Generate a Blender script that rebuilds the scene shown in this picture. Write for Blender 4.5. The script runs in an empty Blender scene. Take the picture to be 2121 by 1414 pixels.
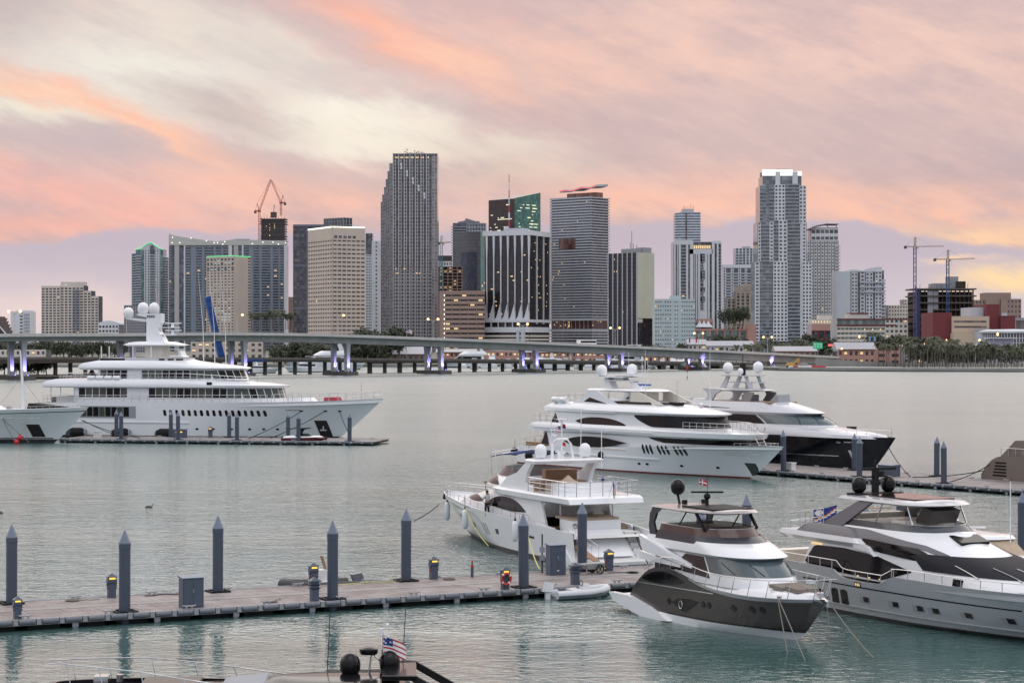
import bpy, bmesh, math, random
from mathutils import Vector, Matrix
R = math.radians
sc = bpy.context.scene
COL = sc.collection
rng = random.Random(7)

# ------------------------------------------------------------------ camera
F, CAMH, CX, HY = 4250.0, 14.6, 1060.5, 706.0      # focal length in photo pixels, eye height, principal point
cam_d = bpy.data.cameras.new('camera'); cam = bpy.data.objects.new('camera', cam_d); COL.objects.link(cam)
cam.location = (0, 0, CAMH); cam.rotation_euler = (R(90), 0, 0)
cam_d.sensor_width = 36.0; cam_d.lens = 36.0 * F / 2121.0
cam_d.shift_y = (HY - 707.0) / 2121.0
cam_d.clip_start = 0.5; cam_d.clip_end = 30000
sc.camera = cam
sc.view_settings.view_transform = 'Standard'; sc.view_settings.look = 'None'
sc.view_settings.exposure = 0.06; sc.view_settings.gamma = 1.0
sc.render.engine = 'CYCLES'
try:
    sc.cycles.use_denoising = True
    sc.cycles.max_bounces = 6; sc.cycles.diffuse_bounces = 3; sc.cycles.glossy_bounces = 4
    sc.cycles.transparent_max_bounces = 6; sc.cycles.transmission_bounces = 4
    sc.cycles.caustics_reflective = False; sc.cycles.caustics_refractive = False
    sc.cycles.sample_clamp_indirect = 4.0
except Exception:
    pass

def lin(r, g, b):
    f = lambda c: (c / 255.0) / 12.92 if c / 255.0 <= 0.04045 else ((c / 255.0 + 0.055) / 1.055) ** 2.4
    return (f(r), f(g), f(b), 1.0)

# ------------------------------------------------------------------ tiny node language
class N:
    """wraps a socket so that sums and products can be written as Python"""
    def __init__(s, nt, so): s.nt = nt; s.so = so
    def _m(s, op, *a, clamp=False):
        n = s.nt.nodes.new('ShaderNodeMath'); n.operation = op; n.use_clamp = clamp
        for i, v in enumerate((s,) + a):
            if isinstance(v, N): s.nt.links.new(v.so, n.inputs[i])
            else: n.inputs[i].default_value = v
        return N(s.nt, n.outputs[0])
    def __add__(s, o): return s._m('ADD', o)
    def __radd__(s, o): return s._m('ADD', o)
    def __sub__(s, o): return s._m('SUBTRACT', o)
    def __rsub__(s, o): return (s * -1.0) + o
    def __mul__(s, o): return s._m('MULTIPLY', o)
    def __rmul__(s, o): return s._m('MULTIPLY', o)
    def __truediv__(s, o): return s._m('DIVIDE', o)
    def pow(s, o): return s._m('POWER', o)
    def abs(s): return s._m('ABSOLUTE')
    def floor(s): return s._m('FLOOR')
    def fract(s): return s._m('FRACT')
    def gt(s, o): return s._m('GREATER_THAN', o)
    def lt(s, o): return s._m('LESS_THAN', o)
    def mx(s, o): return s._m('MAXIMUM', o)
    def mn(s, o): return s._m('MINIMUM', o)
    def sin(s): return s._m('SINE')
    def exp(s): return s._m('EXPONENT')
    def sat(s): return s._m('ADD', 0.0, clamp=True)
    def step(s, a, b):
        n = s.nt.nodes.new('ShaderNodeMapRange'); n.interpolation_type = 'SMOOTHSTEP'
        s.nt.links.new(s.so, n.inputs[0]); n.inputs[1].default_value = a; n.inputs[2].default_value = b
        return N(s.nt, n.outputs[0])
def node(nt, typ, ins=None, **props):
    n = nt.nodes.new(typ)
    for k, v in props.items(): setattr(n, k, v)
    for k, v in (ins or {}).items():
        if isinstance(v, N): nt.links.new(v.so, n.inputs[k])
        else: n.inputs[k].default_value = v
    return n
def mixc(nt, fac, a, b):
    n = nt.nodes.new('ShaderNodeMix'); n.data_type = 'RGBA'
    for i, v in ((0, fac), (6, a), (7, b)):
        if isinstance(v, N): nt.links.new(v.so, n.inputs[i])
        else: n.inputs[i].default_value = v
    return N(nt, n.outputs[2])
def noise(nt, vec, scale, detail=4, rough=0.55, dist=0.0):
    n = node(nt, 'ShaderNodeTexNoise', {'Vector': vec, 'Scale': scale, 'Detail': detail, 'Roughness': rough, 'Distortion': dist})
    return N(nt, n.outputs[0])
def mapping(nt, vec, scale=(1, 1, 1), rot=(0, 0, 0), loc=(0, 0, 0)):
    n = node(nt, 'ShaderNodeMapping', {'Vector': vec, 'Scale': scale, 'Rotation': rot, 'Location': loc})
    return N(nt, n.outputs[0])

def streak(nt, vec, rot, sq, loc=(0, 0, 0)):
    n = node(nt, 'ShaderNodeMapping', {'Vector': vec, 'Scale': (1, 1, sq), 'Rotation': (0, R(rot), 0), 'Location': loc}, vector_type='TEXTURE')
    return N(nt, n.outputs[0])

# ------------------------------------------------------------------ sky: dusk with pink cloud
SUN_AZ, SUN_EL = 160.0, 72.0      # direction the soft glow of the high cloud comes from (degrees from +Y towards +X, elevation)
def make_world():
    w = bpy.data.worlds.new('World'); sc.world = w; w.use_nodes = True
    nt = w.node_tree; nt.nodes.clear()
    tc = node(nt, 'ShaderNodeTexCoord'); D = N(nt, tc.outputs['Generated'])
    sp = node(nt, 'ShaderNodeSeparateXYZ', {0: D}); x, y, z = (N(nt, o) for o in sp.outputs)
    az = x._m('ARCTAN2', y); el = z.mx(-0.999).mn(0.999)._m('ARCSINE')
    U0 = az * 4.25; V0 = el * 4.25
    # wander of the cloud edges (drawn from the direction itself, so it has no seam)
    wv = mapping(nt, D, scale=(1, 1, 2.2))
    nn = node(nt, 'ShaderNodeTexNoise', {'Vector': wv, 'Scale': 9.0, 'Detail': 5.0, 'Roughness': 0.58})
    ns = node(nt, 'ShaderNodeSeparateColor', {0: N(nt, nn.outputs[1])}); n1 = N(nt, ns.outputs[0]); n2 = N(nt, ns.outputs[1])
    n3 = noise(nt, streak(nt, D, 19, .30), 24.0, 7, 0.62)
    n4 = noise(nt, streak(nt, D, 20, .22, (2, 5, 1)), 10.0, 6, 0.6)
    n6 = noise(nt, mapping(nt, D, scale=(1, 1, 2.4), loc=(8, 3, 5)), 17.0, 6, 0.62)
    U = U0 + (n1 - 0.5) * 0.30; V = V0 + (n2 - 0.5) * 0.13 + (n3 - 0.5) * 0.09
    UV = N(nt, node(nt, 'ShaderNodeCombineXYZ', {0: U, 1: V, 2: 0.0}).outputs[0])
    tx = (n3 * 0.5 + n6 * 0.5 - 0.5) * 4.6
    def blob(px, py, ru, rv, rot=0.0, sharp=1.0, tex=0.0):
        mp = node(nt, 'ShaderNodeMapping', {'Vector': UV, 'Location': (px / 1000 - CX / 1000, (HY - py) / 1000, 0), 'Rotation': (0, 0, R(-rot)), 'Scale': (ru / 1000, rv / 1000, 1)}, vector_type='TEXTURE')
        v = N(nt, mp.outputs[0])
        d = node(nt, 'ShaderNodeVectorMath', {0: v, 1: v}, operation='DOT_PRODUCT')
        r2 = N(nt, d.outputs['Value'])
        if sharp != 1.0: r2 = r2.pow(sharp)
        e = node(nt, 'ShaderNodeMath', {0: 0.3679, 1: r2}, operation='POWER'); m = N(nt, e.outputs[0])
        if tex: m = (m * (tx * tex + 1.0)).sat()
        return m
    col = mixc(nt, (n4 - 0.5) * 2.4 + 0.45, lin(188, 166, 171), lin(224, 194, 189))
    col = mixc(nt, ((n3 - 0.52) * 4.0).sat() * 0.6, col, lin(244, 198, 184))
    # unseen sky above the frame, boosted to brighten the water and boats
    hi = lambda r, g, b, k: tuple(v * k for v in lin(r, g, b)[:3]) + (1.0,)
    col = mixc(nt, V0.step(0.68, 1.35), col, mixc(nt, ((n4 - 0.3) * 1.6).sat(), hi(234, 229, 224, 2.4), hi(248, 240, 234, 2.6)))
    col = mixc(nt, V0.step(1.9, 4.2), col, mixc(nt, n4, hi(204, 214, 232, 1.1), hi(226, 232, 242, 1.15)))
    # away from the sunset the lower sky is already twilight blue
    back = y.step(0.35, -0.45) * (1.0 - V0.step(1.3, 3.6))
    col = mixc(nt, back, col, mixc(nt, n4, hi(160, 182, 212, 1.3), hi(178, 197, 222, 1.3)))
    n5 = noise(nt, streak(nt, D, 21, .20, (4, 2, 9)), 26.0, 6, 0.65)
    col = mixc(nt, ((n6 - 0.5) * 4.5).sat() * 0.55, col, lin(244, 198, 182)); col = mixc(nt, ((0.50 - n6) * 5.0).sat() * 0.65, col, lin(186, 167, 175))
    L = [
        (lin(186, 168, 170), blob(20, 50, 190, 130, 0), 0.85),
        (lin(238, 233, 222), blob(330, 180, 380, 95, 6, tex=0.25), 0.95),
        (lin(232, 224, 212), blob(430, 60, 420, 70, 12, tex=0.25), 0.70),
        (lin(238, 233, 214), blob(60, 245, 220, 34, 4), 0.85),
        (lin(250, 244, 228), blob(740, 265, 215, 58, 5, 2.2), 1.0),
        (lin(240, 230, 212), blob(930, 300, 260, 36, 6), 0.75),
        (lin(238, 234, 214), blob(1080, 288, 120, 16, 4), 0.7),
        (lin(204, 188, 184), blob(480, 235, 175, 42, 14, 1.5, tex=0.3), 0.95),
        (lin(199, 180, 183), blob(170, 318, 330, 46, 9, 1.5, tex=0.3), 0.95),
        (lin(206, 182, 180), blob(720, 370, 230, 36, 4, tex=0.3), 0.7),
        (lin(248, 190, 166), blob(215, 246, 330, 24, 19, tex=0.5), 1.0),
        (lin(248, 214, 188), blob(130, 222, 200, 10, 19), 0.55),
        (lin(206, 178, 178), blob(760, 105, 300, 46, 20, 1.4), 0.7),
        (lin(200, 172, 176), blob(980, 40, 260, 46, 10, tex=0.3), 0.85),
        (lin(249, 178, 156), blob(835, 95, 270, 40, 24, tex=0.6), 1.0),
        (lin(248, 200, 176), blob(960, 150, 150, 26, 24, tex=0.6), 0.8),
        (lin(244, 196, 178), blob(1150, 130, 280, 60, 18, tex=1.0), 0.65),
        (lin(240, 198, 182), blob(1420, 130, 260, 50, 14, tex=1.2), 0.55),
        (lin(240, 200, 186), blob(1900, 120, 420, 90, 8, tex=1.2), 0.6),
        (lin(205, 180, 180), blob(1520, 270, 620, 78, 2, tex=0.4), 0.8),
        (lin(214, 198, 184), blob(1110, 370, 160, 40, 0), 0.6),
        (lin(240, 180, 170), blob(190, 420, 420, 44, 10, tex=0.9), 0.9),
        (lin(243, 180, 166), blob(70, 478, 300, 26, 2, tex=0.5), 0.85),
        (lin(242, 188, 172), blob(570, 400, 260, 46, 6, tex=0.9), 0.9),
        (lin(243, 190, 172), blob(1380, 420, 300, 40, 0, tex=0.7), 0.95),
        (lin(244, 190, 170), blob(1850, 420, 420, 50, 4, tex=0.8), 0.95),
        (lin(252, 208, 168), blob(2030, 494, 170, 22, 2, tex=0.9), 0.85),
    ]
    for c, m, k in L:
        col = mixc(nt, m * k if k < 1 else m, col, c)
    col = mixc(nt, ((n5 - 0.5) * 3.0).sat() * 0.26, col, lin(252, 214, 196)); col = mixc(nt, ((0.5 - n5) * 3.4).sat() * 0.32, col, lin(186, 166, 172))
    # long low bank of lavender cloud standing on the horizon
    edge = (U0 * 2.1 + 0.3).sin() * 0.010 + (n1 - 0.5) * 0.13 + (n3 - 0.5) * 0.05 + 0.238 + U0.step(0.55, 1.1) * -0.055 + U0.step(-0.75, -1.05) * -0.018
    bank = (edge - V0).step(-0.003, 0.016)
    bcol = mixc(nt, V0.step(0.0, 0.22), lin(210, 200, 208), lin(190, 178, 192))
    bcol = mixc(nt, blob(80, 660, 300, 60), bcol, lin(228, 208, 206))
    col = mixc(nt, bank * 0.96, col, bcol)
    col = mixc(nt, blob(2090, 588, 130, 32, 0, 1.4) * 1.0, col, lin(253, 218, 170))
    col = mixc(nt, blob(1990, 540, 60, 7, 0, tex=1.2) * 0.8, col, lin(252, 214, 180))
    # clear sky high above the cloud: a low sun Nishita sky adds its cool light there
    sky = node(nt, 'ShaderNodeTexSky', sky_type='NISHITA', sun_disc=False, sun_elevation=R(3), sun_rotation=R(SUN_AZ))
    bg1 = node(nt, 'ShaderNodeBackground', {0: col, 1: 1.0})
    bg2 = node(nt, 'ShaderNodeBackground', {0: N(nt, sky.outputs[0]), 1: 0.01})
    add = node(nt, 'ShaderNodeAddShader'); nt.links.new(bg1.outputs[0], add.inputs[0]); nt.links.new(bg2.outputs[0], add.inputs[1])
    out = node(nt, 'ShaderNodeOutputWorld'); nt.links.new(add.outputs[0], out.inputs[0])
    w.cycles.sampling_method = 'MANUAL'; w.cycles.sample_map_resolution = 512
make_world()
sun_d = bpy.data.lights.new('sun', 'SUN'); sun_d.energy = 0.7; sun_d.angle = R(50); sun_d.color = (1.0, 0.97, 0.95)
sun = bpy.data.objects.new('sun', sun_d); COL.objects.link(sun)
_sd = Vector((math.sin(R(SUN_AZ)) * math.cos(R(SUN_EL)), math.cos(R(SUN_AZ)) * math.cos(R(SUN_EL)), math.sin(R(SUN_EL))))
sun.rotation_euler = _sd.to_track_quat('Z', 'Y').to_euler()

# ------------------------------------------------------------------ photo pixel -> place helpers
def W(px, py, z=0.0):
    """the point at height z seen at photo pixel (px, py)"""
    Y = F * (CAMH - z) / (py - HY)
    return Vector(((px - CX) / F * Y, Y, z))
def P(px, py, Y):
    """the point at distance Y seen at photo pixel (px, py)"""
    return Vector(((px - CX) / F * Y, Y, CAMH - (py - HY) / F * Y))
def PX(px, Y): return (px - CX) / F * Y
def PZ(py, Y): return CAMH - (py - HY) / F * Y

# ------------------------------------------------------------------ materials
MATS = {}
def mat(name, col, rough=0.5, metal=0.0, spec=0.5, emit=0.0, ecol=None, var=0.0, vscale=3.0, bump=0.0, bscale=20.0, coat=0.0, alpha=None, stain=0.0):
    """procedural material: colour with blotchy variation, optional fine relief, streaks and gloss"""
    if name in MATS: return MATS[name]
    m = bpy.data.materials.new(name); m.use_nodes = True; nt = m.node_tree
    b = nt.nodes['Principled BSDF']
    b.inputs['Roughness'].default_value = rough; b.inputs['Metallic'].default_value = metal
    b.inputs['Specular IOR Level'].default_value = spec; b.inputs['Coat Weight'].default_value = coat
    c = tuple(col[:3]) + (1.0,)
    b.inputs['Base Color'].default_value = c
    tc = N(nt, node(nt, 'ShaderNodeTexCoord').outputs['Object'])
    if var > 0:
        n = noise(nt, tc, vscale, 5, 0.6)
        dark = tuple(v * (1 - var) for v in c[:3]) + (1,); lite = tuple(min(1, v * (1 + var * 0.7)) for v in c[:3]) + (1,)
        k = mixc(nt, ((n - 0.5) * 1.8 + 0.5).sat(), dark, lite)
        if stain > 0:
            st = noise(nt, mapping(nt, tc, scale=(1.0, 1.0, 0.06)), vscale * 2.2, 4, 0.6)
            k = mixc(nt, ((st - 0.5) * 3.0).sat() * stain, k, tuple(v * 0.5 for v in c[:3]) + (1,))
        nt.links.new(k.so, b.inputs['Base Color'])
        rr = (n - 0.5) * 0.2 + rough
        nt.links.new(rr.sat().so, b.inputs['Roughness'])
    if bump > 0:
        bn = node(nt, 'ShaderNodeBump', {'Height': noise(nt, tc, bscale, 4, 0.6), 'Strength': bump, 'Distance': 0.02})
        nt.links.new(bn.outputs[0], b.inputs['Normal'])
    if emit > 0:
        b.inputs['Emission Color'].default_value = tuple((ecol or col)[:3]) + (1.0,); b.inputs['Emission Strength'].default_value = emit
    if alpha is not None: b.inputs['Alpha'].default_value = alpha
    MATS[name] = m
    return m
gel = lambda n, c, r=0.22, **k: mat(n, c, r, 0.0, 0.5, coat=0.4, var=k.pop('var', 0.05), vscale=0.35, **k)
M_white = gel('yacht_white', (0.80, 0.81, 0.82))
M_white2 = mat('deck_white', (0.70, 0.70, 0.69), 0.5, var=0.06, vscale=1.5)
M_cream = mat('cream_paint', (0.74, 0.69, 0.60), 0.4, var=0.05)
M_glass = mat('dark_glass', (0.009, 0.008, 0.009), 0.05, spec=0.22, var=0.3, vscale=0.6)
M_glassbrown = mat('brown_glass', (0.034, 0.018, 0.017), 0.08, spec=0.25, var=0.35, vscale=0.5)
M_glassgreen = mat('olive_glass', (0.060, 0.072, 0.052), 0.06, spec=0.5, var=0.6, vscale=0.45)
M_glasspale = mat('pale_screen_glass', (0.085, 0.115, 0.125), 0.06, spec=0.6, var=0.3, vscale=0.5)
M_steel = mat('stainless_steel', (0.62, 0.62, 0.62), 0.22, 1.0)
M_black = mat('black_gloss', (0.008, 0.008, 0.009), 0.16, spec=.25)
M_blackm = mat('black_matt', (0.013, 0.013, 0.015), 0.6, spec=.2)
M_rubber = mat('black_rubber', (0.013, 0.013, 0.014), 0.75, spec=.2, var=0.2)
M_rope = mat('grey_rope', (0.20, 0.18, 0.15), 0.9)
M_ropey = mat('yellow_hose', (0.62, 0.58, 0.16), 0.6)
M_teak = mat('teak', (0.33, 0.20, 0.11), 0.6, var=0.25, vscale=4)
M_tan = mat('tan_cushion', (0.42, 0.33, 0.24), 0.85, var=0.15)
M_taupe = mat('taupe_cushion', (0.20, 0.165, 0.14), 0.85, var=0.15)
M_navy = mat('navy_canvas', (0.020, 0.045, 0.16), 0.85, var=0.25)
M_boot = mat('dark_boot_stripe', (0.015, 0.016, 0.018), 0.4)
M_redboot = mat('red_antifouling', (0.16, 0.025, 0.025), 0.6)
M_pile = mat('pile_blue_grey', (0.058, 0.074, 0.105), 0.45, var=0.14, vscale=0.8, stain=0.25)
M_pilecap = mat('pile_cap_grey', (0.14, 0.175, 0.235), 0.4, var=0.08)
M_cab = mat('cabinet_blue_grey', (0.070, 0.088, 0.125), 0.4, var=0.10, vscale=1.2)
M_alu = mat('dock_aluminium', (0.36, 0.37, 0.38), 0.45, 0.3, var=0.18, vscale=1.5)
M_roller = mat('grey_fender_roller', (0.16, 0.175, 0.20), 0.35, var=0.2, vscale=4)
M_conc = mat('bridge_concrete', (0.55, 0.50, 0.48), 0.85, var=0.25, vscale=0.25, stain=0.35)
M_concd = mat('old_concrete', (0.12, 0.108, 0.098), 0.9, var=0.3, vscale=0.4, stain=0.4)
M_red = mat('red_paint', (0.45, 0.03, 0.025), 0.5)
M_orange = mat('orange_ring', (0.55, 0.05, 0.025), 0.5)
M_amber = mat('amber_lamp', (1.0, 0.62, 0.12), 0.4, emit=1.3, ecol=(1.0, 0.55, 0.06))
M_warm = mat('warm_lit_window', (0.9, 0.7, 0.4), 0.4, emit=0.55, ecol=(1.0, 0.66, 0.30))
M_cool = mat('cool_lit_window', (0.8, 0.95, 0.9), 0.4, emit=0.7, ecol=(0.75, 1.0, 0.90))
M_globe = mat('sodium_street_globe', (1.0, 0.75, 0.4), 0.4, emit=3.0, ecol=(1.0, 0.55, 0.2))
M_blueled = mat('blue_light', (0.3, 0.35, 1.0), 0.4, emit=5.0, ecol=(0.22, 0.25, 1.0))
M_greenled = mat('green_roof_light', (0.2, 1.0, 0.4), 0.4, emit=.6, ecol=(0.10, 0.9, 0.28))
M_whiteled = mat('white_roof_light', (1.0, 0.97, 0.85), 0.4, emit=1.3, ecol=(1.0, 0.95, 0.78))
M_redled = mat('red_roof_light', (1.0, 0.2, 0.2), 0.4, emit=0.4, ecol=(1.0, 0.16, 0.14))

# ------------------------------------------------------------------ mesh helpers
class MB:
    """collects faces; build() links them as ONE mesh object"""
    def __init__(s): s.v = []; s.f = []; s.m = []; s.pr = []
    def add(s, vs, fs, m=0):
        s.pr.append((len(s.v), len(s.f))); o = len(s.v); s.v.extend(tuple(p) for p in vs)
        for f in fs: s.f.append(tuple(i + o for i in f)); s.m.append(m)
        return s
    def box(s, x0, x1, y0, y1, z0, z1, m=0):
        return s.hexa([(x0, y0, z0), (x1, y0, z0), (x1, y1, z0), (x0, y1, z0), (x0, y0, z1), (x1, y0, z1), (x1, y1, z1), (x0, y1, z1)], m)
    def hexa(s, p, m=0):
        return s.add(p, [(0, 3, 2, 1), (4, 5, 6, 7), (0, 1, 5, 4), (1, 2, 6, 5), (2, 3, 7, 6), (3, 0, 4, 7)], m)
    def obox(s, o, a, b, c, m=0):
        """box from corner o along vectors a, b, c (right handed)"""
        o, a, b, c = Vector(o), Vector(a), Vector(b), Vector(c)
        return s.hexa([o, o + a, o + a + b, o + b, o + c, o + a + c, o + a + b + c, o + b + c], m)
    def bar(s, p, q, w, h=None, m=0):
        """rectangular bar between two points"""
        p, q = Vector(p), Vector(q); h = h or w; d = (q - p)
        if d.length < 1e-6: return s
        d.normalize(); up = Vector((0, 0, 1)) if abs(d.z) < 0.95 else Vector((1, 0, 0))
        a = d.cross(up).normalized() * (w / 2); b = a.cross(d).normalized() * (h / 2)
        return s.hexa([p - a - b, p + a - b, q + a - b, q - a - b, p - a + b, p + a + b, q + a + b, q - a + b], m)
    def tube(s, pts, r, n=6, m=0, closed=False, taper=None, caps=True):
        pts = [Vector(p) for p in pts]; k = len(pts); rings = []
        for i, p in enumerate(pts):
            a = pts[i - 1] if (i or closed) else p; b = pts[(i + 1) % k] if (i < k - 1 or closed) else p
            d = (b - a)
            d = d.normalized() if d.length > 1e-9 else Vector((0, 0, 1))
            up = Vector((0, 0, 1)) if abs(d.z) < 0.9 else Vector((1, 0, 0))
            e1 = d.cross(up).normalized(); e2 = e1.cross(d)
            rr = r if taper is None else r * (1 + (taper - 1) * i / max(1, k - 1))
            rings.append([p + (e1 * math.cos(t) + e2 * math.sin(t)) * rr for t in [2 * math.pi * j / n for j in range(n)]])
        vs = [p for ring in rings for p in ring]; fs = []
        for i in range(k if closed else k - 1):
            i2 = (i + 1) % k
            for j in range(n):
                j2 = (j + 1) % n; fs.append((i * n + j, i * n + j2, i2 * n + j2, i2 * n + j))
        if not closed and caps:
            fs.append(tuple(range(n))[::-1]); fs.append(tuple((k - 1) * n + j for j in range(n)))
        return s.add(vs, fs, m)
    def lathe(s, prof, c=(0, 0, 0), n=16, m=0, axis='z'):
        """profile of (radius, height) turned about a vertical axis through c"""
        c = Vector(c); vs = []; fs = []
        for r, h in prof:
            for j in range(n):
                t = 2 * math.pi * j / n; p = (r * math.cos(t), r * math.sin(t), h)
                if axis == 'x': p = (h, p[0], p[1])
                elif axis == 'y': p = (p[1], h, p[0])
                vs.append(c + Vector(p))
        for i in range(len(prof) - 1):
            for j in range(n):
                j2 = (j + 1) % n; fs.append((i * n + j, i * n + j2, (i + 1) * n + j2, (i + 1) * n + j))
        if prof[0][0] > 1e-4: fs.append(tuple(range(n))[::-1])
        if prof[-1][0] > 1e-4: fs.append(tuple((len(prof) - 1) * n + j for j in range(n)))
        return s.add(vs, fs, m)
    def prism(s, poly, z0, z1, m=0):
        n = len(poly)
        return s.add([(x, y, z0) for x, y in poly] + [(x, y, z1) for x, y in poly],
                     [tuple(range(n))[::-1], tuple(range(n, 2 * n))] + [(i, (i + 1) % n, n + (i + 1) % n, n + i) for i in range(n)], m)
    def side(s, poly, y0, y1, m=0):
        """profile of (x, z) points given thickness between y0 and y1"""
        n = len(poly)
        return s.add([(x, y0, z) for x, z in poly] + [(x, y1, z) for x, z in poly],
                     [tuple(range(n)), tuple(range(n, 2 * n))[::-1]] + [(i, n + i, n + (i + 1) % n, (i + 1) % n) for i in range(n)], m)
    def grid(s, g, m=0, flip=False):
        a, b = len(g), len(g[0]); fs = []
        for i in range(a - 1):
            for j in range(b - 1):
                q = (i * b + j, i * b + j + 1, (i + 1) * b + j + 1, (i + 1) * b + j)
                fs.append(q[::-1] if flip else q)
        return s.add([p for row in g for p in row], fs, m)
    def build(s, name, mats, parent=None, smooth=None, fix=False, kind=None, label=None):
        me = bpy.data.meshes.new(name); me.from_pydata(s.v, [], s.f)
        if not isinstance(mats, (list, tuple)): mats = [mats]
        for m in mats: me.materials.append(m)
        if len(mats) > 1: me.polygons.foreach_set('material_index', s.m)
        if fix or smooth:
            bm = bmesh.new(); bm.from_mesh(me)
            bmesh.ops.remove_doubles(bm, verts=bm.verts, dist=1e-4)
            if fix: bmesh.ops.recalc_face_normals(bm, faces=bm.faces)
            bm.to_mesh(me); bm.free()
        if smooth:
            me.polygons.foreach_set('use_smooth', [True] * len(me.polygons)); me.set_sharp_from_angle(angle=R(smooth))
        me.update()
        return obj(name, me, parent, kind, label)
    def each(s, name, mats, parent=None, **k):
        """build every shape that was added as an object of its own"""
        ends = s.pr[1:] + [(len(s.v), len(s.f))]
        for (v0, f0), (v1, f1) in zip(s.pr, ends):
            q = MB(); q.add(s.v[v0:v1], [tuple(i - v0 for i in f) for f in s.f[f0:f1]]); q.build(name, mats, parent, **k)
def obj(name, me, parent=None, kind=None, label=None):
    o = bpy.data.objects.new(name, me); COL.objects.link(o)
    if parent is not None: o.parent = parent
    if kind: o['kind'] = kind
    if label: o['label'] = label
    return o
def thing(name, label, cat, loc=(0, 0, 0), rz=0.0, group=None):
    o = bpy.data.objects.new(name, None); COL.objects.link(o); o.empty_display_size = 0.2
    o.location = loc; o.rotation_euler = (0, 0, rz)
    return tag(o, label, cat, group)
def tag(o, label, cat, group=None):
    o['label'] = label; o['category'] = cat
    if group: o['group'] = group
    return o
def copy_tree(o, loc=None, rz=None, scale=None, label=None, group=None):
    c = o.copy(); COL.objects.link(c)
    if loc is not None: c.location = loc
    if rz is not None: c.rotation_euler = (0, 0, rz)
    if scale is not None: c.scale = scale if isinstance(scale, tuple) else (scale,) * 3
    if label: c['label'] = label
    if group: c['group'] = group
    for ch in list(o.children):
        d = ch.copy(); COL.objects.link(d); d.parent = c
        for g in list(ch.children):
            e = g.copy(); COL.objects.link(e); e.parent = d
    return c
def struct(o): o['kind'] = 'structure'; return o
def lerp(a, b, t): return a + (b - a) * t
def interp(pts, x):
    if x <= pts[0][0]: return pts[0][1]
    for (a, b), (c, d) in zip(pts, pts[1:]):
        if x <= c: return lerp(b, d, (x - a) / (c - a) if c > a else 0)
    return pts[-1][1]
def smooth_interp(pts, x):
    """Catmull-Rom through (x, value) points"""
    if x <= pts[0][0]: return pts[0][1]
    if x >= pts[-1][0]: return pts[-1][1]
    for i in range(len(pts) - 1):
        if x <= pts[i + 1][0]:
            x0, y0 = pts[i]; x1, y1 = pts[i + 1]; h = x1 - x0; t = (x - x0) / h
            m0 = (y1 - pts[i - 1][1]) / (x1 - pts[i - 1][0]) if i > 0 else (y1 - y0) / h
            m1 = (pts[i + 2][1] - y0) / (pts[i + 2][0] - x0) if i + 2 < len(pts) else (y1 - y0) / h
            return (2*t**3 - 3*t*t + 1) * y0 + (t**3 - 2*t*t + t) * h * m0 + (-2*t**3 + 3*t*t) * y1 + (t**3 - t*t) * h * m1
    return pts[-1][1]

# ------------------------------------------------------------------ water
def make_water():
    m = bpy.data.materials.new('bay_water'); m.use_nodes = True; nt = m.node_tree; b = nt.nodes['Principled BSDF']
    tc = N(nt, node(nt, 'ShaderNodeTexCoord').outputs['Object'])
    big = noise(nt, mapping(nt, tc, scale=(0.35, 1.0, 1)), 0.045, 4, 0.6)
    col = mixc(nt, ((big - 0.5) * 2 + 0.5).sat(), (0.036, 0.095, 0.088, 1), (0.062, 0.122, 0.114, 1))
    nt.links.new(col.so, b.inputs['Base Color'])
    sp = node(nt, 'ShaderNodeSeparateXYZ', {0: tc}); yy = N(nt, sp.outputs[1])
    far = yy.step(95.0, 330.0)
    nt.links.new((far * 0.15 + 0.05 + yy.step(300.0, 900.0) * 0.08).so, b.inputs['Roughness']); b.inputs['IOR'].default_value = 4.0
    calm = noise(nt, mapping(nt, tc, scale=(0.3, 1.0, 1), loc=(3, 1, 0)), 0.028, 3, 0.5)
    w1 = noise(nt, mapping(nt, tc, scale=(0.6, 1.0, 1), rot=(0, 0, R(12))), 0.42, 3, 0.55, 0.4)
    w2 = noise(nt, mapping(nt, tc, scale=(0.7, 1.0, 1), rot=(0, 0, R(-9))), 1.7, 3, 0.6, 0.8)
    w3 = noise(nt, mapping(nt, tc, scale=(0.7, 1.0, 1)), 3.6, 2, 0.5)
    h = w1 * 0.50 + w2 * 0.42 + w3 * 0.13
    amp = ((calm - 0.45) * 2.4 + 0.75).mx(0.45).mn(1.25) * (yy.step(98.0, 112.0) * 0.97 + 0.18)
    bp = node(nt, 'ShaderNodeBump', {'Height': h * amp, 'Strength': 1.0, 'Distance': 0.55})
    nt.links.new(bp.outputs[0], b.inputs['Normal'])
    mb = MB(); xs = [-9000, -1200, -300, 300, 1200, 9000]; ys = [5, 60, 140, 400, 1100, 14000]
    mb.grid([[(x, y, 0) for x in xs] for y in ys], flip=False)
    o = mb.build('water', m, fix=False); return struct(o)
water = make_water()

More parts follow.
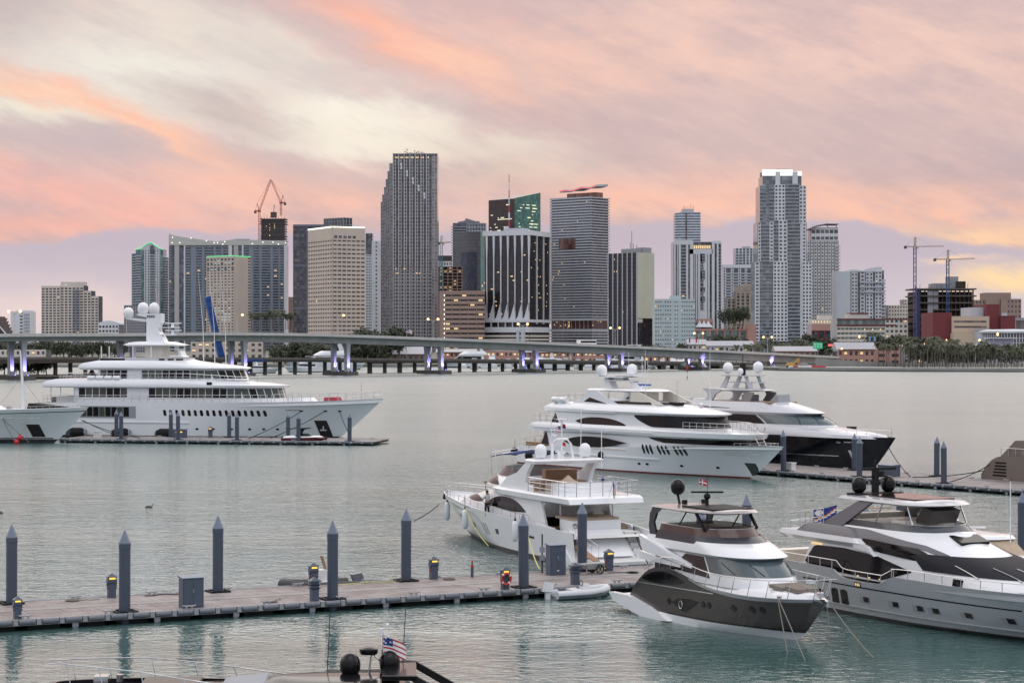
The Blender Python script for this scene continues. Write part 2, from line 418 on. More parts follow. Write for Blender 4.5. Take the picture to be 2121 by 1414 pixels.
# ================================================================== the far shore, bridges and the city
def A(r, g, b, k=0.98):
    c = lin(r, g, b); return tuple(min(0.85, v / k) for v in c[:3])
def wallmat(name, rgb, rough=0.8, var=0.10, **kw): return mat(name, A(*rgb), rough, var=var, vscale=0.05, stain=0.15, **kw)
def glassmat(name, dark, lite, cell=(3.0, 3.6), rough=0.12):
    """curtain wall glass: each pane a little different (blinds, rooms behind)"""
    if name in MATS: return MATS[name]
    m = bpy.data.materials.new(name); m.use_nodes = True; nt = m.node_tree; b = nt.nodes['Principled BSDF']
    tc = N(nt, node(nt, 'ShaderNodeTexCoord').outputs['Object'])
    sp = node(nt, 'ShaderNodeSeparateXYZ', {0: tc}); x, y, z = (N(nt, o) for o in sp.outputs)
    cb = node(nt, 'ShaderNodeCombineXYZ', {0: ((x + 0.01) / cell[0]).floor(), 1: ((y + 0.01) / cell[0]).floor(), 2: ((z + 0.01) / cell[1]).floor()})
    wn = node(nt, 'ShaderNodeTexWhiteNoise', {0: N(nt, cb.outputs[0])})
    k = N(nt, wn.outputs[0]).pow(2.2)
    k2 = noise(nt, tc, 0.02, 3, 0.5)
    nt.links.new(mixc(nt, (k * 0.8 + k2 * 0.3 - 0.1).sat(), A(*dark) + (1,), A(*lite) + (1,)).so, b.inputs['Base Color'])
    b.inputs['Roughness'].default_value = rough; b.inputs['Specular IOR Level'].default_value = 0.6
    MATS[name] = m; return m

class Bld:
    """one building: corner on the ground at photo column xc and distance Y, a front face running left to x0 and a right face running right to x1"""
    def __init__(s, name, label, x0, xc, x1, ytop, Y, ang=0.0, depth=26.0, z0=1.6, cat='building', group=None):
        c, sn = math.cos(R(ang)), math.sin(R(ang)); cx = PX(xc, Y); k0 = (x0 - CX) / F; k1 = (x1 - CX) / F
        s.wl = (cx - k0 * Y) / (c + k0 * sn)
        s.wr = (k1 * Y - cx) / (sn - k1 * c) if abs(x1 - xc) > 0.5 else depth
        s.Y, s.xc, s.x0, s.x1 = Y, xc, x0, x1
        s.h = PZ(ytop, Y) - z0; s.z0 = z0
        s.root = thing(name, label, cat, (cx, Y, z0), -R(ang), group)
        s.mb = {}; s.rng = random.Random(int(x0 * 7 + ytop))
    def z(s, py): return PZ(py, s.Y) - s.z0
    def u(s, px):
        """photo column -> distance along the front face from its left end (for faces that look at us)"""
        return (px - s.x0) / max(1e-6, (s.xc - s.x0)) * s.wl
    def v(s, px): return (px - s.xc) / max(1e-6, (s.x1 - s.xc)) * s.wr
    def g(s, key): return s.mb.setdefault(key, MB())
    def fb(s, key, side, u0, u1, z0, z1, d0, d1):
        m = s.g(key)
        if side == 'f': m.box(-s.wl + u0, -s.wl + u1, -d1, -d0, z0, z1)
        elif side == 'r': m.box(d0, d1, u0, u1, z0, z1)
        else: m.box(-s.wl - d1, -s.wl - d0, s.wr - u1, s.wr - u0, z0, z1)
    def core(s, key='window_glass', px0=None, px1=None, ytop=None, y0=0.0, y1=None, zb=0.0):
        a = 0 if px0 is None else s.u(px0); b = s.wl if px1 is None else s.u(px1)
        s.g(key).box(-s.wl + a, -s.wl + b, y0, s.wr if y1 is None else y1, zb, s.h if ytop is None else s.z(ytop))
    def grid(s, side, u0, u1, z0, z1, fh, bay, band=0.45, pier=0.35, d=0.5, lit=0.0, key='wall', lkey='lit_window', off=0.0, litlo=0, lithi=1e9):
        n = max(1, round((z1 - z0) / fh)); fh = (z1 - z0) / n; nb = max(1, round((u1 - u0) / bay)); bay = (u1 - u0) / nb
        if band > 0:
            for i in range(n + 1):
                a = z0 + i * fh - band * fh / 2; b = a + band * fh
                s.fb(key, side, u0, u1, max(z0, a), min(z1, b), off, off + d)
        if pier > 0:
            for j in range(nb + 1):
                c = u0 + j * bay; w = pier * bay / 2
                s.fb(key, side, max(u0, c - w), min(u1, c + w), z0, z1, off, off + d + 0.04)
        if lit > 0:
            for i in range(n):
                for j in range(nb):
                    if s.rng.random() < lit and litlo <= i / n <= lithi:
                        s.fb(lkey, side, u0 + (j + 0.25) * bay, u0 + (j + 0.75) * bay, z0 + (i + 0.35) * fh, z0 + (i + 0.68) * fh, off + 0.02, off + 0.12)
    def balc(s, side, u0, u1, z0, z1, fh, d=1.4, slab=0.35, rail=1.05, lit=0.0, key='balcony', off=0.0, bay=4.0):
        n = max(1, round((z1 - z0) / fh)); fh = (z1 - z0) / n
        for i in range(n):
            z = z0 + i * fh
            s.fb(key, side, u0, u1, z, z + slab, off, off + d)
            if rail: s.fb(key, side, u0, u1, z + slab + 0.02, z + slab + rail, off + d - 0.18, off + d - 0.04)
            if lit > 0:
                nb = max(1, int((u1 - u0) / bay))
                for j in range(nb):
                    if s.rng.random() < lit:
                        s.fb('lit_window', side, u0 + (j + .2) * (u1 - u0) / nb, u0 + (j + .7) * (u1 - u0) / nb, z + 1.2, z + 2.7, off + 0.02, off + 0.1)
    def solid(s, side, u0, u1, z0, z1, d=0.6, key='wall', off=0.0): s.fb(key, side, u0, u1, z0, z1, off, off + d)
    def box(s, key, px0, px1, py0, py1, y0=2.0, y1=None):
        """a block standing behind the front plane, given by photo columns and rows"""
        s.g(key).box(-s.wl + s.u(px0), -s.wl + s.u(px1), y0, s.wr - 2.0 if y1 is None else y1, s.z(py1), s.z(py0))
    def done(s, mats):
        for k, m in s.mb.items():
            many = k in ('lit_window', 'balcony', 'floor_band', 'window', 'roof_light', 'cool_window', 'scaffold') or len(m.f) > 400
            if not many and len(m.pr) > 1: m.each(k, mats[k], s.root)
            else: m.build(k, mats[k], s.root, kind='stuff' if many else None)
        return s.root
LW = {'lit_window': M_warm, 'cool_window': M_cool}
def mats_of(**k): d = dict(LW); d.update(k); return d

W_beige = wallmat('beige_stone', (196, 184, 172)); W_hotel = wallmat('pale_beige_render', (206, 198, 188))
W_white = wallmat('white_render', (205, 208, 212)); W_white_b = wallmat('bluish_white_render', (190, 196, 202))
W_grey = wallmat('grey_render', (150, 152, 158)); W_cream = wallmat('cream_wall', (190, 190, 172)); W_aqua = wallmat('aqua_render', (176, 190, 192))
W_pink = wallmat('pink_render', (178, 138, 126)); W_brown = wallmat('brown_pink_stone', (150, 128, 118)); W_deco = wallmat('tan_stone', (168, 154, 142))
W_maroon = wallmat('maroon_cladding', (112, 52, 56)); W_sand = wallmat('sand_cladding', (190, 172, 152)); W_darkconc = wallmat('raw_concrete', (92, 84, 80))
W_slab = wallmat('balcony_slab_white', (178, 182, 190)); W_slabg = wallmat('balcony_slab_grey', (140, 146, 154)); W_bluegrey = wallmat('blue_grey_panel', (128, 138, 152), 0.4)
G_dark = glassmat('dark_window_glass', (56, 57, 64), (118, 120, 126)); G_blue = glassmat('blue_window_glass', (66, 74, 86), (126, 138, 150)); G_teal = glassmat('teal_window_glass', (70, 96, 98), (124, 154, 152))
G_green = glassmat('green_window_glass', (48, 96, 88), (86, 132, 118)); G_black = glassmat('black_window_glass', (36, 32, 36), (62, 54, 56)); G_silver = glassmat('silver_window_glass', (112, 112, 116), (170, 170, 172))
G_mid = glassmat('grey_window_glass', (66, 68, 76), (120, 122, 128))
M_roofw = mat('white_metal_roof', A(160, 160, 166), 0.5, var=0.12, vscale=0.1)

# ---- ground of the far shore
def make_shore():
    m = bpy.data.materials.new('shore_ground'); m.use_nodes = True; nt = m.node_tree; b = nt.nodes['Principled BSDF']
    tc = N(nt, node(nt, 'ShaderNodeTexCoord').outputs['Object'])
    n = noise(nt, mapping(nt, tc, scale=(1, 0.35, 1)), 0.05, 4, 0.6)
    nt.links.new(mixc(nt, n.step(0.35, 0.65), A(96, 98, 80) + (1,), A(140, 138, 134) + (1,)).so, b.inputs['Base Color']); b.inputs['Roughness'].default_value = 0.95
    e = [(-2500, 1500), (-700, 1180), (-210, 1130), (-60, 1150), (60, 1160), (105, 1110), (130, 1010), (160, 985), (250, 962), (700, 905), (2500, 880), (9000, 2000), (9000, 13000), (-9000, 13000), (-9000, 3000)]
    mb = MB(); mb.prism(e, -2.0, 1.5); return struct(mb.build('shore_ground', m, fix=True))
make_shore()
M_wallc = mat('seawall_concrete', A(150, 148, 144), 0.9, var=0.2, vscale=0.15, stain=0.4)
mb = MB(); pts = [(131, 1008.6), (161, 983.5), (250, 960.5), (699, 903.5)]
for a, b in zip(pts, pts[1:]): mb.bar((a[0], a[1], 1.15), (b[0], b[1], 1.15), 0.7, 1.3)
tag(mb.build('seawall', M_wallc), 'low grey concrete seawall along the empty bayfront lot', 'seawall')
# pale open lot behind the seawall
m_lot = mat('pale_gravel_lot', A(166, 164, 160), 0.95, var=0.15, vscale=0.08)
mb = MB(); mb.add([(133, 1012, 1.506), (163, 987, 1.506), (252, 966, 1.506), (520, 932, 1.506), (560, 985, 1.506), (300, 1015, 1.506), (180, 1040, 1.506), (120, 1050, 1.506)], [tuple(range(8))])
struct(mb.build('gravel_lot', m_lot))
m_gr = mat('lawn_strip', A(112, 116, 84), 0.95, var=0.25, vscale=0.2)
mb = MB(); mb.add([(215, 1033, 1.512), (300, 1016, 1.512), (540, 990, 1.512), (545, 1002, 1.512), (300, 1030, 1.512), (220, 1047, 1.512)], [tuple(range(6))])
struct(mb.build('lawn', m_gr))
# spit under the left bridge pier
mb = MB(); rr = random.Random(3)
poly = []
for i in range(28):
    t = 2 * math.pi * i / 28; poly.append((-178 + 46 * math.cos(t) * (1 + rr.uniform(-.06, .06)), 812 + 30 * math.sin(t)))
mb.prism(poly, -1, 1.0); struct(mb.build('causeway_bank', mat('bank_soil', A(70, 66, 56), 0.95, var=0.3, vscale=0.2), fix=True))

# ---- the high road bridge
BA, BD = Vector((-73.0, 877.0)), Vector((166.0, 157.0)).normalized(); BN = Vector((-BD.y, BD.x))
def bpos(px, off=0.0):
    """(x, y) on the bridge line seen at photo column px"""
    k = (px - CX) / F; o = BA + BN * off; t = (k * o.y - o.x) / (BD.x - k * BD.y); return o + BD * t
def deck_z(px, tbl, off=0.0): return PZ(smooth_interp(tbl, px), bpos(px, off).y)
TOP = [(-160, 693), (0, 691), (250, 690), (450, 688.5), (600, 690), (705, 693), (900, 700), (1060, 706.5), (1300, 717), (1560, 729.5), (1720, 738)]
BOT = [(-160, 709), (0, 707), (250, 706), (450, 706), (600, 708.5), (705, 711.5), (900, 718), (1060, 724.5), (1300, 736), (1560, 748), (1720, 756)]
bridge = thing('road_bridge', 'long grey concrete box girder road bridge on lit violet piers', 'bridge', (BA.x, BA.y, 0))
def bl(p, z): return Vector((p.x - BA.x, p.y - BA.y, z))
HW = 9.0
deck, gird, parp = MB(), MB(), MB()
cols = list(range(-160, 1721, 20))
prev = None
for px in cols:
    c = bpos(px); zt, zb = deck_z(px, TOP), deck_z(px, BOT); sec = []
    for o, z in ((-HW, zt - 1.1), (-HW + 0.6, zt - 1.5), (-HW + 2.6, zt - 1.6), (-HW + 3.4, zb), (HW - 3.4, zb), (HW - 2.6, zt - 1.6), (HW, zt - 1.1), (HW, zt - 0.9), (-HW, zt - 0.9)):
        sec.append(bl(c + BN * o, z))
    pr = [[bl(c + BN * o, z) for o, z in ((e - .2, zt - 1.15), (e + .2, zt - 1.15), (e + .12, zt), (e - .12, zt))] for e in (-HW, HW)]
    if prev:
        n = len(sec); gird.add(prev[0] + sec, [(j, (j + 1) % n, n + (j + 1) % n, n + j) for j in range(n)])
        for a, b in zip(prev[1], pr): parp.add(a + b, [(j, (j + 1) % 4, 4 + (j + 1) % 4, 4 + j) for j in range(4)])
    prev = (sec, pr)
gird.build('box_girder', M_conc, bridge, fix=True, smooth=30)
parp.build('parapet', mat('parapet_concrete', (0.50, 0.48, 0.46), 0.85, var=0.15, vscale=0.3, stain=0.4), bridge, fix=True)
M_pier = mat('pale_pier_concrete', (0.42, 0.41, 0.42), 0.8, var=0.1, vscale=0.3)
led_pts = []
for px in (35, 262, 492, 705, 899, 1095, 1272, 1438, 1580):
    c = bpos(px); zb = deck_z(px, BOT) + 0.05; big = px < 1500
    ang = math.atan2(BD.y, BD.x)
    for sgn in (-1, 1):
        q = c + BN * (sgn * 4.6); col = MB(); a, b = BD * .8, BN * 1.0; top = 1.55
        z0 = 1.6 if big else 1.5
        lo = [bl(q + a * x + b * y, z0) for x, y in ((-1, -1), (1, -1), (1, 1), (-1, 1))]
        mid = [bl(q + a * x + b * y, lerp(z0, zb, .62)) for x, y in ((-1, -1), (1, -1), (1, 1), (-1, 1))]
        hi = [bl(q + a * x * top + b * y * 1.1, zb) for x, y in ((-1, -1), (1, -1), (1, 1), (-1, 1))]
        col.add(lo + mid, [(j, (j + 1) % 4, 4 + (j + 1) % 4, 4 + j) for j in range(4)]); col.add(mid + hi, [(j, (j + 1) % 4, 4 + (j + 1) % 4, 4 + j) for j in range(4)])
        col.build('pier_column', M_pier, bridge, fix=True)
        led_pts.append((q, px))
    if px < 1500:
        cap = MB(); ax, bx = BD * 3.2, BN * 8.2
        cap.add([bl(c - ax - bx, -.5), bl(c + ax - bx, -.5), bl(c + ax + bx, -.5), bl(c - ax + bx, -.5), bl(c - ax - bx, 1.55), bl(c + ax - bx, 1.55), bl(c + ax + bx, 1.55), bl(c - ax + bx, 1.55)],
                [(0, 3, 2, 1), (4, 5, 6, 7), (0, 1, 5, 4), (1, 2, 6, 5), (2, 3, 7, 6), (3, 0, 4, 7)])
        cap.build('pile_cap', M_concd, bridge)
for q, px in led_pts:
    e = q - BN * 2.9 + BD * 0.3
    zt = 1.75; u = MB(); u.box(-0.2, 0.2, -0.2, 0.2, 0, 0.2)
    uo = u.build('pier_uplight', M_blueled, bridge); uo.location = bl(e, zt)
    ld = bpy.data.lights.new('pier_uplight_beam', 'SPOT'); ld.energy = 4200; ld.color = (0.34, 0.30, 1.0); ld.spot_size = R(60); ld.spot_blend = 0.8; ld.shadow_soft_size = 0.4
    lo = bpy.data.objects.new('pier_uplight_beam', ld); COL.objects.link(lo)
    tgt = Vector((q.x, q.y, 6.0)); p0 = Vector((e.x, e.y, zt + 0.5)) - Vector((BN.x, BN.y, 0)) * 0.6
    lo.location = p0; lo.rotation_euler = (p0 - tgt).to_track_quat('Z', 'Y').to_euler()

# ---- street lamps on and beyond the bridge
def lamp_proto(arms):
    t = thing('street_lamp', 'x', 'street lamp', (0, 0, 0)); p = MB(); p.tube([(0, 0, 0), (0, 0, 9.6)], 0.16, 6, taper=0.6)
    for a in arms: p.tube([(0, 0, 8.2), (a * 0.7, 0, 9.4), (a * 2.0, 0, 9.9)], 0.09, 5)
    p.build('pole', mat('lamp_pole_grey', (0.42, 0.41, 0.40), 0.5), t)
    for a in arms:
        g = MB(); g.lathe([(0.02, -0.55), (0.4, -0.4), (0.58, 0), (0.4, 0.4), (0.02, 0.55)], (a * 2.2, 0, 9.9), 10); g.build('lamp_globe', M_globe, t, smooth=60)
    return t
LAMP1, LAMP2 = lamp_proto((1,)), lamp_proto((-1, 1))
used = [False, False]
lampdefs = [(30, 645, 2), (262, 645, 1), (491, 652, 1), (701, 653, 1), (897, 661, 2), (1083, 671, 2), (1274, 679, 2), (1447, 690, 2), (1590, 698, 2)]
near = ['white condo left of the hotel', 'tall satellite mast of the large yacht', 'beige tower with green roof lights', 'beige office with white roof lights', 'stepped silver skyscraper', 'black tower with white fins', 'office with the cream blank wall', 'aqua tower', 'tallest white condo']
for i, (px, py, k) in enumerate(lampdefs):
    c = bpos(px); zt = deck_z(px, TOP); zl = PZ(py, c.y); base = Vector((c.x, c.y, zt - 0.9)); lab = 'lit bridge lamp before the ' + near[i]
    pr = LAMP1 if k == 1 else LAMP2
    if not used[k - 1]: o = pr; used[k - 1] = True
    else: o = copy_tree(pr)
    o.location = base; o.scale = (1, 1, (zl - base.z) / 9.9); tag(o, lab, 'street lamp', 'street lamps on the bridge')

# ---- the old low bridge behind it
OFF = 34.0
low = thing('low_bridge', 'low dark concrete trestle bridge on many stubby piles behind the high bridge', 'bridge', (BA.x, BA.y, 0))
LT = [(-120, 740), (0, 739), (300, 739), (560, 740), (1060, 744), (1400, 748), (1700, 752)]
LBt = [(-120, 753), (0, 752), (300, 751), (560, 749.5), (1060, 753), (1400, 757), (1700, 760)]
gd, rl = MB(), MB(); prev = None
for px in range(-120, 1660, 20):
    if 430 <= px < 0: continue
    c = bpos(px, OFF); zt, zb = deck_z(px, LT, OFF), deck_z(px, LBt, OFF)
    sec = [bl(c + BN * o, z) for o, z in ((-5.5, zt - 0.9), (-5.1, zb), (5.1, zb), (5.5, zt - 0.9))]
    rsec = [bl(c + BN * o, z) for o, z in ((-5.5, zt - .9), (-5.3, zt - .9), (-5.3, zt), (-5.5, zt))]
    if prev:
        for mbx, a, b in ((gd, prev[0], sec), (rl, prev[1], rsec)): mbx.add(a + b, [(j, (j + 1) % 4, 4 + (j + 1) % 4, 4 + j) for j in range(4)])
    prev = (sec, rsec)
gd.build('deck', M_concd, low, fix=True); rl.build('parapet', mat('old_parapet', (0.17, 0.155, 0.145), 0.9, var=0.25, vscale=0.3), low, fix=True)
px = 112
while px < 1630:
    c = bpos(px, OFF); zb = deck_z(px, LBt, OFF) + 0.02
    dbl = rng.random() < .3
    for k, o in enumerate((-1.0,)):
        cmb = MB(); w = 0.62 if rng.random() < .6 else 0.8; q = c + BN * o
        cmb.obox(bl(q - BD * w - BN * w, -1), Vector((BD.x, BD.y, 0)) * 2 * w, Vector((BN.x, BN.y, 0)) * 2 * w, (0, 0, zb + 1)); cmb.build('trestle_pile', M_concd, low)
    px += 31 if px < 1000 else 27
# blue lifted bascule leaf and the blue steel span beside it
M_bluest = mat('bascule_blue', A(24, 72, 138), 0.5, var=0.15, vscale=0.2)
Yb = bpos(448, OFF + 12).y
bas = thing('bascule_leaf', 'tall blue steel bascule bridge leaf raised upright and leaning left', 'bridge', tuple(P(452, 742, Yb).xy) + (PZ(742, Yb),))
o0 = P(452, 742, Yb); mb = MB()
def lp(px, py, dy=0.0): return P(px, py, Yb) - o0 + Vector((0, dy, 0))
a = [lp(425, 616), lp(436, 612), lp(467, 742), lp(454, 742)]
mb.add(a + [p + Vector((-1.2, 4, 0)) for p in a], [(0, 1, 2, 3), (7, 6, 5, 4), (0, 4, 5, 1), (1, 5, 6, 2), (2, 6, 7, 3), (3, 7, 4, 0)]); mb.build('leaf_girder', M_bluest, bas, fix=True)
for i in range(9):
    t = (i + .5) / 9; p, q = a[0].lerp(a[3], t), a[1].lerp(a[2], t); r = MB(); r.bar(p + Vector((0, -0.15, 0)), q + Vector((0, -0.15, 0)), 0.3, 0.3); r.build('rib', M_bluest, bas)
mb = MB(); c1, c2 = bpos(497, OFF - 6.2), bpos(549, OFF - 6.2); mb.bar((c1.x, c1.y, PZ(746.5, c1.y)), (c2.x, c2.y, PZ(746.5, c2.y)), 0.6, 1.1)
tag(mb.build('steel_span', M_bluest), 'short blue steel girder span below the deck beside the raised leaf', 'bridge span')

# ================================================================== the skyline, left to right
# dark stepped building at the left edge
b = Bld('stepped_building', 'dark brown louvred building with stepped sloping side at the left edge', -60, 34, 34, 655, 1650, depth=30)
for i in range(13):
    t = i / 13; s = (1 - t); z1 = b.h * (1 - t * 0.55)
    x1 = -b.wl + b.wl * (0.60 + 0.40 * t)
    b.g('floor_band').box(-b.wl, x1, 0.0, b.wr, b.h * (12 - i) / 13, b.h * (12 - i) / 13 + b.h / 13 * .55)
    b.g('window_glass').box(-b.wl, x1 - 1.5, 1.2, b.wr - 1, b.h * (12 - i) / 13 + b.h / 13 * .55, b.h * (13 - i) / 13)
b.g('frame').bar((-b.wl + b.wl * .45, -0.6, b.h * 1.0), (-b.wl + b.wl * .86, -0.6, b.h * .45), 0.9); b.g('frame').bar((-b.wl + b.wl * .86, -0.6, b.h * .45), (-b.wl + b.wl * .86, -0.6, 0), 0.9)
b.done(mats_of(floor_band=wallmat('brown_louvre', (92, 78, 74)), window_glass=G_black, frame=W_white))
# small white block
b = Bld('white_apartment_block', 'small white apartment block beside the dark stepped building', 22, 62, 62, 645, 2100)
b.core('wall', ytop=645); b.g('roof_block').box(-b.wl * .75, -b.wl * .05, 2, b.wr - 2, b.h, b.h + 1.2)
n = 13
for i in range(n): b.fb('window', 'f', b.wl * .48, b.wl * .62, b.h * (i + .35) / n, b.h * (i + .8) / n, .02, .1)
b.balc('f', b.wl * .68, b.wl, 0, b.h, b.h / n, 1.2)
b.done(mats_of(wall=W_white, roof_block=W_white, window=G_dark, balcony=W_slab))
# beige hotel of window grids
b = Bld('beige_hotel', 'broad beige hotel with a full grid of balconies and stepped right shoulder', 86, 203, 203, 591, 2300)
for x0, x1, yt, dy in ((86, 125, 592, 0.0), (125, 173, 591, 1.0), (173, 188, 602, 2.0), (188, 203, 613, 3.0)):
    u0, u1, zt = b.u(x0), b.u(x1), b.z(yt)
    b.core('window_glass', x0, x1, yt, y0=dy)
    b.grid('f', u0, u1, 0, zt - 2, 3.05, (u1 - u0) / max(2, round((x1 - x0) / 8.2)), .42, .28, .9, lit=.010, off=-dy)
    b.solid('f', u0, u1, zt - 2, zt, 1.0, off=-dy)
b.balc('f', b.u(151), b.u(166), 0, b.z(597), 3.05, 1.5, off=-1.0 + .9, key='balcony')
b.box('roof_block', 125, 173, 583.5, 591.2, 3, 20); b.g('roof_block').lathe([(6, 0), (5, 1.6), (2.5, 2.6), (.1, 3.0)], (-b.wl + b.u(134), 8, b.z(591)), 16)
b.done(mats_of(window_glass=G_dark, wall=W_hotel, balcony=W_slabg, roof_block=W_hotel))
# low white building with curved roof
b = Bld('low_white_offices', 'low white office building with curved roof right of the beige hotel', 204, 246, 246, 672, 1900)
b.core('window_glass'); b.grid('f', 0, b.wl, 0, b.h, 4.2, 3.2, .5, .35, .6)
pr = [(-b.wl - .5, b.h)] + [(-b.wl + b.wl * t, b.h + 3.6 * math.sin(math.pi * (0.15 + .7 * t))) for t in [i / 10 for i in range(11)]] + [(.5, b.h)]
b.g('roof').side(pr, 0.5, 22); b.done(mats_of(window_glass=G_dark, wall=W_white, roof=W_white))
# slim grey block behind the yacht mast
b = Bld('slim_grey_block', 'slim grey block of small windows behind the yacht satellite domes', 257, 300, 300, 632, 2350)
b.core('window_glass'); b.grid('f', 0, b.wl, 0, b.h, 3.2, 2.6, .5, .5, .5); b.done(mats_of(window_glass=G_dark, wall=W_grey))
# teal and white condominium with gabled green-edged roof
b = Bld('gabled_condo', 'teal and white condominium tower with green lit gable roof', 272, 347, 347, 516, 2700)
fh = 3.4
for x0, x1, yt, dy in ((272, 281, 525, 3), (281, 338, 516, 0), (338, 347, 533, 3)): b.core('window_glass', x0, x1, yt, y0=dy)
b.balc('f', b.u(272), b.u(281), 0, b.z(527), fh, 2.2, off=-3); b.balc('f', b.u(338), b.u(347), 0, b.z(535), fh, 2.2, off=-3)
b.balc('f', b.u(281), b.u(293), 0, b.z(526), fh, 1.6); b.grid('f', b.u(299), b.u(311), 0, b.z(517), fh, 3.4, .35, .5, .8)
b.balc('f', b.u(311), b.u(321), 0, b.z(524), fh, 1.8); b.grid('f', b.u(321), b.u(332), 0, b.z(518), fh, 2.6, .4, .6, .8, lit=.02); b.balc('f', b.u(332), b.u(338), 0, b.z(533), fh * 4, .5, rail=0)
b.balc('f', b.u(293), b.u(299), 0, b.z(520), fh * 4, .5, rail=0)
pr = [(b.u(px) - b.wl, b.z(py)) for px, py in ((280, 517.5), (292, 515), (300, 508), (307, 504), (314, 502.5), (321, 508), (330, 514), (339, 517.5))]
b.g('roof').side(pr, -0.5, 20)
for p, q in zip(pr, pr[1:]): b.g('roof_light').bar((p[0], -0.9, p[1] + .3), (q[0], -0.9, q[1] + .3), .5, .7)
b.g('gable_window').side([(b.u(px) - b.wl, b.z(py)) for px, py in ((311, 524), (311, 511), (315, 507), (320, 511), (320, 524))], -1.4, -0.95)
b.done(mats_of(window_glass=G_teal, wall=W_white, balcony=W_slab, roof=W_white_b, roof_light=M_greenled, gable_window=G_dark))
# the very wide condominium with sweeping crown
b = Bld('wide_grey_condo', 'very wide blue grey condominium with sweeping pale crown and balcony columns', 350, 593, 593, 500, 2650)
b.core('window_glass', ytop=508); fh = 3.5; zt = b.z(507)
zp = lambda z: 250 + z / 4.16
for a, c, st in ((415, 440, 'b'), (465, 505, 'c'), (545, 558, 'w'), (558, 605, 'b'), (605, 650, 'p'), (650, 700, 'b'), (700, 722, 'p'), (722, 750, 'b'), (750, 800, 'b'), (800, 822, 'p'), (822, 865, 'b'), (865, 885, 'p'), (885, 930, 'b'), (930, 960, 'w'), (975, 1015, 'c'), (1045, 1060, 'w'),
                (1060, 1105, 'b'), (1105, 1145, 'p'), (1145, 1195, 'b'), (1195, 1215, 'p'), (1215, 1290, 'b'), (1290, 1312, 'p'), (1312, 1360, 'b'), (1360, 1372, 'p'), (1372, 1408, 'b'), (1408, 1428, 'w')):
    u0, u1 = b.u(zp(a)), b.u(zp(c))
    if st == 'b': b.balc('f', u0, u1, 0, zt, fh, 1.3, lit=.035)
    elif st == 'p':
        b.solid('f', u0, u1, 0, zt, .7, 'panel')
        for i in range(8): b.solid('f', u0, u1, zt * i / 8, zt * i / 8 + .5, .85, 'floor_band')
    elif st == 'c': b.solid('f', u0, u1, 0, zt, 1.6, 'cream_pier')
    else: b.solid('f', u0, u1, 0, zt, 1.8, 'wall')
pr = [(350, 508), (350, 484.5), (362, 488), (378, 491), (400, 494), (425, 497.5), (448, 500), (470, 498), (482, 496), (520, 497), (560, 498), (593, 498.5), (593, 508)]
b.g('crown').side([(b.u(x) - b.wl, b.z(y)) for x, y in pr], -2.0, 1.2)
b.g('roof_block').box(-b.wl + b.u(485), -b.wl + b.u(515), 4, 14, b.z(500), b.z(494.5))
for x, y in ((357, 503), (358, 492), (373, 503), (396, 493.5), (428, 499), (444, 503), (451, 503), (462, 506), (466, 501), (523, 505), (545, 502), (566, 502), (577, 506), (592, 503)):
    b.g('roof_light').lathe([(.02, -.8), (.8, 0), (.02, .8)], (-b.wl + b.u(x), -2.4, b.z(y)), 6)
b.done(mats_of(window_glass=G_blue, balcony=W_slabg, panel=W_bluegrey, floor_band=W_slabg, cream_pier=wallmat('condo_cream', (178, 176, 172)), wall=W_white, crown=wallmat('crown_pale', (186, 188, 182)), roof_block=W_grey, roof_light=M_whiteled))
# slim distant slab between
b = Bld('distant_brown_slab', 'slim brown slab in the gap right of the wide condominium', 594, 609, 609, 615, 2800); b.core('wall'); b.grid('f', 0, b.wl, 0, b.h, 4, 3, .3, .2, .2, key='floor_band'); b.done(mats_of(wall=W_brown, floor_band=W_brown))
# beige tower with green roof lights
b = Bld('green_lit_beige_tower', 'beige concrete office tower with a line of green lights along its roof', 428, 486, 519, 531, 2450, ang=35)
b.core('window_glass'); n = 31
b.grid('f', 0, b.wl, 0, b.z(562), 3.6, b.wl / 8, .55, .40, .5); b.grid('f', 0, b.wl, b.z(562), b.z(551), 6, b.wl / 8, .2, .3, .5); b.grid('f', 0, b.wl, b.z(551), b.h, 6, b.wl / 8, .35, .4, .5)
for i in range(10, 31):
    for j in range(1, 7):
        if b.rng.random() < .5: b.fb('cool_window', 'f', b.wl * (j + .25) / 8, b.wl * (j + .75) / 8, 3.6 * (i + .4), 3.6 * (i + .55), .02, .12)
b.solid('r', 0, b.wr * .82, 0, b.h, .5); b.grid('r', b.wr * .82, b.wr, 0, b.h, 3.6, 9, .5, .02, .5)
b.solid('f', 0, b.wl, b.h - 2.2, b.h + .6, .8)
for i in range(20): b.g('roof_light').box(-b.wl * i / 20 - 1.1, -b.wl * i / 20, -1.2, -.8, b.h + .2, b.h + 1.3)
for i in range(10): b.g('roof_light').box(.6, 1.0, b.wr * i / 10, b.wr * i / 10 + 1.6, b.h - .3, b.h + .9)
b.done(mats_of(window_glass=G_mid, wall=W_beige, roof_light=M_greenled))
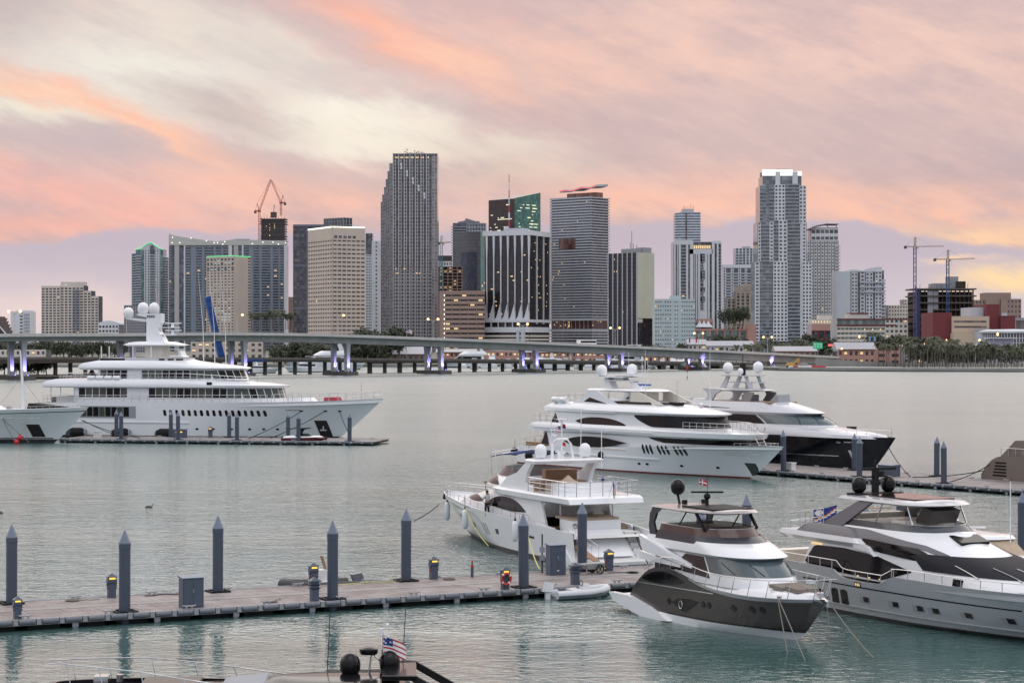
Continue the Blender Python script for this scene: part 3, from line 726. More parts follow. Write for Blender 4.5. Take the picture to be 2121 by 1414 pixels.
# tower under construction with two red cranes
b = Bld('unfinished_dark_tower', 'dark unfinished tower of bare slabs below two red cranes', 541, 590, 590, 450, 3000)
b.core('window_glass', ytop=455); fh = 3.6; n = int(b.h / fh)
for i in range(n + 1):
    e = b.rng.uniform(.2, 2.8) if i > n - 16 else .5
    b.g('floor_band').box(-b.wl - e, e, -e - .3, b.wr, i * fh, i * fh + .8)
for i in range(9): b.fb('column', 'f', b.wl * i / 8.3, b.wl * i / 8.3 + .7, 0, b.h, .1, .5)
for i in range(9): b.g('scaffold').bar((-b.wl * i / 8, -1.5, b.h), (-b.wl * i / 8 + b.rng.uniform(-.4, .4), -1.5, b.h + b.rng.uniform(1, 5)), .3)
b.g('core_top').box(-b.wl * .62, -b.wl * .38, 4, 14, b.h, b.h + 8); b.g('core_top').bar((-b.wl * .5, 8, b.h + 8), (-b.wl * .5 + 1, 8, b.h + 19), .8)
for i in range(26):
    b.fb('lit_window', 'f', b.wl * b.rng.uniform(.2, .8), b.wl * .2 + b.wl * b.rng.uniform(.0, .6) + 1.0, 0, 0.01, .6, .7) if False else None
for i in range(10): u = b.wl * b.rng.choice((.35, .55, .2)); z = b.h * b.rng.uniform(.85, .97); b.fb('lit_window', 'f', u, u + 1.0, z, z + 1.2, .5, .6)
b.done(mats_of(window_glass=G_black, floor_band=wallmat('dark_slab', (84, 78, 78)), column=W_darkconc, core_top=W_darkconc, scaffold=W_darkconc))

def lattice(mb, p, q, w, n, t=0.35):
    """square lattice mast or jib between two points"""
    p, q = Vector(p), Vector(q); d = (q - p).normalized(); up = Vector((0, 1, 0)) if abs(d.y) < .9 else Vector((1, 0, 0))
    a = d.cross(up).normalized() * w / 2; c = a.cross(d).normalized() * w / 2; cs = [a + c, a - c, -a - c, -a + c]
    for e in cs: mb.bar(p + e, q + e, t)
    for i in range(n):
        s0, s1 = p.lerp(q, i / n), p.lerp(q, (i + 1) / n)
        for k in range(4):
            e0, e1 = cs[k], cs[(k + 1) % 4]
            mb.bar(s0 + (e0 if i % 2 else e1), s1 + (e1 if i % 2 else e0), t * .7)
M_craner = mat('crane_red', A(168, 70, 58), 0.6); M_craneb = mat('crane_violet_blue', A(92, 84, 130), 0.6); M_craney = mat('crane_grey_yellow', A(170, 150, 130), 0.6); M_cab2 = mat('crane_counterweight', A(60, 74, 92), 0.6); M_craneblue = mat('crane_blue', A(60, 86, 120), 0.6)
def luffing(label, mx, ybase, ycab, tip, Y):
    o = P(mx, ybase, Y); t = thing('tower_crane', label, 'crane', o, 0, 'cranes over the skyline'); k = lambda px, py: P(px, py, Y) - o
    m = MB(); lattice(m, (0, 0, 0), k(mx, ycab), 2.4, 14); m.build('mast', M_craner, t)
    m = MB(); lattice(m, k(mx, ycab), k(*tip), 2.0, 18, .32); m.build('jib', M_craner, t)
    sgn = -1 if tip[0] > mx else 1
    m = MB(); m.box(-2.2, 2.2, -1.5, 1.5, k(mx, ycab).z - 1.5, k(mx, ycab).z + 1.5); m.box(min(0, sgn * 7), max(0, sgn * 7), -1.3, 1.3, k(mx, ycab).z - .4, k(mx, ycab).z + 1.0); m.build('machinery_deck', M_craner, t)
    m = MB(); m.box(min(sgn * 4, sgn * 7.5), max(sgn * 4, sgn * 7.5), -1.4, 1.4, k(mx, ycab).z - 3.5, k(mx, ycab).z - .6); m.build('counterweight', M_cab2, t)
    m = MB(); top = k(mx, ycab) + Vector((sgn * 3, 0, 11)); m.bar(k(mx, ycab), top, .9); m.bar(top, k(*tip), .25); m.bar(top, k(mx, ycab) + Vector((sgn * 6, 0, 0)), .3); m.build('a_frame', M_craner, t)
luffing('red luffing crane left of the unfinished dark tower, jib raised right', 537, 505, 437, (561, 372), 2995)
luffing('red luffing crane right of the unfinished dark tower, jib raised left', 582, 447, 420, (562, 374), 2999)
# dark glass slab and the dark block behind the beige office
b = Bld('dark_glass_slab', 'dark grey glass slab left of the beige office with white roof lights', 607, 672, 672, 465, 2450)
b.core('window_glass'); b.grid('f', 0, b.wl, 0, b.h, 3.7, b.wl / 5, .16, 0, .4, key='floor_band', lit=.006)
for y in (465, 548, 636): b.solid('f', 0, b.wl, b.z(y) - 2.4, b.z(y), .7, 'wall')
b.solid('f', b.u(635), b.u(638), 0, b.h, .8); b.done(mats_of(window_glass=G_dark, floor_band=wallmat('slate_band', (84, 90, 102)), wall=wallmat('slate_trim', (106, 112, 124))))
b = Bld('dark_rear_block', 'dark glass block peeping over the beige office with white roof lights', 671, 711, 729, 450.5, 2600, ang=40)
b.core('window_glass'); b.grid('f', 0, b.wl, b.z(480), b.h, 5, 5, .1, .12, .5); b.grid('r', 0, b.wr, b.z(480), b.h, 5, 5, .1, .16, .5); b.solid('f', 0, b.wl, b.h - 1, b.h, .8); b.done(mats_of(window_glass=G_mid, wall=W_grey))
# beige office with white lights
b = Bld('white_lit_beige_office', 'beige stone office tower with white lights along its roof edge', 639, 688.5, 756, 470.5, 2100, ang=62)
b.core('window_glass'); n = 27; zt = b.z(494)
for side, w, nb in (('f', b.wl, 10), ('r', b.wr, 7)):
    b.grid(side, 0, w, 0, zt, zt / n, w / nb, .66, .22, .5, lit=.008); b.solid(side, 0, w, zt, b.h, .55)
for j in range(5): b.fb('window', 'r', b.wr * (j + .3) / 7, b.wr * (j + 1.0) / 7, zt + .5, zt + 3.2, .5, .6)
for i in range(40): b.g('roof_light').box(-b.wl * (i + .6) / 40, -b.wl * i / 40, -1.0, -.6, b.h - .3, b.h + 1.0)
for i in range(22): b.g('roof_light').box(.6, 1.0, b.wr * i / 22, b.wr * (i + .6) / 22, b.h - .3, b.h + 1.0)
b.done(mats_of(window_glass=G_dark, wall=W_beige, window=G_dark, roof_light=M_whiteled))
# white condo behind, between office and skyscraper
b = Bld('white_slim_condo', 'slim white condominium between the beige office and the stepped skyscraper', 757, 788, 788, 499, 2550)
b.core('window_glass'); b.grid('f', 0, b.u(770), 0, b.z(527), 3.4, 2.2, .5, .4, .5); b.solid('f', b.u(770), b.wl, 0, b.h, .6)
n = 28
for i in range(n): b.fb('window', 'f', b.u(778), b.u(781), b.h * (i + .3) / n, b.h * (i + .75) / n, .6, .7)
b.box('roof_block', 757, 771, 483, 499, 3); b.done(mats_of(window_glass=G_mid, wall=W_white, window=G_dark, roof_block=G_dark))
# ---- the tallest: stepped silver skyscraper
b = Bld('stepped_skyscraper', 'tallest skyscraper, silver grey with a stepped left side and ribbed face', 787, 906, 906, 318, 2350, depth=45)
zt = b.z(319.5); fh = 4.0
steps = [(813.5, 319.5), (806, 338), (802, 354), (798, 370), (794, 386), (790, 401), (786.5, 416)]
for i in range(1, 7):
    x0, y0 = steps[i]; x1 = steps[i - 1][0]; dy = i * 3.0
    b.core('window_glass', x0, x1, y0, y0=dy); b.grid('f', b.u(x0), b.u(x1), 0, b.z(y0), fh, 2.6, .22, .25, .5, key='wall', off=-dy)
b.core('rib_glass', 813.5, 894, 319.5); b.core('window_glass', 894, 906, 318, y0=-.6)
b.grid('f', b.u(894), b.u(906), 0, b.z(318), fh, 3.3, .25, .25, .5, off=.6)
u0, u1 = b.u(813.5), b.u(894); nr = 7
for j in range(nr):
    a = u0 + (u1 - u0) * j / nr; w = (u1 - u0) / nr
    b.solid('f', a, a + w * .16, 0, zt, 1.6, 'rib'); b.solid('f', a + w * .46, a + w * .56, 0, zt, .9, 'rib'); b.grid('f', a + w * .16, a + w * .46, 0, zt, fh, w, .28, 0, .8, key='floor_band'); b.grid('f', a + w * .56, a + w, 0, zt, fh, w, .18, 0, .5, key='dark_band')
b.grid('f', u0, u1, 0, b.z(560), fh, w / 2, .3, .3, 1.7, key='floor_band')
for px, py in ((829, 338), (841, 353), (853, 368), (865, 383), (877, 399)):
    b.fb('bright_pane', 'f', b.u(px), b.u(px + 4), b.z(py + 6), b.z(py), 1.7, 1.9); b.fb('bright_pane', 'f', b.u(px + .4), b.u(px + 4.4), b.z(py + 13), b.z(py + 7), 1.7, 1.9)
for i in range(22): b.fb('lit_window', 'f', b.u(816 + i * 3.5), b.u(818 + i * 3.5), b.z(328), b.z(325), .9, 1.0) if i % 3 else None
for i in range(8): x = b.rng.uniform(815, 890); y = b.rng.choice((556, 562, 565)); b.fb('lit_window', 'f', b.u(x), b.u(x + 2.2), b.z(y + 1.6), b.z(y), 1.75, 1.85)
b.solid('f', u0, b.wl, zt - .3, zt + .8, 2.0)
for px, h in ((838, 5), (843, 3), (850, 3), (858, 6), (862, 4), (866, 5), (873, 4), (842, 8)):
    b.g('antenna').bar((-b.wl + b.u(px), 12, zt), (-b.wl + b.u(px), 12, zt + h), .35); b.g('antenna').lathe([(.1, 0), (1.1, .4), (1.2, .6)], (-b.wl + b.u(px), 12, zt + h * .7), 8)
b.box('roof_block', 840, 880, 315.5, 319.5, 8, 30)
b.done(mats_of(window_glass=G_silver, rib_glass=G_dark, wall=wallmat('granite_silver', (164, 158, 158), .5), rib=wallmat('silver_rib', (184, 182, 180), .4), floor_band=wallmat('rib_band', (158, 158, 160), .5), dark_band=wallmat('rib_dark_band', (112, 114, 120), .5), bright_pane=wallmat('bright_pane', (206, 206, 204), .3), antenna=W_darkconc, roof_block=W_grey))
# ---- cluster right of it
b = Bld('round_balcony_tower', 'tower with curved balconies and pointed dark roof behind the grey glass block', 935, 1008, 1008, 462, 2750)
b.core('window_glass', 938, 1006, 462); b.balc('f', b.u(935), b.u(966), 0, b.z(466), 3.5, 2.2); b.grid('f', b.u(966), b.u(1008), 0, b.z(463), 5, 4, .2, .2, .6)
b.g('roof').side([(b.u(x) - b.wl, b.z(y)) for x, y in ((945, 463), (950, 459), (962, 457), (965, 452), (985, 458), (993, 458), (993, 463))], 1, 14); b.done(mats_of(window_glass=G_mid, balcony=W_slabg, wall=W_slab, roof=wallmat('lead_roof', (128, 130, 138))))
b = Bld('grey_glass_block', 'flat fronted grey glass block with teal right edge', 942, 995, 1006, 480, 2450, ang=28)
b.core('window_glass'); b.grid('f', 0, b.wl, 0, b.h, 4, b.wl, .12, 0, .15, key='floor_band'); b.fb('dark_inset', 'f', b.u(955), b.u(988), 0, b.z(521), .2, .6); b.solid('r', 0, b.wr, 0, b.h, .3, 'teal_side')
for i in range(30): z = b.rng.uniform(.05, .6) * b.h; u = b.wr * b.rng.uniform(.1, .8); b.fb('lit_window', 'r', u, u + 2, z, z + 1.2, .3, .4)
b.done(mats_of(window_glass=glassmat('smoke_glass', (98, 98, 102), (116, 116, 120)), floor_band=wallmat('smoke_band', (112, 112, 116), .3), dark_inset=glassmat('navy_glass', (66, 70, 84), (84, 88, 100)), teal_side=glassmat('teal_side_glass', (84, 116, 112), (104, 136, 128))))
b = Bld('site_tower', 'unfinished concrete frame building with lit floors left of the grey glass block', 908, 957, 957, 552, 2300)
b.core('dark_core', y0=3); b.grid('f', 0, b.wl, 0, b.h, 3.6, 5, .2, .14, 3.2, off=-3, key='floor_band', lit=.30); b.box('upper_storey', 908, 935, 541, 552, 2); b.grid('f', 0, b.u(935), b.z(552), b.z(541), 6, 3, .5, .5, .5, key='white_frame'); b.box('dark_storey', 908, 935, 529, 541, 3)
b.done(mats_of(dark_core=mat('raw_brown', A(76, 60, 56), .9), floor_band=W_brown, upper_storey=G_dark, white_frame=W_white, dark_storey=G_black))
def hammer(label, mx, ybase, ytop, ycab, left, right, Y, mm):
    """hammerhead crane: mast, cat head, jib, counter jib with weight"""
    o = P(mx, ybase, Y); t = thing('tower_crane', label, 'crane', o, 0, 'cranes over the skyline'); k = lambda px, py: P(px, py, Y) - o; s = 4250 / Y
    m = MB(); lattice(m, (0, 0, 0), k(mx, ycab), 5.2 / s, 20, .9 / s); m.build('mast', mm, t)
    m = MB(); lattice(m, k(mx, ycab), k(mx + 1, ytop), 3.2 / s, 6, .8 / s); m.build('cat_head', M_craney, t)
    m = MB(); lattice(m, k(mx, ycab), k(right, ycab - 1.5), 2.2 / s, 22, .5 / s); m.bar(k(mx + 1, ytop), k(lerp(mx, right, .62), ycab - 1), .3 / s); m.build('jib', M_craney, t)
    m = MB(); lattice(m, k(mx, ycab), k(left, ycab - .5), 2.2 / s, 6, .7 / s); m.bar(k(mx + 1, ytop), k(left, ycab), .3 / s); m.build('counter_jib', M_craney, t)
    m = MB(); a = k(left, ycab - 1.5); m.box(a.x, a.x + 4.5 / s, -1.5, 1.5, a.z - 5.5 / s, a.z); m.build('counterweight', M_cab2, t)
    m = MB(); a = k(mx + 2, ycab + 4); m.box(a.x, a.x + 4 / s, -1, 1, a.z, a.z + 4 / s); m.bar(k(mx + 8, ycab), k(mx + 8, ycab + 14), .25 / s); m.build('cab', M_craney, t)
hammer('pale crane on a teal mast beside the stepped skyscraper', 914, 600, 488, 503, 907, 934, 2295, mat('crane_teal', A(92, 128, 136), .6))
b = Bld('banded_brown_office', 'pinkish brown banded office with warm lights in front of the unfinished frame', 910, 1004, 1004, 602, 1950)
b.core('window_glass'); zt = b.z(607); b.grid('f', b.u(919), b.wl, 0, zt, zt / 13, 6, .58, .0, .7, key='floor_band'); b.grid('f', b.u(919), b.wl, 0, zt, zt / 13, b.wl / 6, 0, .06, .8, lit=.25); b.solid('f', 0, b.u(919), 0, b.h, 1.0); b.solid('f', 0, b.wl, zt, b.h, .9)
for i in range(13): b.fb('stair_light', 'f', b.u(919.6), b.u(921.4), zt * (i + .35) / 13, zt * (i + .7) / 13, .9, 1.2)
b.done(mats_of(window_glass=G_black, wall=W_brown, floor_band=wallmat('brown_band', (158, 136, 124)), stair_light=M_whiteled))
# green glass tower and black tower with white fins
b = Bld('green_glass_tower', 'green glass tower with slanting roof behind the black tower', 1012, 1066, 1119, 411, 2600, ang=48)
for side, w, key in (('f', b.wl, 'window_glass'), ('r', b.wr, 'green_glass')): pass
b.g('window_glass').hexa([(-b.wl, 0, 0), (0, 0, 0), (0, b.wr, 0), (-b.wl, b.wr, 0), (-b.wl, 0, b.h), (0, 0, b.h), (0, b.wr, b.h + 9), (-b.wl, b.wr, b.h + 9)])
b.g('green_face').hexa([(0.05, 0, 0), (0.5, 0, 0), (0.5, b.wr, 0), (0.05, b.wr, 0), (0.05, 0, b.h + .4), (0.5, 0, b.h + .4), (0.5, b.wr, b.h + 9.4), (0.05, b.wr, b.h + 9.4)])
for side, w, nn in (('f', b.wl, 16), ('r', b.wr, 34)):
    for i in range(nn):
        z = b.h - 4 * int(b.rng.uniform(2, 16)) ; u = w * b.rng.uniform(.05, .8); b.fb('lit_window', side, u, u + b.rng.uniform(1.5, 7), z, z + 1.1, .55, .65)
b.fb('lit_window', 'f', b.wl * .35, b.wl * .9, b.h - 26, b.h - 25, .1, .2)
b.done(mats_of(window_glass=G_black, green_face=G_green, lit_window=mat('pale_lit_window', (.8, .8, .6), .4, emit=.55, ecol=(.95, .92, .62))))
b = Bld('black_finned_tower', 'black glass tower with tall white flaring fins and white roof beam', 1004, 1097, 1138, 477, 1950, ang=24)
b.core('window_glass', ytop=487); ztop, zb = b.z(487), b.z(662)
b.grid('f', 0, b.wl, zb, ztop, 4, b.wl, .10, 0, .1, key='floor_band'); b.grid('r', 0, b.wr, zb, ztop, 4, 1.6, .10, .12, .1, key='floor_band')
b.g('roof_beam').box(-b.wl - 1.5, 1.5, -1.8, b.wr + 1, ztop, b.h)
for i in range(7):
    x = -b.wl + b.wl * (i + .35) / 6.35 if i < 6 else -.4
    b.g('fin').side([(x - .42, zb + 8), (x + .42, zb + 8), (x + .42, ztop - 22), (x + .9, ztop - 10), (x + 1.1, ztop), (x - 1.1, ztop), (x - .8, ztop - 10), (x - .42, ztop - 22)], -1.5, .1)
    b.g('fin_foot').side([(x - .42, zb + 16), (x + .42, zb + 16), (x + .42, zb), (x - 6.5, zb), (x - 4.4, zb + 3)], -1.5, .1)
for j in (.33, .67, 1.0): b.fb('fin', 'r', b.wr * j - .9, b.wr * j, zb - 4, ztop, .1, 1.4)
for i in range(46): z = zb + 4 * int(b.rng.uniform(1, (ztop - zb) / 4 - 1)) + 1; u = b.wl * b.rng.uniform(.02, .95); b.fb('lit_window', 'f', u, u + b.rng.uniform(.8, 2.2), z, z + 1.0, .12, .2) if b.rng.random() < .4 else b.fb('lit_window', 'r', u / b.wl * b.wr, u / b.wl * b.wr + 1.2, z, z + 1, .12, .2)
b.g('podium').box(-b.wl - 2, 1.0, -3.0, b.wr + .5, zb - 12, zb - 7)
for i in range(6):
    z = (zb - 13) * i / 6
    b.fb('parking_band', 'f', -2, b.wl, z, z + (zb - 13) / 6 * .55, .2, 3.0); b.fb('parking_band', 'r', 0, b.wr + .5, z, z + (zb - 13) / 6 * .55, .2, 1.2)
b.g('podium').box(-b.wl - 2, .8, -3.0, b.wr, zb - 2.4, zb + .2); b.fb('stair_block', 'f', b.wl * .74, b.wl * .80, 0, zb - 10, .2, 4.0); b.fb('stair_block', 'f', b.wl * .84, b.wl * .92, 0, zb - 8, .2, 3.6)
for i in range(7): b.fb('podium', 'f', b.wl * i / 6.3, b.wl * i / 6.3 + .7, zb - 7, zb - 2.4, 1.0, 2.8)
b.box('roof_block', 1042, 1078, 471, 477, 6, 20); b.g('roof_block').lathe([(3, 0), (3.2, 2), (1.5, 4.5), (.1, 5)], (-b.wl * .6, 10, b.h), 12)
b.done(mats_of(window_glass=G_black, floor_band=wallmat('black_band', (40, 36, 38), .3), roof_beam=W_white, fin=W_white, fin_foot=W_white, podium=W_white, parking_band=W_hotel, stair_block=W_white_b, roof_block=W_slab))
t = thing('radio_mast', 'red and white striped radio mast standing on the black tower', 'mast', P(1054.5, 471, 1965))
for i in range(7):
    m = MB(); z0, z1 = i * 7.15, (i + 1) * 7.15; m.tube([(0, 0, z0), (0, 0, z1)], .75 - i * .07, 8); m.build('mast_section', M_red if i % 2 == 0 else W_white, t)
m = MB(); m.lathe([(.02, 50), (.6, 50.5), (.02, 51.2)], (0, 0, 0), 8); m.build('beacon', M_redled, t)
# balcony tower with red ribbon roof
b = Bld('ribbon_roof_tower', 'grey tower of stacked white balcony slabs with wavy red lit roof ribbon', 1142, 1226, 1260, 410, 2000, ang=42)
b.core('window_glass'); zt, zb = b.h, b.z(662); n = 44
for i in range(n + 1):
    z = zb + (zt - zb) * i / n
    b.g('balcony').box(-b.wl - 1.2, 1.6, -1.6, b.wr + 1.2, z, z + .9)
    b.g('rail').box(-b.wl - .9, 1.3, -1.4, -1.3, z + .9, z + 1.6)
b.fb('mural', 'f', b.wl * .22, b.wl * .62, b.z(514), b.z(493), .2, 1.9)
b.g('base_mural').box(-b.wl + .1, .3, -.3, b.wr, b.z(681), zb - .6)
for i in range(10): b.fb('frame', 'f', b.wl * (i + .1) / 10, b.wl * (i + .14) / 10, b.z(681), zb, .35, .6)
for i in range(9): b.g('balcony').box(-b.wl - 1.2, 1.6, -1.6, b.wr + 1, b.z(681) * i / 9.0, b.z(681) * i / 9.0 + (1.3 if i < 8 else 2.6))
b.g('balcony').box(-b.wl - 1.2, 1.6, -1.7, b.wr + 1, zb - .8, zb + 1.6)
b.g('penthouse').box(-b.wl * .74, -2, 8, b.wr - 6, b.h, b.z(397))
for i in range(14):
    f = lambda s: b.z(394.5) + .7 * math.sin(s * .95) + s * .25
    x0, x1 = -b.wl * .86 + b.wl * .9 * i / 14, -b.wl * .86 + b.wl * .9 * (i + 1) / 14
    b.g('ribbon_roof').hexa([(x0, 4, f(i)), (x1, 4, f(i + 1)), (x1, b.wr - 3, f(i + 1) + 1.5), (x0, b.wr - 3, f(i) + 1.5), (x0, 4, f(i) + 1.8), (x1, 4, f(i + 1) + 1.8), (x1, b.wr - 3, f(i + 1) + 3.3), (x0, b.wr - 3, f(i) + 3.3)])
    b.g('ribbon_light').bar((x0, 3.8, f(i) + .9), (x1, 3.8, f(i + 1) + .9), .4, .8)
for i in range(14): b.fb('lit_window', 'f', *(lambda u, z: (u, u + 1, z, z + 1.2))(b.wl * b.rng.random() * .9, zb + (zt - zb) * (int(b.rng.uniform(0, 44)) / 44) + 1.6), .1, .3)
for i in range(26): u = b.wl * b.rng.uniform(.0, .98); z = b.z(b.rng.uniform(664, 678)); b.fb('lit_window', b.rng.choice('fr'), min(u, b.wr - 2), min(u, b.wr - 2) + .8, z, z + 1.2, .62, .8)
mm = glassmat('mural_maroon', (70, 48, 50), (128, 96, 90), (2.2, 6)); b.done(mats_of(window_glass=G_dark, balcony=wallmat('slab_light', (182, 185, 192)), rail=W_slabg, mural=mm, base_mural=mm, frame=W_white, penthouse=glassmat('mural_rust', (84, 62, 46), (150, 96, 72), (2.5, 8)), ribbon_roof=W_slab, ribbon_light=M_redled))
# dark office with the cream blank wall
b = Bld('cream_walled_office', 'dark ribbed office block with a large cream blank side wall', 1260, 1320, 1354, 523, 1900, ang=45)
b.core('window_glass'); b.grid('f', 0, b.wl, 0, b.h, 3.8, b.wl / 26, .16, .3, .15, key='floor_band', lit=.006)
for i in range(7): b.fb('white_rib', 'f', b.wl * i / 6.05, b.wl * i / 6.05 + .9, 0, b.h, .2, 1.1)
b.solid('r', 0, b.wr, b.z(659), b.h, .8, 'cream_wall'); b.fb('cream_wall', 'r', 0, b.wr * .3, b.z(668), b.z(660), .0, .4); b.fb('dark_base', 'r', .5, b.wr + 3, 0, b.z(668), .1, 3.0)
b.box('roof_block', 1281, 1318, 514, 523, 4, 18); b.g('roof_block').box(-b.wl * .2, 0, 8, 20, b.h, b.h + 5)
for px, h in ((1294, 38), (1291, 14), (1297, 12), (1304, 8)): b.g('antenna').bar((-b.wl + b.u(px), 10, b.h), (-b.wl + b.u(px), 10, b.h + h * 4 / 9 * 1.0 + 4), .35)
b.done(mats_of(window_glass=G_black, floor_band=wallmat('charcoal_band', (70, 68, 76), .4), white_rib=W_slab, cream_wall=W_cream, dark_base=G_black, roof_block=W_grey, antenna=W_darkconc))
# white striped tower, banded blue tower behind
b = Bld('banded_round_tower', 'blue and white banded tower with curved left corner and aerials on top', 1399, 1451, 1451, 441, 2500)
zt = b.z(441)
def rounded(w, d, r, n=8): return [(-w, d), (-w, r)] + [(-w + r - r * math.cos(t), r - r * math.sin(t)) for t in [math.pi / 2 * i / n for i in range(1, n + 1)]] + [(0, 0), (0, d)]
b.g('window_glass').prism(rounded(b.wl, 30, 9), 0, zt)
n = 52
for i in range(n): b.g('floor_band').prism([(x * 1.01 + .1, y - .3) for x, y in rounded(b.wl, 30, 9)], zt * i / n, zt * (i + .42) / n)
b.g('dark_strip').box(-b.wl * .60, -b.wl * .54, -.7, 0, 0, zt)
b.g('upper_drum').prism([(x * .84, y + 2) for x, y in rounded(b.wl, 26, 8)], zt, zt + 1); b.g('roof_block').box(-b.wl * .72, -b.wl * .25, 5, 18, zt, zt + 5)
for i in range(8): x = -b.wl * (.25 + .06 * i); b.g('antenna').bar((x, 8, zt + 5), (x, 8, zt + 5 + b.rng.uniform(2, 7)), .3)
b.done(mats_of(window_glass=glassmat('bluish_band_glass', (70, 88, 108), (130, 148, 166)), floor_band=W_white, dark_strip=G_dark, upper_drum=W_slab, roof_block=W_slab, antenna=W_darkconc))
b = Bld('striped_white_tower', 'white tower with dark vertical window stripes and zigzag balconies', 1395, 1494, 1494, 501, 2150, depth=35)
b.core('window_glass', y0=.2); zt = b.h
zp = lambda z: 1250 + z / 3.72
for a, c in ((543, 556), (566, 572), (578, 596), (636, 652), (666, 692), (700, 706), (712, 722), (728, 757), (782, 800), (805, 818), (834, 856), (872, 886), (904, 910)): b.solid('f', b.u(zp(a)), b.u(zp(c)), 0, b.z(526) if 666 < a < 834 else zt, .9)
b.solid('f', b.u(zp(666)), b.u(zp(840)), b.z(526), b.z(516), .9); b.solid('f', 0, b.u(zp(690)), zt - 3, zt + 2, 1.0); b.solid('f', b.u(zp(838)), b.wl, zt - 2, zt + 1, 1.0)
b.balc('f', b.u(zp(596)), b.u(zp(636)), 0, zt - 4, 3.4, .9, lit=.02); b.balc('f', b.u(zp(886)), b.wl, 0, zt - 4, 3.4, .9)
for i, (z0, z1) in enumerate(((690, 755), (757, 820), (822, 887), (888, 950), (952, 985), (987, 1020), (1022, 1060), (1062, 1125))):
    o = 745 if i % 2 else 757
    y0, y1 = 340 + z0 / 3.72, 340 + z1 / 3.72; b.fb('zigzag_recess', 'f', b.u(zp(o)), b.u(zp(o + 25)), b.z(y1), b.z(y0), .5, .95); b.balc('f', b.u(zp(o)), b.u(zp(o + 25)), b.z(y1), b.z(y0), 3.4, 1.2)
    b.solid('f', b.u(zp(757 if o == 745 else 745)) + (0 if o == 757 else b.u(zp(770)) - b.u(zp(757))), b.u(zp(757)) if o == 757 else b.u(zp(782)), b.z(y1), b.z(y0), .9)
b.solid('f', b.u(zp(757)), b.u(zp(782)), 0, b.z(643), .9)
for i in range(9): b.fb('lit_window', 'f', b.u(1437 + i * 4), b.u(1439.5 + i * 4), b.z(515), b.z(508), .25, .4)
b.done(mats_of(window_glass=G_dark, wall=W_white, balcony=W_slabg, zigzag_recess=G_dark))
# aqua tower
b = Bld('aqua_tower', 'pale aqua block with rows of small dark windows near the bridge', 1356, 1440, 1440, 619, 1600)
b.core('wall'); n = 14; nb = 17
for i in range(n):
    for j in range(nb):
        if j in (7, 10) or (j == 3 and i % 2): continue
        a = b.wl * (j + .3) / nb; b.fb('window', 'f', a, a + b.wl / nb * .55, b.h * (i + .15) / n, b.h * (i + .42) / n, .02, .12)
for i in range(9): a, z = b.rng.randrange(nb), b.rng.randrange(n); b.fb('lit_window', 'f', b.wl * (a + .3) / nb, b.wl * (a + .7) / nb, b.h * (z + .15) / n, b.h * (z + .4) / n, .13, .18)
b.box('roof_block', 1390, 1412, 612, 619, 5, 18); b.done(mats_of(wall=W_aqua, window=G_dark, roof_block=W_aqua))
# condos behind
b = Bld('pale_condo_rear', 'pale grey condominium rising behind the balcony condominium next to the tallest white condo', 1523, 1574, 1574, 514, 2700)
b.core('window_glass'); b.grid('f', 0, b.wl, 0, b.h, 3.6, 4.4, .2, .4, .9); b.balc('f', 0, b.wl * .3, 0, b.h - 5, 3.6, 2.0); b.box('roof_block', 1540, 1556, 510, 514, 5); b.done(mats_of(window_glass=G_blue, wall=W_white_b, balcony=W_slab, roof_block=W_slab))
b = Bld('balcony_condo', 'pale balcony condominium left of the tallest white condo', 1497, 1564, 1564, 548, 2450)
b.core('window_glass'); fh = 3.3
for a, c, s in ((0, .1, 'w'), (.1, .25, 'b'), (.25, .33, 'w'), (.33, .48, 'b'), (.48, .56, 'w'), (.56, .68, 'b'), (.68, .75, 'w'), (.75, .88, 'b'), (.88, 1, 'w')):
    if s == 'w': b.grid('f', b.wl * a, b.wl * c, 0, b.h, fh, 3, .3, .5, .8)
    else: b.balc('f', b.wl * a, b.wl * c, 0, b.h - 8, fh, 1.4, lit=.03)
b.solid('f', 0, b.wl, b.h - 4, b.h, 1.0); b.done(mats_of(window_glass=G_blue, wall=W_white, balcony=W_slab))
b = Bld('tan_deco_building', 'tan stone building with stepped top and tall window slots', 1506, 1563, 1563, 590, 2050)
for x0, x1, yt, dy in ((1506, 1524, 616, 2), (1524, 1563, 604, 0)):
    b.core('window_glass', x0, x1, yt, y0=dy); b.grid('f', b.u(x0), b.u(x1), 0, b.z(yt), 30, 4.2, .12, .45, .7, off=-dy); b.grid('f', b.u(x0), b.u(x1), 0, b.z(yt), 3.4, 4.2, .35, 0, .4, off=-dy)
b.box('wall', 1524, 1544, 592, 604.2, 3, 18); b.box('wall', 1541, 1563, 587, 604.2, 6, 20); b.done(mats_of(window_glass=G_dark, wall=W_deco))
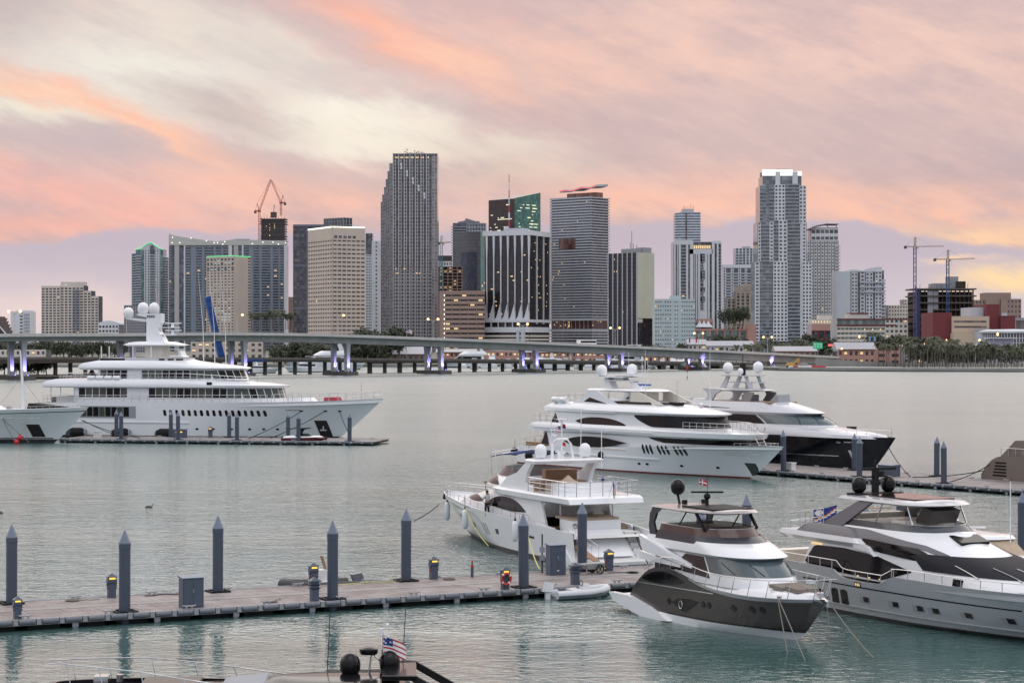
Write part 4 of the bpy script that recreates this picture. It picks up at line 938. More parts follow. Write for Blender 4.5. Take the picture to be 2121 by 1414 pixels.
# ---- the tallest white condo
b = Bld('tallest_white_condo', 'tallest white condominium with brightly lit glass crown on top', 1563.5, 1680.5, 1680.5, 351, 1900, depth=34)
zp = lambda z: 1540 + z / 3.625
zy = lambda z: 330 + z / 3.625
fh = 3.35
b.core('window_glass', 1564, 1680, zy(768), y0=0); b.core('window_glass', 1569, 1671, zy(470), y0=.01, zb=b.z(zy(770))); b.core('window_glass', 1574, 1670, zy(198), y0=.02, zb=b.z(zy(472))); b.core('window_glass', zp(145), zp(437), zy(122), y0=1.5, zb=b.z(zy(200)))
def col(a, c, ya, yb, st, d=.8):
    z0, z1 = b.z(zy(yb)), b.z(zy(ya)); u0, u1 = b.u(zp(a)), b.u(zp(c))
    if st == 'w': b.grid('f', u0, u1, z0, z1, fh, max(2.6, (u1 - u0) / max(1, round((c - a) / 28))), .42, .42, d)
    elif st == 's': b.solid('f', u0, u1, z0, z1, d)
    elif st == 'b': b.balc('f', u0, u1, z0, z1, fh, d + .5, lit=.006)
    elif st == 'g': b.grid('f', u0, u1, z0, z1, fh, 50, .3, .0, d, key='grey_band')
BOTT = 1365
for a, c, ya, st, d in ((85, 120, 770, 'w', .8), (120, 195, 770, 'g', .5), (195, 225, 770, 'g', .4), (222, 330, 768, 'w', 1.4), (330, 425, 460, 'b', .6), (440, 512, 768, 'w', 1.2), (425, 440, 480, 's', .5)): col(a, c, ya, BOTT, st, d)
for a, c, ya, yb, st, d in ((108, 130, 470, 768, 'w', .7), (130, 195, 475, 768, 'b', .5), (195, 225, 470, 768, 'w', .8), (225, 262, 470, 768, 'b', .9), (262, 328, 460, 768, 'w', 1.2), (440, 470, 480, 768, 'w', .9), (470, 500, 690, 768, 'b', .9),
                       (122, 150, 200, 470, 'b', .6), (150, 192, 200, 460, 'g', .2), (190, 232, 195, 470, 'b', .4), (232, 312, 190, 460, 'w', 1.1), (312, 422, 170, 460, 'b', .5), (418, 470, 200, 480, 'w', .9)): col(a, c, ya, yb, st, d)
for a, c in ((240, 276), (368, 408)): b.fb('wall', 'f', b.u(zp(a)), b.u(zp(c)), b.z(zy(195)), b.z(zy(92)), -1.4, -.4)
for i in range(26):
    a = 142 + (440 - 142) * i / 26
    b.fb('crown_light', 'f', b.u(zp(a)), b.u(zp(a + 10.6)), b.z(zy(122)), b.z(zy(78 if a < 370 else 90)), -1.5, -1.1)
b.g('roof_block').box(-b.wl + b.u(zp(250)), -b.wl + b.u(zp(340)), 6, 16, b.z(zy(80)), b.z(zy(70))); b.g('roof_block').box(-b.wl + b.u(zp(142)), -b.wl + b.u(zp(440)), 2.0, 20, b.z(zy(120)), b.z(zy(92)))
b.done(mats_of(window_glass=glassmat('condo_grey_glass', (84, 90, 96), (150, 160, 164)), wall=W_white, balcony=W_slabg, grey_band=wallmat('grey_green_band', (136, 146, 152)), crown_light=mat('lit_crown_glass', (.9, .95, .9), .3, emit=.95, ecol=(.93, 1.0, .90)), roof_block=W_brown))
# white condo with wing roof
b = Bld('wing_roof_condo', 'white condominium with dark canopy roof right of the tallest white condo', 1672, 1737, 1737, 499, 2150)
b.core('window_glass', ytop=499); zt = b.z(500)
for j in range(9):
    a = b.wl * j / 9.0; b.grid('f', a, a + b.wl / 9 * .72, 0, zt, 3.4, b.wl / 18, .40, .38, .8, lit=.004)
b.balc('f', b.wl * .9, b.wl + 1.6, b.z(565), b.z(505), 3.4, 2.0, off=0)
b.core('upper_glass', 1680, 1737, 471, y0=3, zb=zt); b.grid('f', b.u(1681), b.wl, zt, b.z(472), 25, 5, .26, .18, .6, off=-3); b.solid('f', b.u(1681), b.wl, b.z(490), b.z(483), .8, off=-3)
b.g('canopy_roof').side([(b.u(x) - b.wl, b.z(y)) for x, y in ((1674, 474), (1690, 467), (1712, 463), (1737, 463.5), (1737, 465), (1712, 465), (1692, 469), (1676, 476))], -1, 22)
for px in (1684, 1715, 1733): b.g('post').box(-b.wl + b.u(px), -b.wl + b.u(px) + .8, 4, 5, b.z(472), b.z(464.5))
b.done(mats_of(window_glass=glassmat('condo_warm_glass', (92, 90, 90), (156, 156, 156)), upper_glass=G_mid, wall=W_white, balcony=W_slab, canopy_roof=wallmat('canopy_grey', (120, 118, 122)), post=W_white))
# white condo with blank wall
b = Bld('blank_walled_condo', 'white condominium with windowless left wall and curved roof', 1731, 1831, 1831, 556, 1950)
b.core('wall', 1731, 1761, 562, y0=-2); b.core('window_glass', 1761, 1831, 560)
for a, c, yt in ((1763, 1776, 558), (1781, 1791, 561), (1793, 1808, 557), (1812, 1826, 554)): b.grid('f', b.u(a), b.u(c), 0, b.z(yt), 3.4, 3.6, .45, .5, 1.0)
b.balc('f', b.u(1780), b.u(1832), b.z(606), b.z(576), 4, 2.4, lit=.05); b.balc('f', b.u(1826), b.u(1834), 0, b.z(575), 3.4, 1.8)
b.g('roof').side([(b.u(x) - b.wl, b.z(y)) for x, y in ((1757, 563), (1757, 559), (1775, 559), (1782, 561), (1800, 556), (1815, 553), (1827, 552.5), (1827, 563))], -1.4, 16)
b.g('roof').bar((-b.wl + b.u(1820), 6, b.z(553)), (-b.wl + b.u(1820), 6, b.z(540)), .3); b.done(mats_of(wall=W_white_b, window_glass=G_mid, balcony=W_slab, roof=W_white))
# white office behind the hotel
b = Bld('white_grid_offices', 'white office block with small square windows left of the unfinished building', 1840, 1898, 1898, 632, 2000)
b.core('window_glass'); b.grid('f', 0, b.wl, 0, b.h, 3.7, 2.6, .5, .5, .4); b.core('window_glass', 1874, 1898, 620, y0=4, zb=b.h); b.grid('f', b.u(1874), b.wl, b.h, b.z(620), 3.7, 2.6, .5, .5, .4, off=-4); b.box('wall', 1889, 1898, 605, 621, 6); b.done(mats_of(window_glass=G_dark, wall=W_hotel))
# low hotel with red stripes
b = Bld('red_striped_hotel', 'low white and pale green hotel with dark red roof bands', 1733, 1880, 1880, 660, 1500, depth=30)
b.core('window_glass'); zt = b.z(661)
b.grid('f', 0, b.u(1833), 0, b.z(676), 3.6, 3.0, .52, .12, .5); b.grid('f', b.u(1833), b.wl, 0, b.h, 3.6, 3.3, .5, .4, .7, lit=.03)
b.solid('f', 0, b.u(1855), b.z(675), b.z(672), .9, 'red_band'); b.solid('f', 0, b.wl, b.z(662), b.z(659.5), 1.0, 'red_band'); b.box('wall', 1758, 1800, 650, 660, 4, 20); b.box('red_band', 1763, 1800, 647.5, 650, 3.5, 20.5)
for i in range(12): b.fb('lit_window', 'f', b.u(1790 + i * 4), b.u(1792 + i * 4), b.z(684), b.z(681), .55, .7) if i % 4 == 0 else None
b.done(mats_of(window_glass=G_teal, wall=W_hotel, red_band=W_maroon))
# pink podiums
b = Bld('pink_terrace_building', 'pink terrace building with teal glazing and rooftop tent left of the tallest condo', 1440, 1566, 1566, 675, 1600)
b.core('window_glass', 1440, 1547, 681); b.core('wall', 1547, 1566, 672, y0=-2); b.grid('f', 0, b.u(1547), 0, b.z(681), 10, 5.5, .25, .25, .6, lit=.1); b.core('wall', 1440, 1480, 660, y0=12, y1=24)
b.core('terrace_glass', 1440, 1477, 668, y0=10, y1=12)
for i in range(3):
    x = -b.wl + b.u(1450 + i * 9); b.g('tent').lathe([(4.2, 0), (2.2, 1.6), (.8, 3.6), (.1, 5.4)], (x, 4, b.z(677)), 8)
b.done(mats_of(window_glass=G_teal, wall=W_pink, terrace_glass=G_dark, tent=W_white))
b = Bld('pink_gallery_building', 'pink gallery building with dark red bays under the lit terrace', 1681, 1735, 1735, 671, 1600)
b.core('window_glass'); b.grid('f', 0, b.wl, 0, b.h - 5, 8, 5.5, .2, .25, .7, key='red_frame'); b.solid('f', 0, b.wl, b.h - 5, b.h, .9)
b.box('terrace', 1683, 1732, 661, 671, 6, 22)
for i in range(8): b.fb('lit_window', 'f', b.u(1685 + i * 6), b.u(1687 + i * 6), b.z(669), b.z(664), -6, -5.8)
b.box('terrace', 1700, 1728, 652, 661, 9, 20); b.done(mats_of(window_glass=G_dark, red_frame=W_maroon, wall=W_pink, terrace=W_hotel))
# unfinished block with cranes at the right
b = Bld('unfinished_block', 'dark unfinished concrete building with open floors below two tower cranes', 1898, 2016, 2016, 600, 1500, depth=32)
b.core('dark_core', y0=4, ytop=604); zt = b.z(600)
for i in range(11): z = zt * i / 10; b.g('floor_slab').box(-b.wl + (0 if i < 9 else -2), 2.0 if i > 8 else 0, -.6 if i < 8 else -2, b.wr, z, z + 1.0)
for i in range(14): b.fb('column', 'f', b.wl * i / 13, b.wl * i / 13 + .9, 0, zt, -3.5, -2.6)
b.fb('core_wall', 'f', b.u(1921), b.u(1932), 0, b.z(602), -.4, .8); b.fb('core_wall', 'f', b.u(1933), b.u(1943), b.z(640), b.z(602), -.4, .6)
b.g('hoist').box(-b.wl + b.u(1895), -b.wl + b.u(1903), -4, -1, 0, b.z(602)); b.box('roof_block', 1939, 1985, 586, 600, 8, 28); b.box('core_wall', 1970, 1990, 572, 586, 8, 20); b.box('dark_core', 1985, 2004, 582, 600, 6, 24)
for i in range(30): x = b.wl * b.rng.random(); b.g('scaffold').bar((-b.wl + x, b.rng.uniform(0, 20), zt), (-b.wl + x, b.rng.uniform(0, 20), zt + b.rng.uniform(1, 5.5)), .25)
for i in range(22): b.fb('lit_window', 'f', *(lambda u, z: (u, u + .9, z, z + 1.0))(b.u(b.rng.choice((1944, 1947, 1971, 1976, 1960, 1990))), zt * b.rng.choice((.3, .38, .5, .58, .66))), -3.9, -3.7)
b.done(mats_of(dark_core=mat('raw_dark', A(64, 52, 50), .95, var=.4, vscale=.2), floor_slab=W_darkconc, column=W_darkconc, core_wall=W_grey, hoist=mat('hoist_navy', A(48, 60, 88), .7), roof_block=W_grey, scaffold=W_darkconc))
hammer('taller tower crane with violet mast standing left of the unfinished building', 1895, 700, 491, 511, 1873, 1955, 1490, M_craneb)
hammer('shorter tower crane with blue mast rising out of the unfinished building', 1963, 700, 517, 537, 1934, 2019, 1494, M_craneblue)
# grey offices behind, maroon and sand arena buildings in front
b = Bld('grey_offices_rear', 'grey office building with square windows behind the maroon hall', 2014, 2114, 2114, 606, 2000)
b.core('wall', 2042, 2094, 606, y0=0); b.core('window_glass', 2014, 2042, 621, y0=3); b.core('window_glass', 2072, 2114, 619, y0=-2); b.grid('f', b.u(2084), b.wl, 0, b.z(619), 5, 3.6, .5, .5, .5, off=2); b.grid('f', 0, b.u(2042), 0, b.z(621), 5, 3.6, .5, .5, .5, off=-3); b.solid('f', b.u(2072), b.u(2084), 0, b.z(619), .6, off=2); b.done(mats_of(wall=W_brown, window_glass=G_dark))
b = Bld('maroon_hall', 'maroon and sand coloured arena hall with long window slots', 1932, 2102, 2102, 654, 1420, depth=40)
b.core('maroon_wall', 1932, 1972, 647); b.core('sand_wall', 1970, 2047, 655, y0=-3); b.core('maroon_wall', 2044, 2072, 630, y0=2); b.core('maroon_wall', 2072, 2102, 654, y0=-1); b.core('white_block', 2016, 2044, 636, y0=10)
for y in (664, 675): b.fb('window', 'f', b.u(1974), b.u(2041), b.z(y + 3.5), b.z(y), 3.05, 3.2)
b.g('sand_wall').box(-b.wl + b.u(1966), -b.wl + b.u(2065), -16, -4, 0, b.z(690)); b.g('maroon_wall').box(-b.wl + b.u(2015), -b.wl + b.u(2065), -16.4, -3.6, b.z(690), b.z(687)); b.g('white_block').lathe([(5.5, 0), (5.5, b.z(684)), (6.2, b.z(684)), (6.2, b.z(682))], (-b.wl + b.u(2024), -15, 0), 18)
b.g('white_block').box(-b.wl + b.u(2074), -b.wl + b.u(2085), -1.6, -1.05, b.z(654), b.z(648)); b.done(mats_of(maroon_wall=W_maroon, sand_wall=W_sand, white_block=W_slab, window=G_dark))
t = thing('round_glass_arena', 'white arena with curved gridded glass front at the right edge', 'building', P(2118, 735, 1250))
t.location.z = 1.6; k = 1250 / F; z0 = lambda py: PZ(py, 1250) - 1.6
m = MB(); m.lathe([(62 * k, 0), (62 * k, z0(690))], (0, 26, 0), 64); m.build('window_glass', G_dark, t, smooth=30)
m = MB(); m.lathe([(66 * k, z0(690)), (69 * k, z0(688)), (69 * k, z0(685)), (52 * k, z0(682)), (.1, z0(681))], (0, 26, 0), 64); m.build('roof', W_white, t, smooth=30)
m = MB()
for i in range(64):
    a = 2 * math.pi * i / 64; p = Vector((math.cos(a), math.sin(a), 0)) * 62.4 * k + Vector((0, 26, 0)); m.bar(p, p + Vector((0, 0, z0(690))), .5)
for j in range(6): m.tube([Vector((math.cos(2 * math.pi * i / 48), math.sin(2 * math.pi * i / 48), 0)) * 62.4 * k + Vector((0, 26, z0(690) * j / 6)) for i in range(48)], .22, 4, closed=True)
m.build('mullion', W_white, t, kind='stuff')
m = MB(); m.box(-70 * k, -22 * k, -4, 4, 0, z0(701)); m.build('side_wing', wallmat('violet_grey_wall', (160, 160, 178)), t); m = MB(); m.box(-76 * k, -18 * k, -6, 6, z0(701), z0(699)); m.build('wing_roof', W_white, t)
b = Bld('grey_corner_offices', 'grey glass offices between the maroon hall and the round arena', 2102, 2170, 2170, 658, 1600); b.core('window_glass'); b.grid('f', 0, b.wl, 0, b.h, 9, 9, .25, .2, .5); b.solid('f', 0, b.wl, b.h - 2, b.h, 1); b.done(mats_of(window_glass=G_mid, wall=W_grey))

# ================================================================== floating docks
def plank_mat():
    m = bpy.data.materials.new('weathered_plank'); m.use_nodes = True; nt = m.node_tree; b = nt.nodes['Principled BSDF']
    tc = node(nt, 'ShaderNodeTexCoord'); ob = N(nt, tc.outputs['Object']); oi = node(nt, 'ShaderNodeObjectInfo')
    gpos = N(nt, node(nt, 'ShaderNodeNewGeometry').outputs['Position'])
    g = noise(nt, mapping(nt, ob, scale=(14, 1.2, 14)), 2.5, 4, 0.6); s = noise(nt, gpos, 0.55, 5, 0.65)
    base = mixc(nt, s.step(0.35, 0.68), (0.20, 0.165, 0.155, 1), (0.36, 0.325, 0.315, 1))
    k = mixc(nt, N(nt, oi.outputs['Random']) * 0.45, base, (0.20, 0.16, 0.15, 1)); k = mixc(nt, (g - 0.45) * 1.1, k, (0.11, 0.09, 0.085, 1))
    nt.links.new(k.so, b.inputs['Base Color']); b.inputs['Roughness'].default_value = 0.62
    return m
M_plank = plank_mat()
M_float = mat('float_black', (0.012, 0.012, 0.012), 0.75, var=0.3); M_trench = mat('trench_cover', (0.27, 0.245, 0.235), 0.6, var=0.2, vscale=2)
DZ = 0.55
class Dock:
    def __init__(s, name, label, f0, f1, width, s0, s1):
        s.o = Vector((f0.x, f0.y)); d = Vector((f1.x - f0.x, f1.y - f0.y)); s.d = d.normalized(); s.n = Vector((-s.d.y, s.d.x)); s.w, s.s0, s.s1 = width, s0, s1
        if s.n.y < 0: s.n = -s.n
        s.ang = math.atan2(s.d.y, s.d.x); s.root = thing(name, label, 'dock', (s.o.x, s.o.y, 0), s.ang)
    def along(s, px, off):
        """distance along the dock where the line 'off' metres behind the front edge is seen at photo column px"""
        k = (px - CX) / F; o = s.o + s.n * off; return (k * o.y - o.x) / (s.d.x - k * s.d.y)
    def wpos(s, t, off, z=DZ): p = s.o + s.d * t + s.n * off; return Vector((p.x, p.y, z))
def dock_deck(D, pitch, single0, single1, roll=1.18, floats=2.3, brk=4.3):
    """deck in two plank rows with a covered trench between, fascia, fender rollers, brackets, floats"""
    w = D.w; mid0, mid1 = w * 0.47, w * 0.60; rest = MB(); pl = MB(); pl.box(0, pitch * 0.93, 0.12, mid0 - .05, -0.045, 0.0)
    me = pl.build('plank', M_plank, D.root).data; first = D.root.children[0]; t = D.s0; k = 0
    placed = False
    while t < D.s1:
        if single0 <= t <= single1 and k < 296:
            o = first if not placed else obj('plank', me, D.root); placed = True; k += 1
            o.location = (t, 0, DZ + rng.uniform(-.004, .004)); o.rotation_euler = (0, 0, rng.uniform(-.004, .004))
        else: rest.box(t, t + pitch * .93, 0.12, mid0 - .05, DZ - .045, DZ)
        rest.box(t, t + pitch * .93, mid1 + .05, w - .12, DZ - .045, DZ + rng.uniform(-.004, .004)); t += pitch
    if not placed: bpy.data.objects.remove(first)
    rest.build('plank_field', M_plank, D.root, kind='stuff')
    t = D.s0
    while t < D.s1:
        m = MB(); m.box(t + .01, min(D.s1, t + 2.4) - .01, mid0, mid1, DZ - .05, DZ + .012); m.build('trench_cover', M_trench, D.root); t += 2.4
    m = MB()
    for a, b in ((0, .1), (w - .1, w), (mid0 - .05, mid0 - .01), (mid1 + .01, mid1 + .05)): m.box(D.s0, D.s1, a, b, DZ - .30 if a == 0 or b == w else DZ - .05, DZ + .022)
    m.build('edge_beam', M_alu, D.root)
    m = MB(); m.box(D.s0, D.s1, .12, w - .12, DZ - .34, DZ - .06); m.build('under_frame', M_float, D.root)
    r = MB(); r.lathe([(.02, 0), (.135, .02), (.15, .08), (.15, roll * .72 - .08), (.135, roll * .72 - .02), (.02, roll * .72)], (0, -.13, DZ - .10), 10, axis='x'); rme = None
    bk = MB(); bk.box(0, roll * .2, -.16, 0.02, DZ - .26, DZ + .04); bme = None; t = D.s0
    while t < D.s1 - roll:
        for side in (0, 1):
            if rme is None: o = r.build('fender_roller', M_roller, D.root, smooth=40); rme = o.data; q = bk.build('roller_bracket', M_alu, D.root); bme = q.data
            else: o = obj('fender_roller', rme, D.root); q = obj('roller_bracket', bme, D.root)
            if side == 0: o.location = (t + roll * .24, 0, 0); q.location = (t + .02, 0, 0)
            else: o.location = (t + roll * .24 + roll * .72, w, 0); o.rotation_euler = (0, 0, math.pi); q.location = (t + roll * .2, w, 0); q.rotation_euler = (0, 0, math.pi)
        t += roll
    fm = None; t = D.s0
    while t < D.s1 - floats:
        if fm is None: m = MB(); m.box(0, floats * .72, .45, w - .45, -.45, DZ - .34); o = m.build('float', M_float, D.root); fm = o.data
        else: o = obj('float', fm, D.root)
        o.location = (t, 0, 0); t += floats
    gm = None; t = D.s0 + .8
    while t < D.s1 - 1:
        if gm is None: m = MB(); m.box(0, .26, .02, .16, -.1, DZ - .28); m.box(-.03, .29, -.02, .02, DZ - .5, DZ - .28); o = m.build('drop_bracket', M_alu, D.root); gm = o.data
        else: o = obj('drop_bracket', gm, D.root)
        o.location = (t, 0, 0); t += brk
    cm = None; t = D.s0 + 2.6
    while t < D.s1 - 1:
        for y in (.32, w - .32):
            if cm is None:
                m = MB(); m.box(-.05, .05, -.04, .04, 0, .14); m.box(.25, .35, -.04, .04, 0, .14); m.tube([(-.2, 0, .18), (-.05, 0, .155), (.35, 0, .155), (.5, 0, .18)], .045, 6); o = m.build('cleat', M_alu, D.root); cm = o.data
            else: o = obj('cleat', cm, D.root)
            o.location = (t, y, DZ)
        t += brk
NEAR = Dock('main_dock', 'long plank dock with grey fender rollers crossing the foreground', W(0, 1286, DZ), W(1360, 1203, DZ), 7.3, -10, 75)
dock_deck(NEAR, 0.145, 0.0, 40.5)
LEFT = Dock('yacht_dock', 'narrow grey dock along the near side of the largest white yacht', W(122, 908.5, DZ), W(765, 914.5, DZ), 9.0, 0, 46.5)
dock_deck(LEFT, 0.3, 1, 0, roll=1.6, floats=2.6, brk=4.6)
RIGHT = Dock('finger_dock', 'grey dock running right between the white trideck yacht and the dark hulled yacht', W(1580, 973, DZ), W(2121, 1015, DZ), 8.5, -26, 60)
dock_deck(RIGHT, 0.3, 1, 0, roll=1.5, floats=2.6, brk=4.6)

# ---- mooring piles: blue grey steel tubes with pointed caps
def pile_proto():
    t = thing('mooring_pile', 'x', 'pile'); r = .295
    m = MB(); m.lathe([(r, -2.0), (r, 3.86), (r + .012, 3.87), (r + .012, 4.14)], n=24); m.build('shaft', M_pile, t, smooth=40)
    m = MB(); m.lathe([(r + .015, 4.14), (r + .02, 4.18), (.02, 4.86)], n=24); m.build('cone_cap', M_pilecap, t, smooth=30); return t
PILE = pile_proto(); _pu = [0]
ORD = ['leftmost', 'second', 'third', 'fourth', 'fifth', 'sixth', 'seventh', 'eighth', 'ninth', 'tenth', 'eleventh', 'twelfth', 'thirteenth']
def pile(D, px, row, ztop, label, group):
    off = .62 if row == 0 else D.w - .62; t = D.along(px, off); p = D.wpos(t, off, 0); o = PILE if _pu[0] == 0 else copy_tree(PILE); _pu[0] += 1
    o.location = p; o.scale = (1, 1, ztop / 4.86); o.rotation_euler = (rng.uniform(-.009, .009), rng.uniform(-.009, .009), rng.uniform(0, 6)); tag(o, label, 'pile', group)
    m = MB(); e = .58
    for a in ((-e, -e, e, -e + .12), (-e, e - .12, e, e), (-e, -e + .12, -e + .12, e - .12), (e - .12, -e + .12, e, e - .12)): m.box(t + a[0], t + a[2], off + a[1], off + a[3], DZ + .02, DZ + .10)
    m.build('pile_guide', M_blackm, D.root); m = MB(); m.box(t - .46, t + .46, off - .46, off + .46, DZ - .02, DZ + .024); m.build('pile_opening', M_float, D.root)
    return p
names = {24: 'on the main dock nearest the left edge', 258: 'on the main dock, second from the left edge', 451: 'just right of the grey cabinet', 689: 'in front of the black tender', 841: 'on the main dock between black tender and lone lamp pedestal', 1085: 'left of the tall dock cabinet', 1206: 'at the stern of the white flybridge yacht', 1452: 'behind the hardtop of the dark grey yacht', 1547: 'behind the dark grey yacht, right of its flybridge', 1795: 'under the hardtop of the big silver yacht', 1865: 'with only its tip above the hardtop of the big silver yacht', 2117: 'cropped by the right edge'}
for i, (px, row, top) in enumerate(((24, 1, 1086), (258, 0, 1097), (451, 1, 1068), (689, 0, 1078), (841, 1, 1053), (1085, 0, 1063), (1206, 1, 1040), (1452, 0, 1050), (1547, 1, 1023), (1795, 0, 1045), (1865, 1, 1012), (2117, 0, 1018))):
    off = .62 if row == 0 else NEAR.w - .62; p = NEAR.wpos(NEAR.along(px, off), off); pile(NEAR, px, row, PZ(top, p.y), 'blue grey pile ' + names[px], 'piles of the main dock')
for i, (px, row, top) in enumerate(((241, 1, 848), (251, 0, 852), (354, 1, 850), (369, 0, 852), (475, 1, 852), (491, 0, 855), (597, 1, 855), (618, 0, 858), (724, 0, 855), (140, 1, 870))):
    off = .62 if row == 0 else LEFT.w - .62; p = LEFT.wpos(LEFT.along(px, off), off)
    pile(LEFT, px, row, PZ(top, p.y), ('%s row pile of the left dock, %s from the left' % (('near', 'far')[row], ORD[{140: 0, 241: 1, 251: 0, 354: 2, 369: 1, 475: 3, 491: 2, 597: 4, 618: 3, 724: 4}[px]])), 'piles of the left dock')
rn = {1623: 'beside the white dock box at the trideck bow', 1770: 'rear one of the pair at the dark hull bow', 1780: 'front one of the pair at the dark hull bow', 1940: 'rear one of the lone pair near the right edge', 1955: 'front one of the lone pair near the right edge'}
for px, row, top in ((1623, 0, 890), (1770, 1, 897), (1780, 0, 904), (1940, 1, 904), (1955, 0, 913)):
    off = .62 if row == 0 else RIGHT.w - .62; p = RIGHT.wpos(RIGHT.along(px, off), off); pile(RIGHT, px, row, PZ(top, p.y), 'grey pile on the right dock, ' + rn[px], 'piles of the right dock')

# ---- lamp pedestals, cabinets and other dock furniture
def pedestal_proto(amber_all):
    t = thing('lamp_pedestal', 'x', 'power pedestal')
    m = MB(); m.box(-.21, .21, -.17, .17, 0, .78); m.hexa([(-.21, -.17, .78), (.21, -.17, .78), (.21, .17, .78), (-.21, .17, .78), (-.27, -.23, .86), (.27, -.23, .86), (.27, .23, .86), (-.27, .23, .86)]); m.box(-.25, .25, -.21, .21, .86, .98); m.build('post', M_cab, t)
    m = MB(); m.box(-.215, .215, -.175, .175, .98, 1.12); m.build('amber_lamp', M_amber, t)
    m = MB(); m.box(-.23, .23, -.19, .19, .98, 1.02); m.box(-.23, -.17, -.19, .19, 1.02, 1.12); m.box(.17, .23, -.19, .19, 1.02, 1.12); m.box(-.27, .27, -.23, .23, 1.12, 1.16); m.hexa([(-.25, -.21, 1.16), (.25, -.21, 1.16), (.25, .21, 1.16), (-.25, .21, 1.16), (-.03, -.03, 1.34), (.03, -.03, 1.34), (.03, .03, 1.34), (-.03, .03, 1.34)]); m.build('cap', M_cab, t)
    for x, mm in ((-.25, M_red), (.25, M_navy)):
        m = MB(); m.lathe([(.02, 0), (.06, .01), (.06, .07), (.02, .08)], (x - .04, -.05, .55), 8, axis='x'); m.build('socket', mm, t)
    for sgn in (-1, 1):
        m = MB(); m.hexa([(sgn * .21, -.1, .66), (sgn * .30, -.1, .66), (sgn * .30, .1, .66), (sgn * .21, .1, .66), (sgn * .21, -.1, .80), (sgn * .26, -.1, .80), (sgn * .26, .1, .80), (sgn * .21, .1, .80)]); m.build('hood', M_cab, t)
    return t
def unlit_proto():
    t = thing('unlit_pedestal', 'x', 'power pedestal'); m = MB(); m.box(-.2, .2, -.16, .16, 0, .6)
    for z in (.6, .78): m.hexa([(-.2, -.16, z), (.2, -.16, z), (.2, .16, z), (-.2, .16, z), (-.3, -.24, z + .1), (.3, -.24, z + .1), (.3, .24, z + .1), (-.3, .24, z + .1)])
    m.box(-.2, .2, -.16, .16, .7, 1.0); m.build('post', M_cab, t); m = MB(); m.box(-.3, .3, -.24, .24, 1.0, 1.05); m.hexa([(-.28, -.22, 1.05), (.28, -.22, 1.05), (.28, .22, 1.05), (-.28, .22, 1.05), (-.03, -.03, 1.22), (.03, -.03, 1.22), (.03, .03, 1.22), (-.03, .03, 1.22)]); m.build('cap', M_cab, t); return t
PED = pedestal_proto(True); UPED = unlit_proto(); _n = [0, 0]
def place(proto, idx, D, px, off, label, cat, group, rz=0.0, scale=1.0):
    o = proto if _n[idx] == 0 else copy_tree(proto); _n[idx] += 1; o.location = D.wpos(D.along(px, off), off); o.rotation_euler = (0, 0, D.ang + rz); o.scale = (scale,) * 3; return tag(o, label, cat, group)
g = 'lit pedestals on the docks'
place(PED, 0, NEAR, 36, .5, 'lit amber lamp pedestal at the front edge left of all others', 'power pedestal', g, scale=.85)
place(PED, 0, NEAR, 231, 6.8, 'lit amber lamp pedestal between the first two piles on the left', 'power pedestal', g)
place(PED, 0, NEAR, 649, 6.8, 'lit amber lamp pedestal beside the black tender', 'power pedestal', g)
place(PED, 0, NEAR, 898, 6.8, 'lit amber lamp pedestal standing alone right of the fifth pile', 'power pedestal', g)
place(PED, 0, NEAR, 1046, .5, 'lit amber lamp pedestal carrying the red life ring', 'power pedestal', g, scale=.95)
place(PED, 0, NEAR, 1261, 6.0, 'lit amber lamp pedestal beside the handcart and yellow hose', 'power pedestal', g)
place(PED, 0, LEFT, 436, 8.2, 'lit amber lamp pedestal on the left dock below the largest yacht', 'power pedestal', g, scale=1.2)
place(UPED, 1, NEAR, 651, .5, 'unlit grey pedestal at the dock edge in front of the black tender', 'power pedestal', 'unlit pedestals on the main dock', scale=1.05)
place(UPED, 1, NEAR, 1191, .7, 'unlit grey pedestal at the dock edge above the white inflatable', 'power pedestal', 'unlit pedestals on the main dock', scale=1.05)
def cabinet(name, D, px, off, w, d, h, label, slope=True):
    t = thing(name, label, 'cabinet', D.wpos(D.along(px, off), off), D.ang); m = MB(); m.box(-w / 2, w / 2, -d / 2, d / 2, 0, h); m.build('housing', M_cab, t)
    m = MB(); m.hexa([(-w / 2 - .04, -d / 2 - .05, h), (w / 2 + .04, -d / 2 - .05, h), (w / 2 + .04, d / 2 + .05, h), (-w / 2 - .04, d / 2 + .05, h), (-w / 2 - .04, -d / 2 - .05, h + .04), (w / 2 + .04, -d / 2 - .05, h + .04), (w / 2 + .04, d / 2 + .05, h + .12), (-w / 2 - .04, d / 2 + .05, h + .12)]); m.build('lid', M_pilecap, t)
    for sx in (-1, 1):
        m = MB(); m.box(min(sx * .01, sx * (w / 2 - .06)), max(sx * .01, sx * (w / 2 - .06)), -d / 2 - .02, -d / 2, .06, h - .08); m.build('door', M_cab, t)
    m = MB(); m.box(-.05, .05, -d / 2 - .06, -d / 2 - .02, h * .5, h * .5 + .22); m.build('latch', M_pilecap, t); return t
c1 = cabinet('electrical_cabinet', NEAR, 396, 1.0, 1.15, .7, 1.55, 'grey double door electrical cabinet on the main dock left half')
c2 = cabinet('electrical_cabinet', NEAR, 1151, 5.6, 1.05, .6, 1.78, 'tall grey electrical cabinet behind the white flybridge yacht stern fender')
for z in (1.05, .25):
    m = MB(); m.add([(-.07, -.325, z), (.07, -.325, z), (.07, -.325, z + (.06 if z < 1 else .13)), (-.07, -.325, z + .06)] if z < 1 else [(-.06, -.325, z), (.06, -.325, z), (0, -.325, z + .11)], [(0, 1, 2, 3)] if z < 1 else [(0, 1, 2)]); m.build('warning_sticker', M_white, c2)
c3 = cabinet('electrical_cabinet', RIGHT, 1841, 4.0, 2.0, 1.3, 1.15, 'low grey cabinet on the right dock ahead of the dark bow')
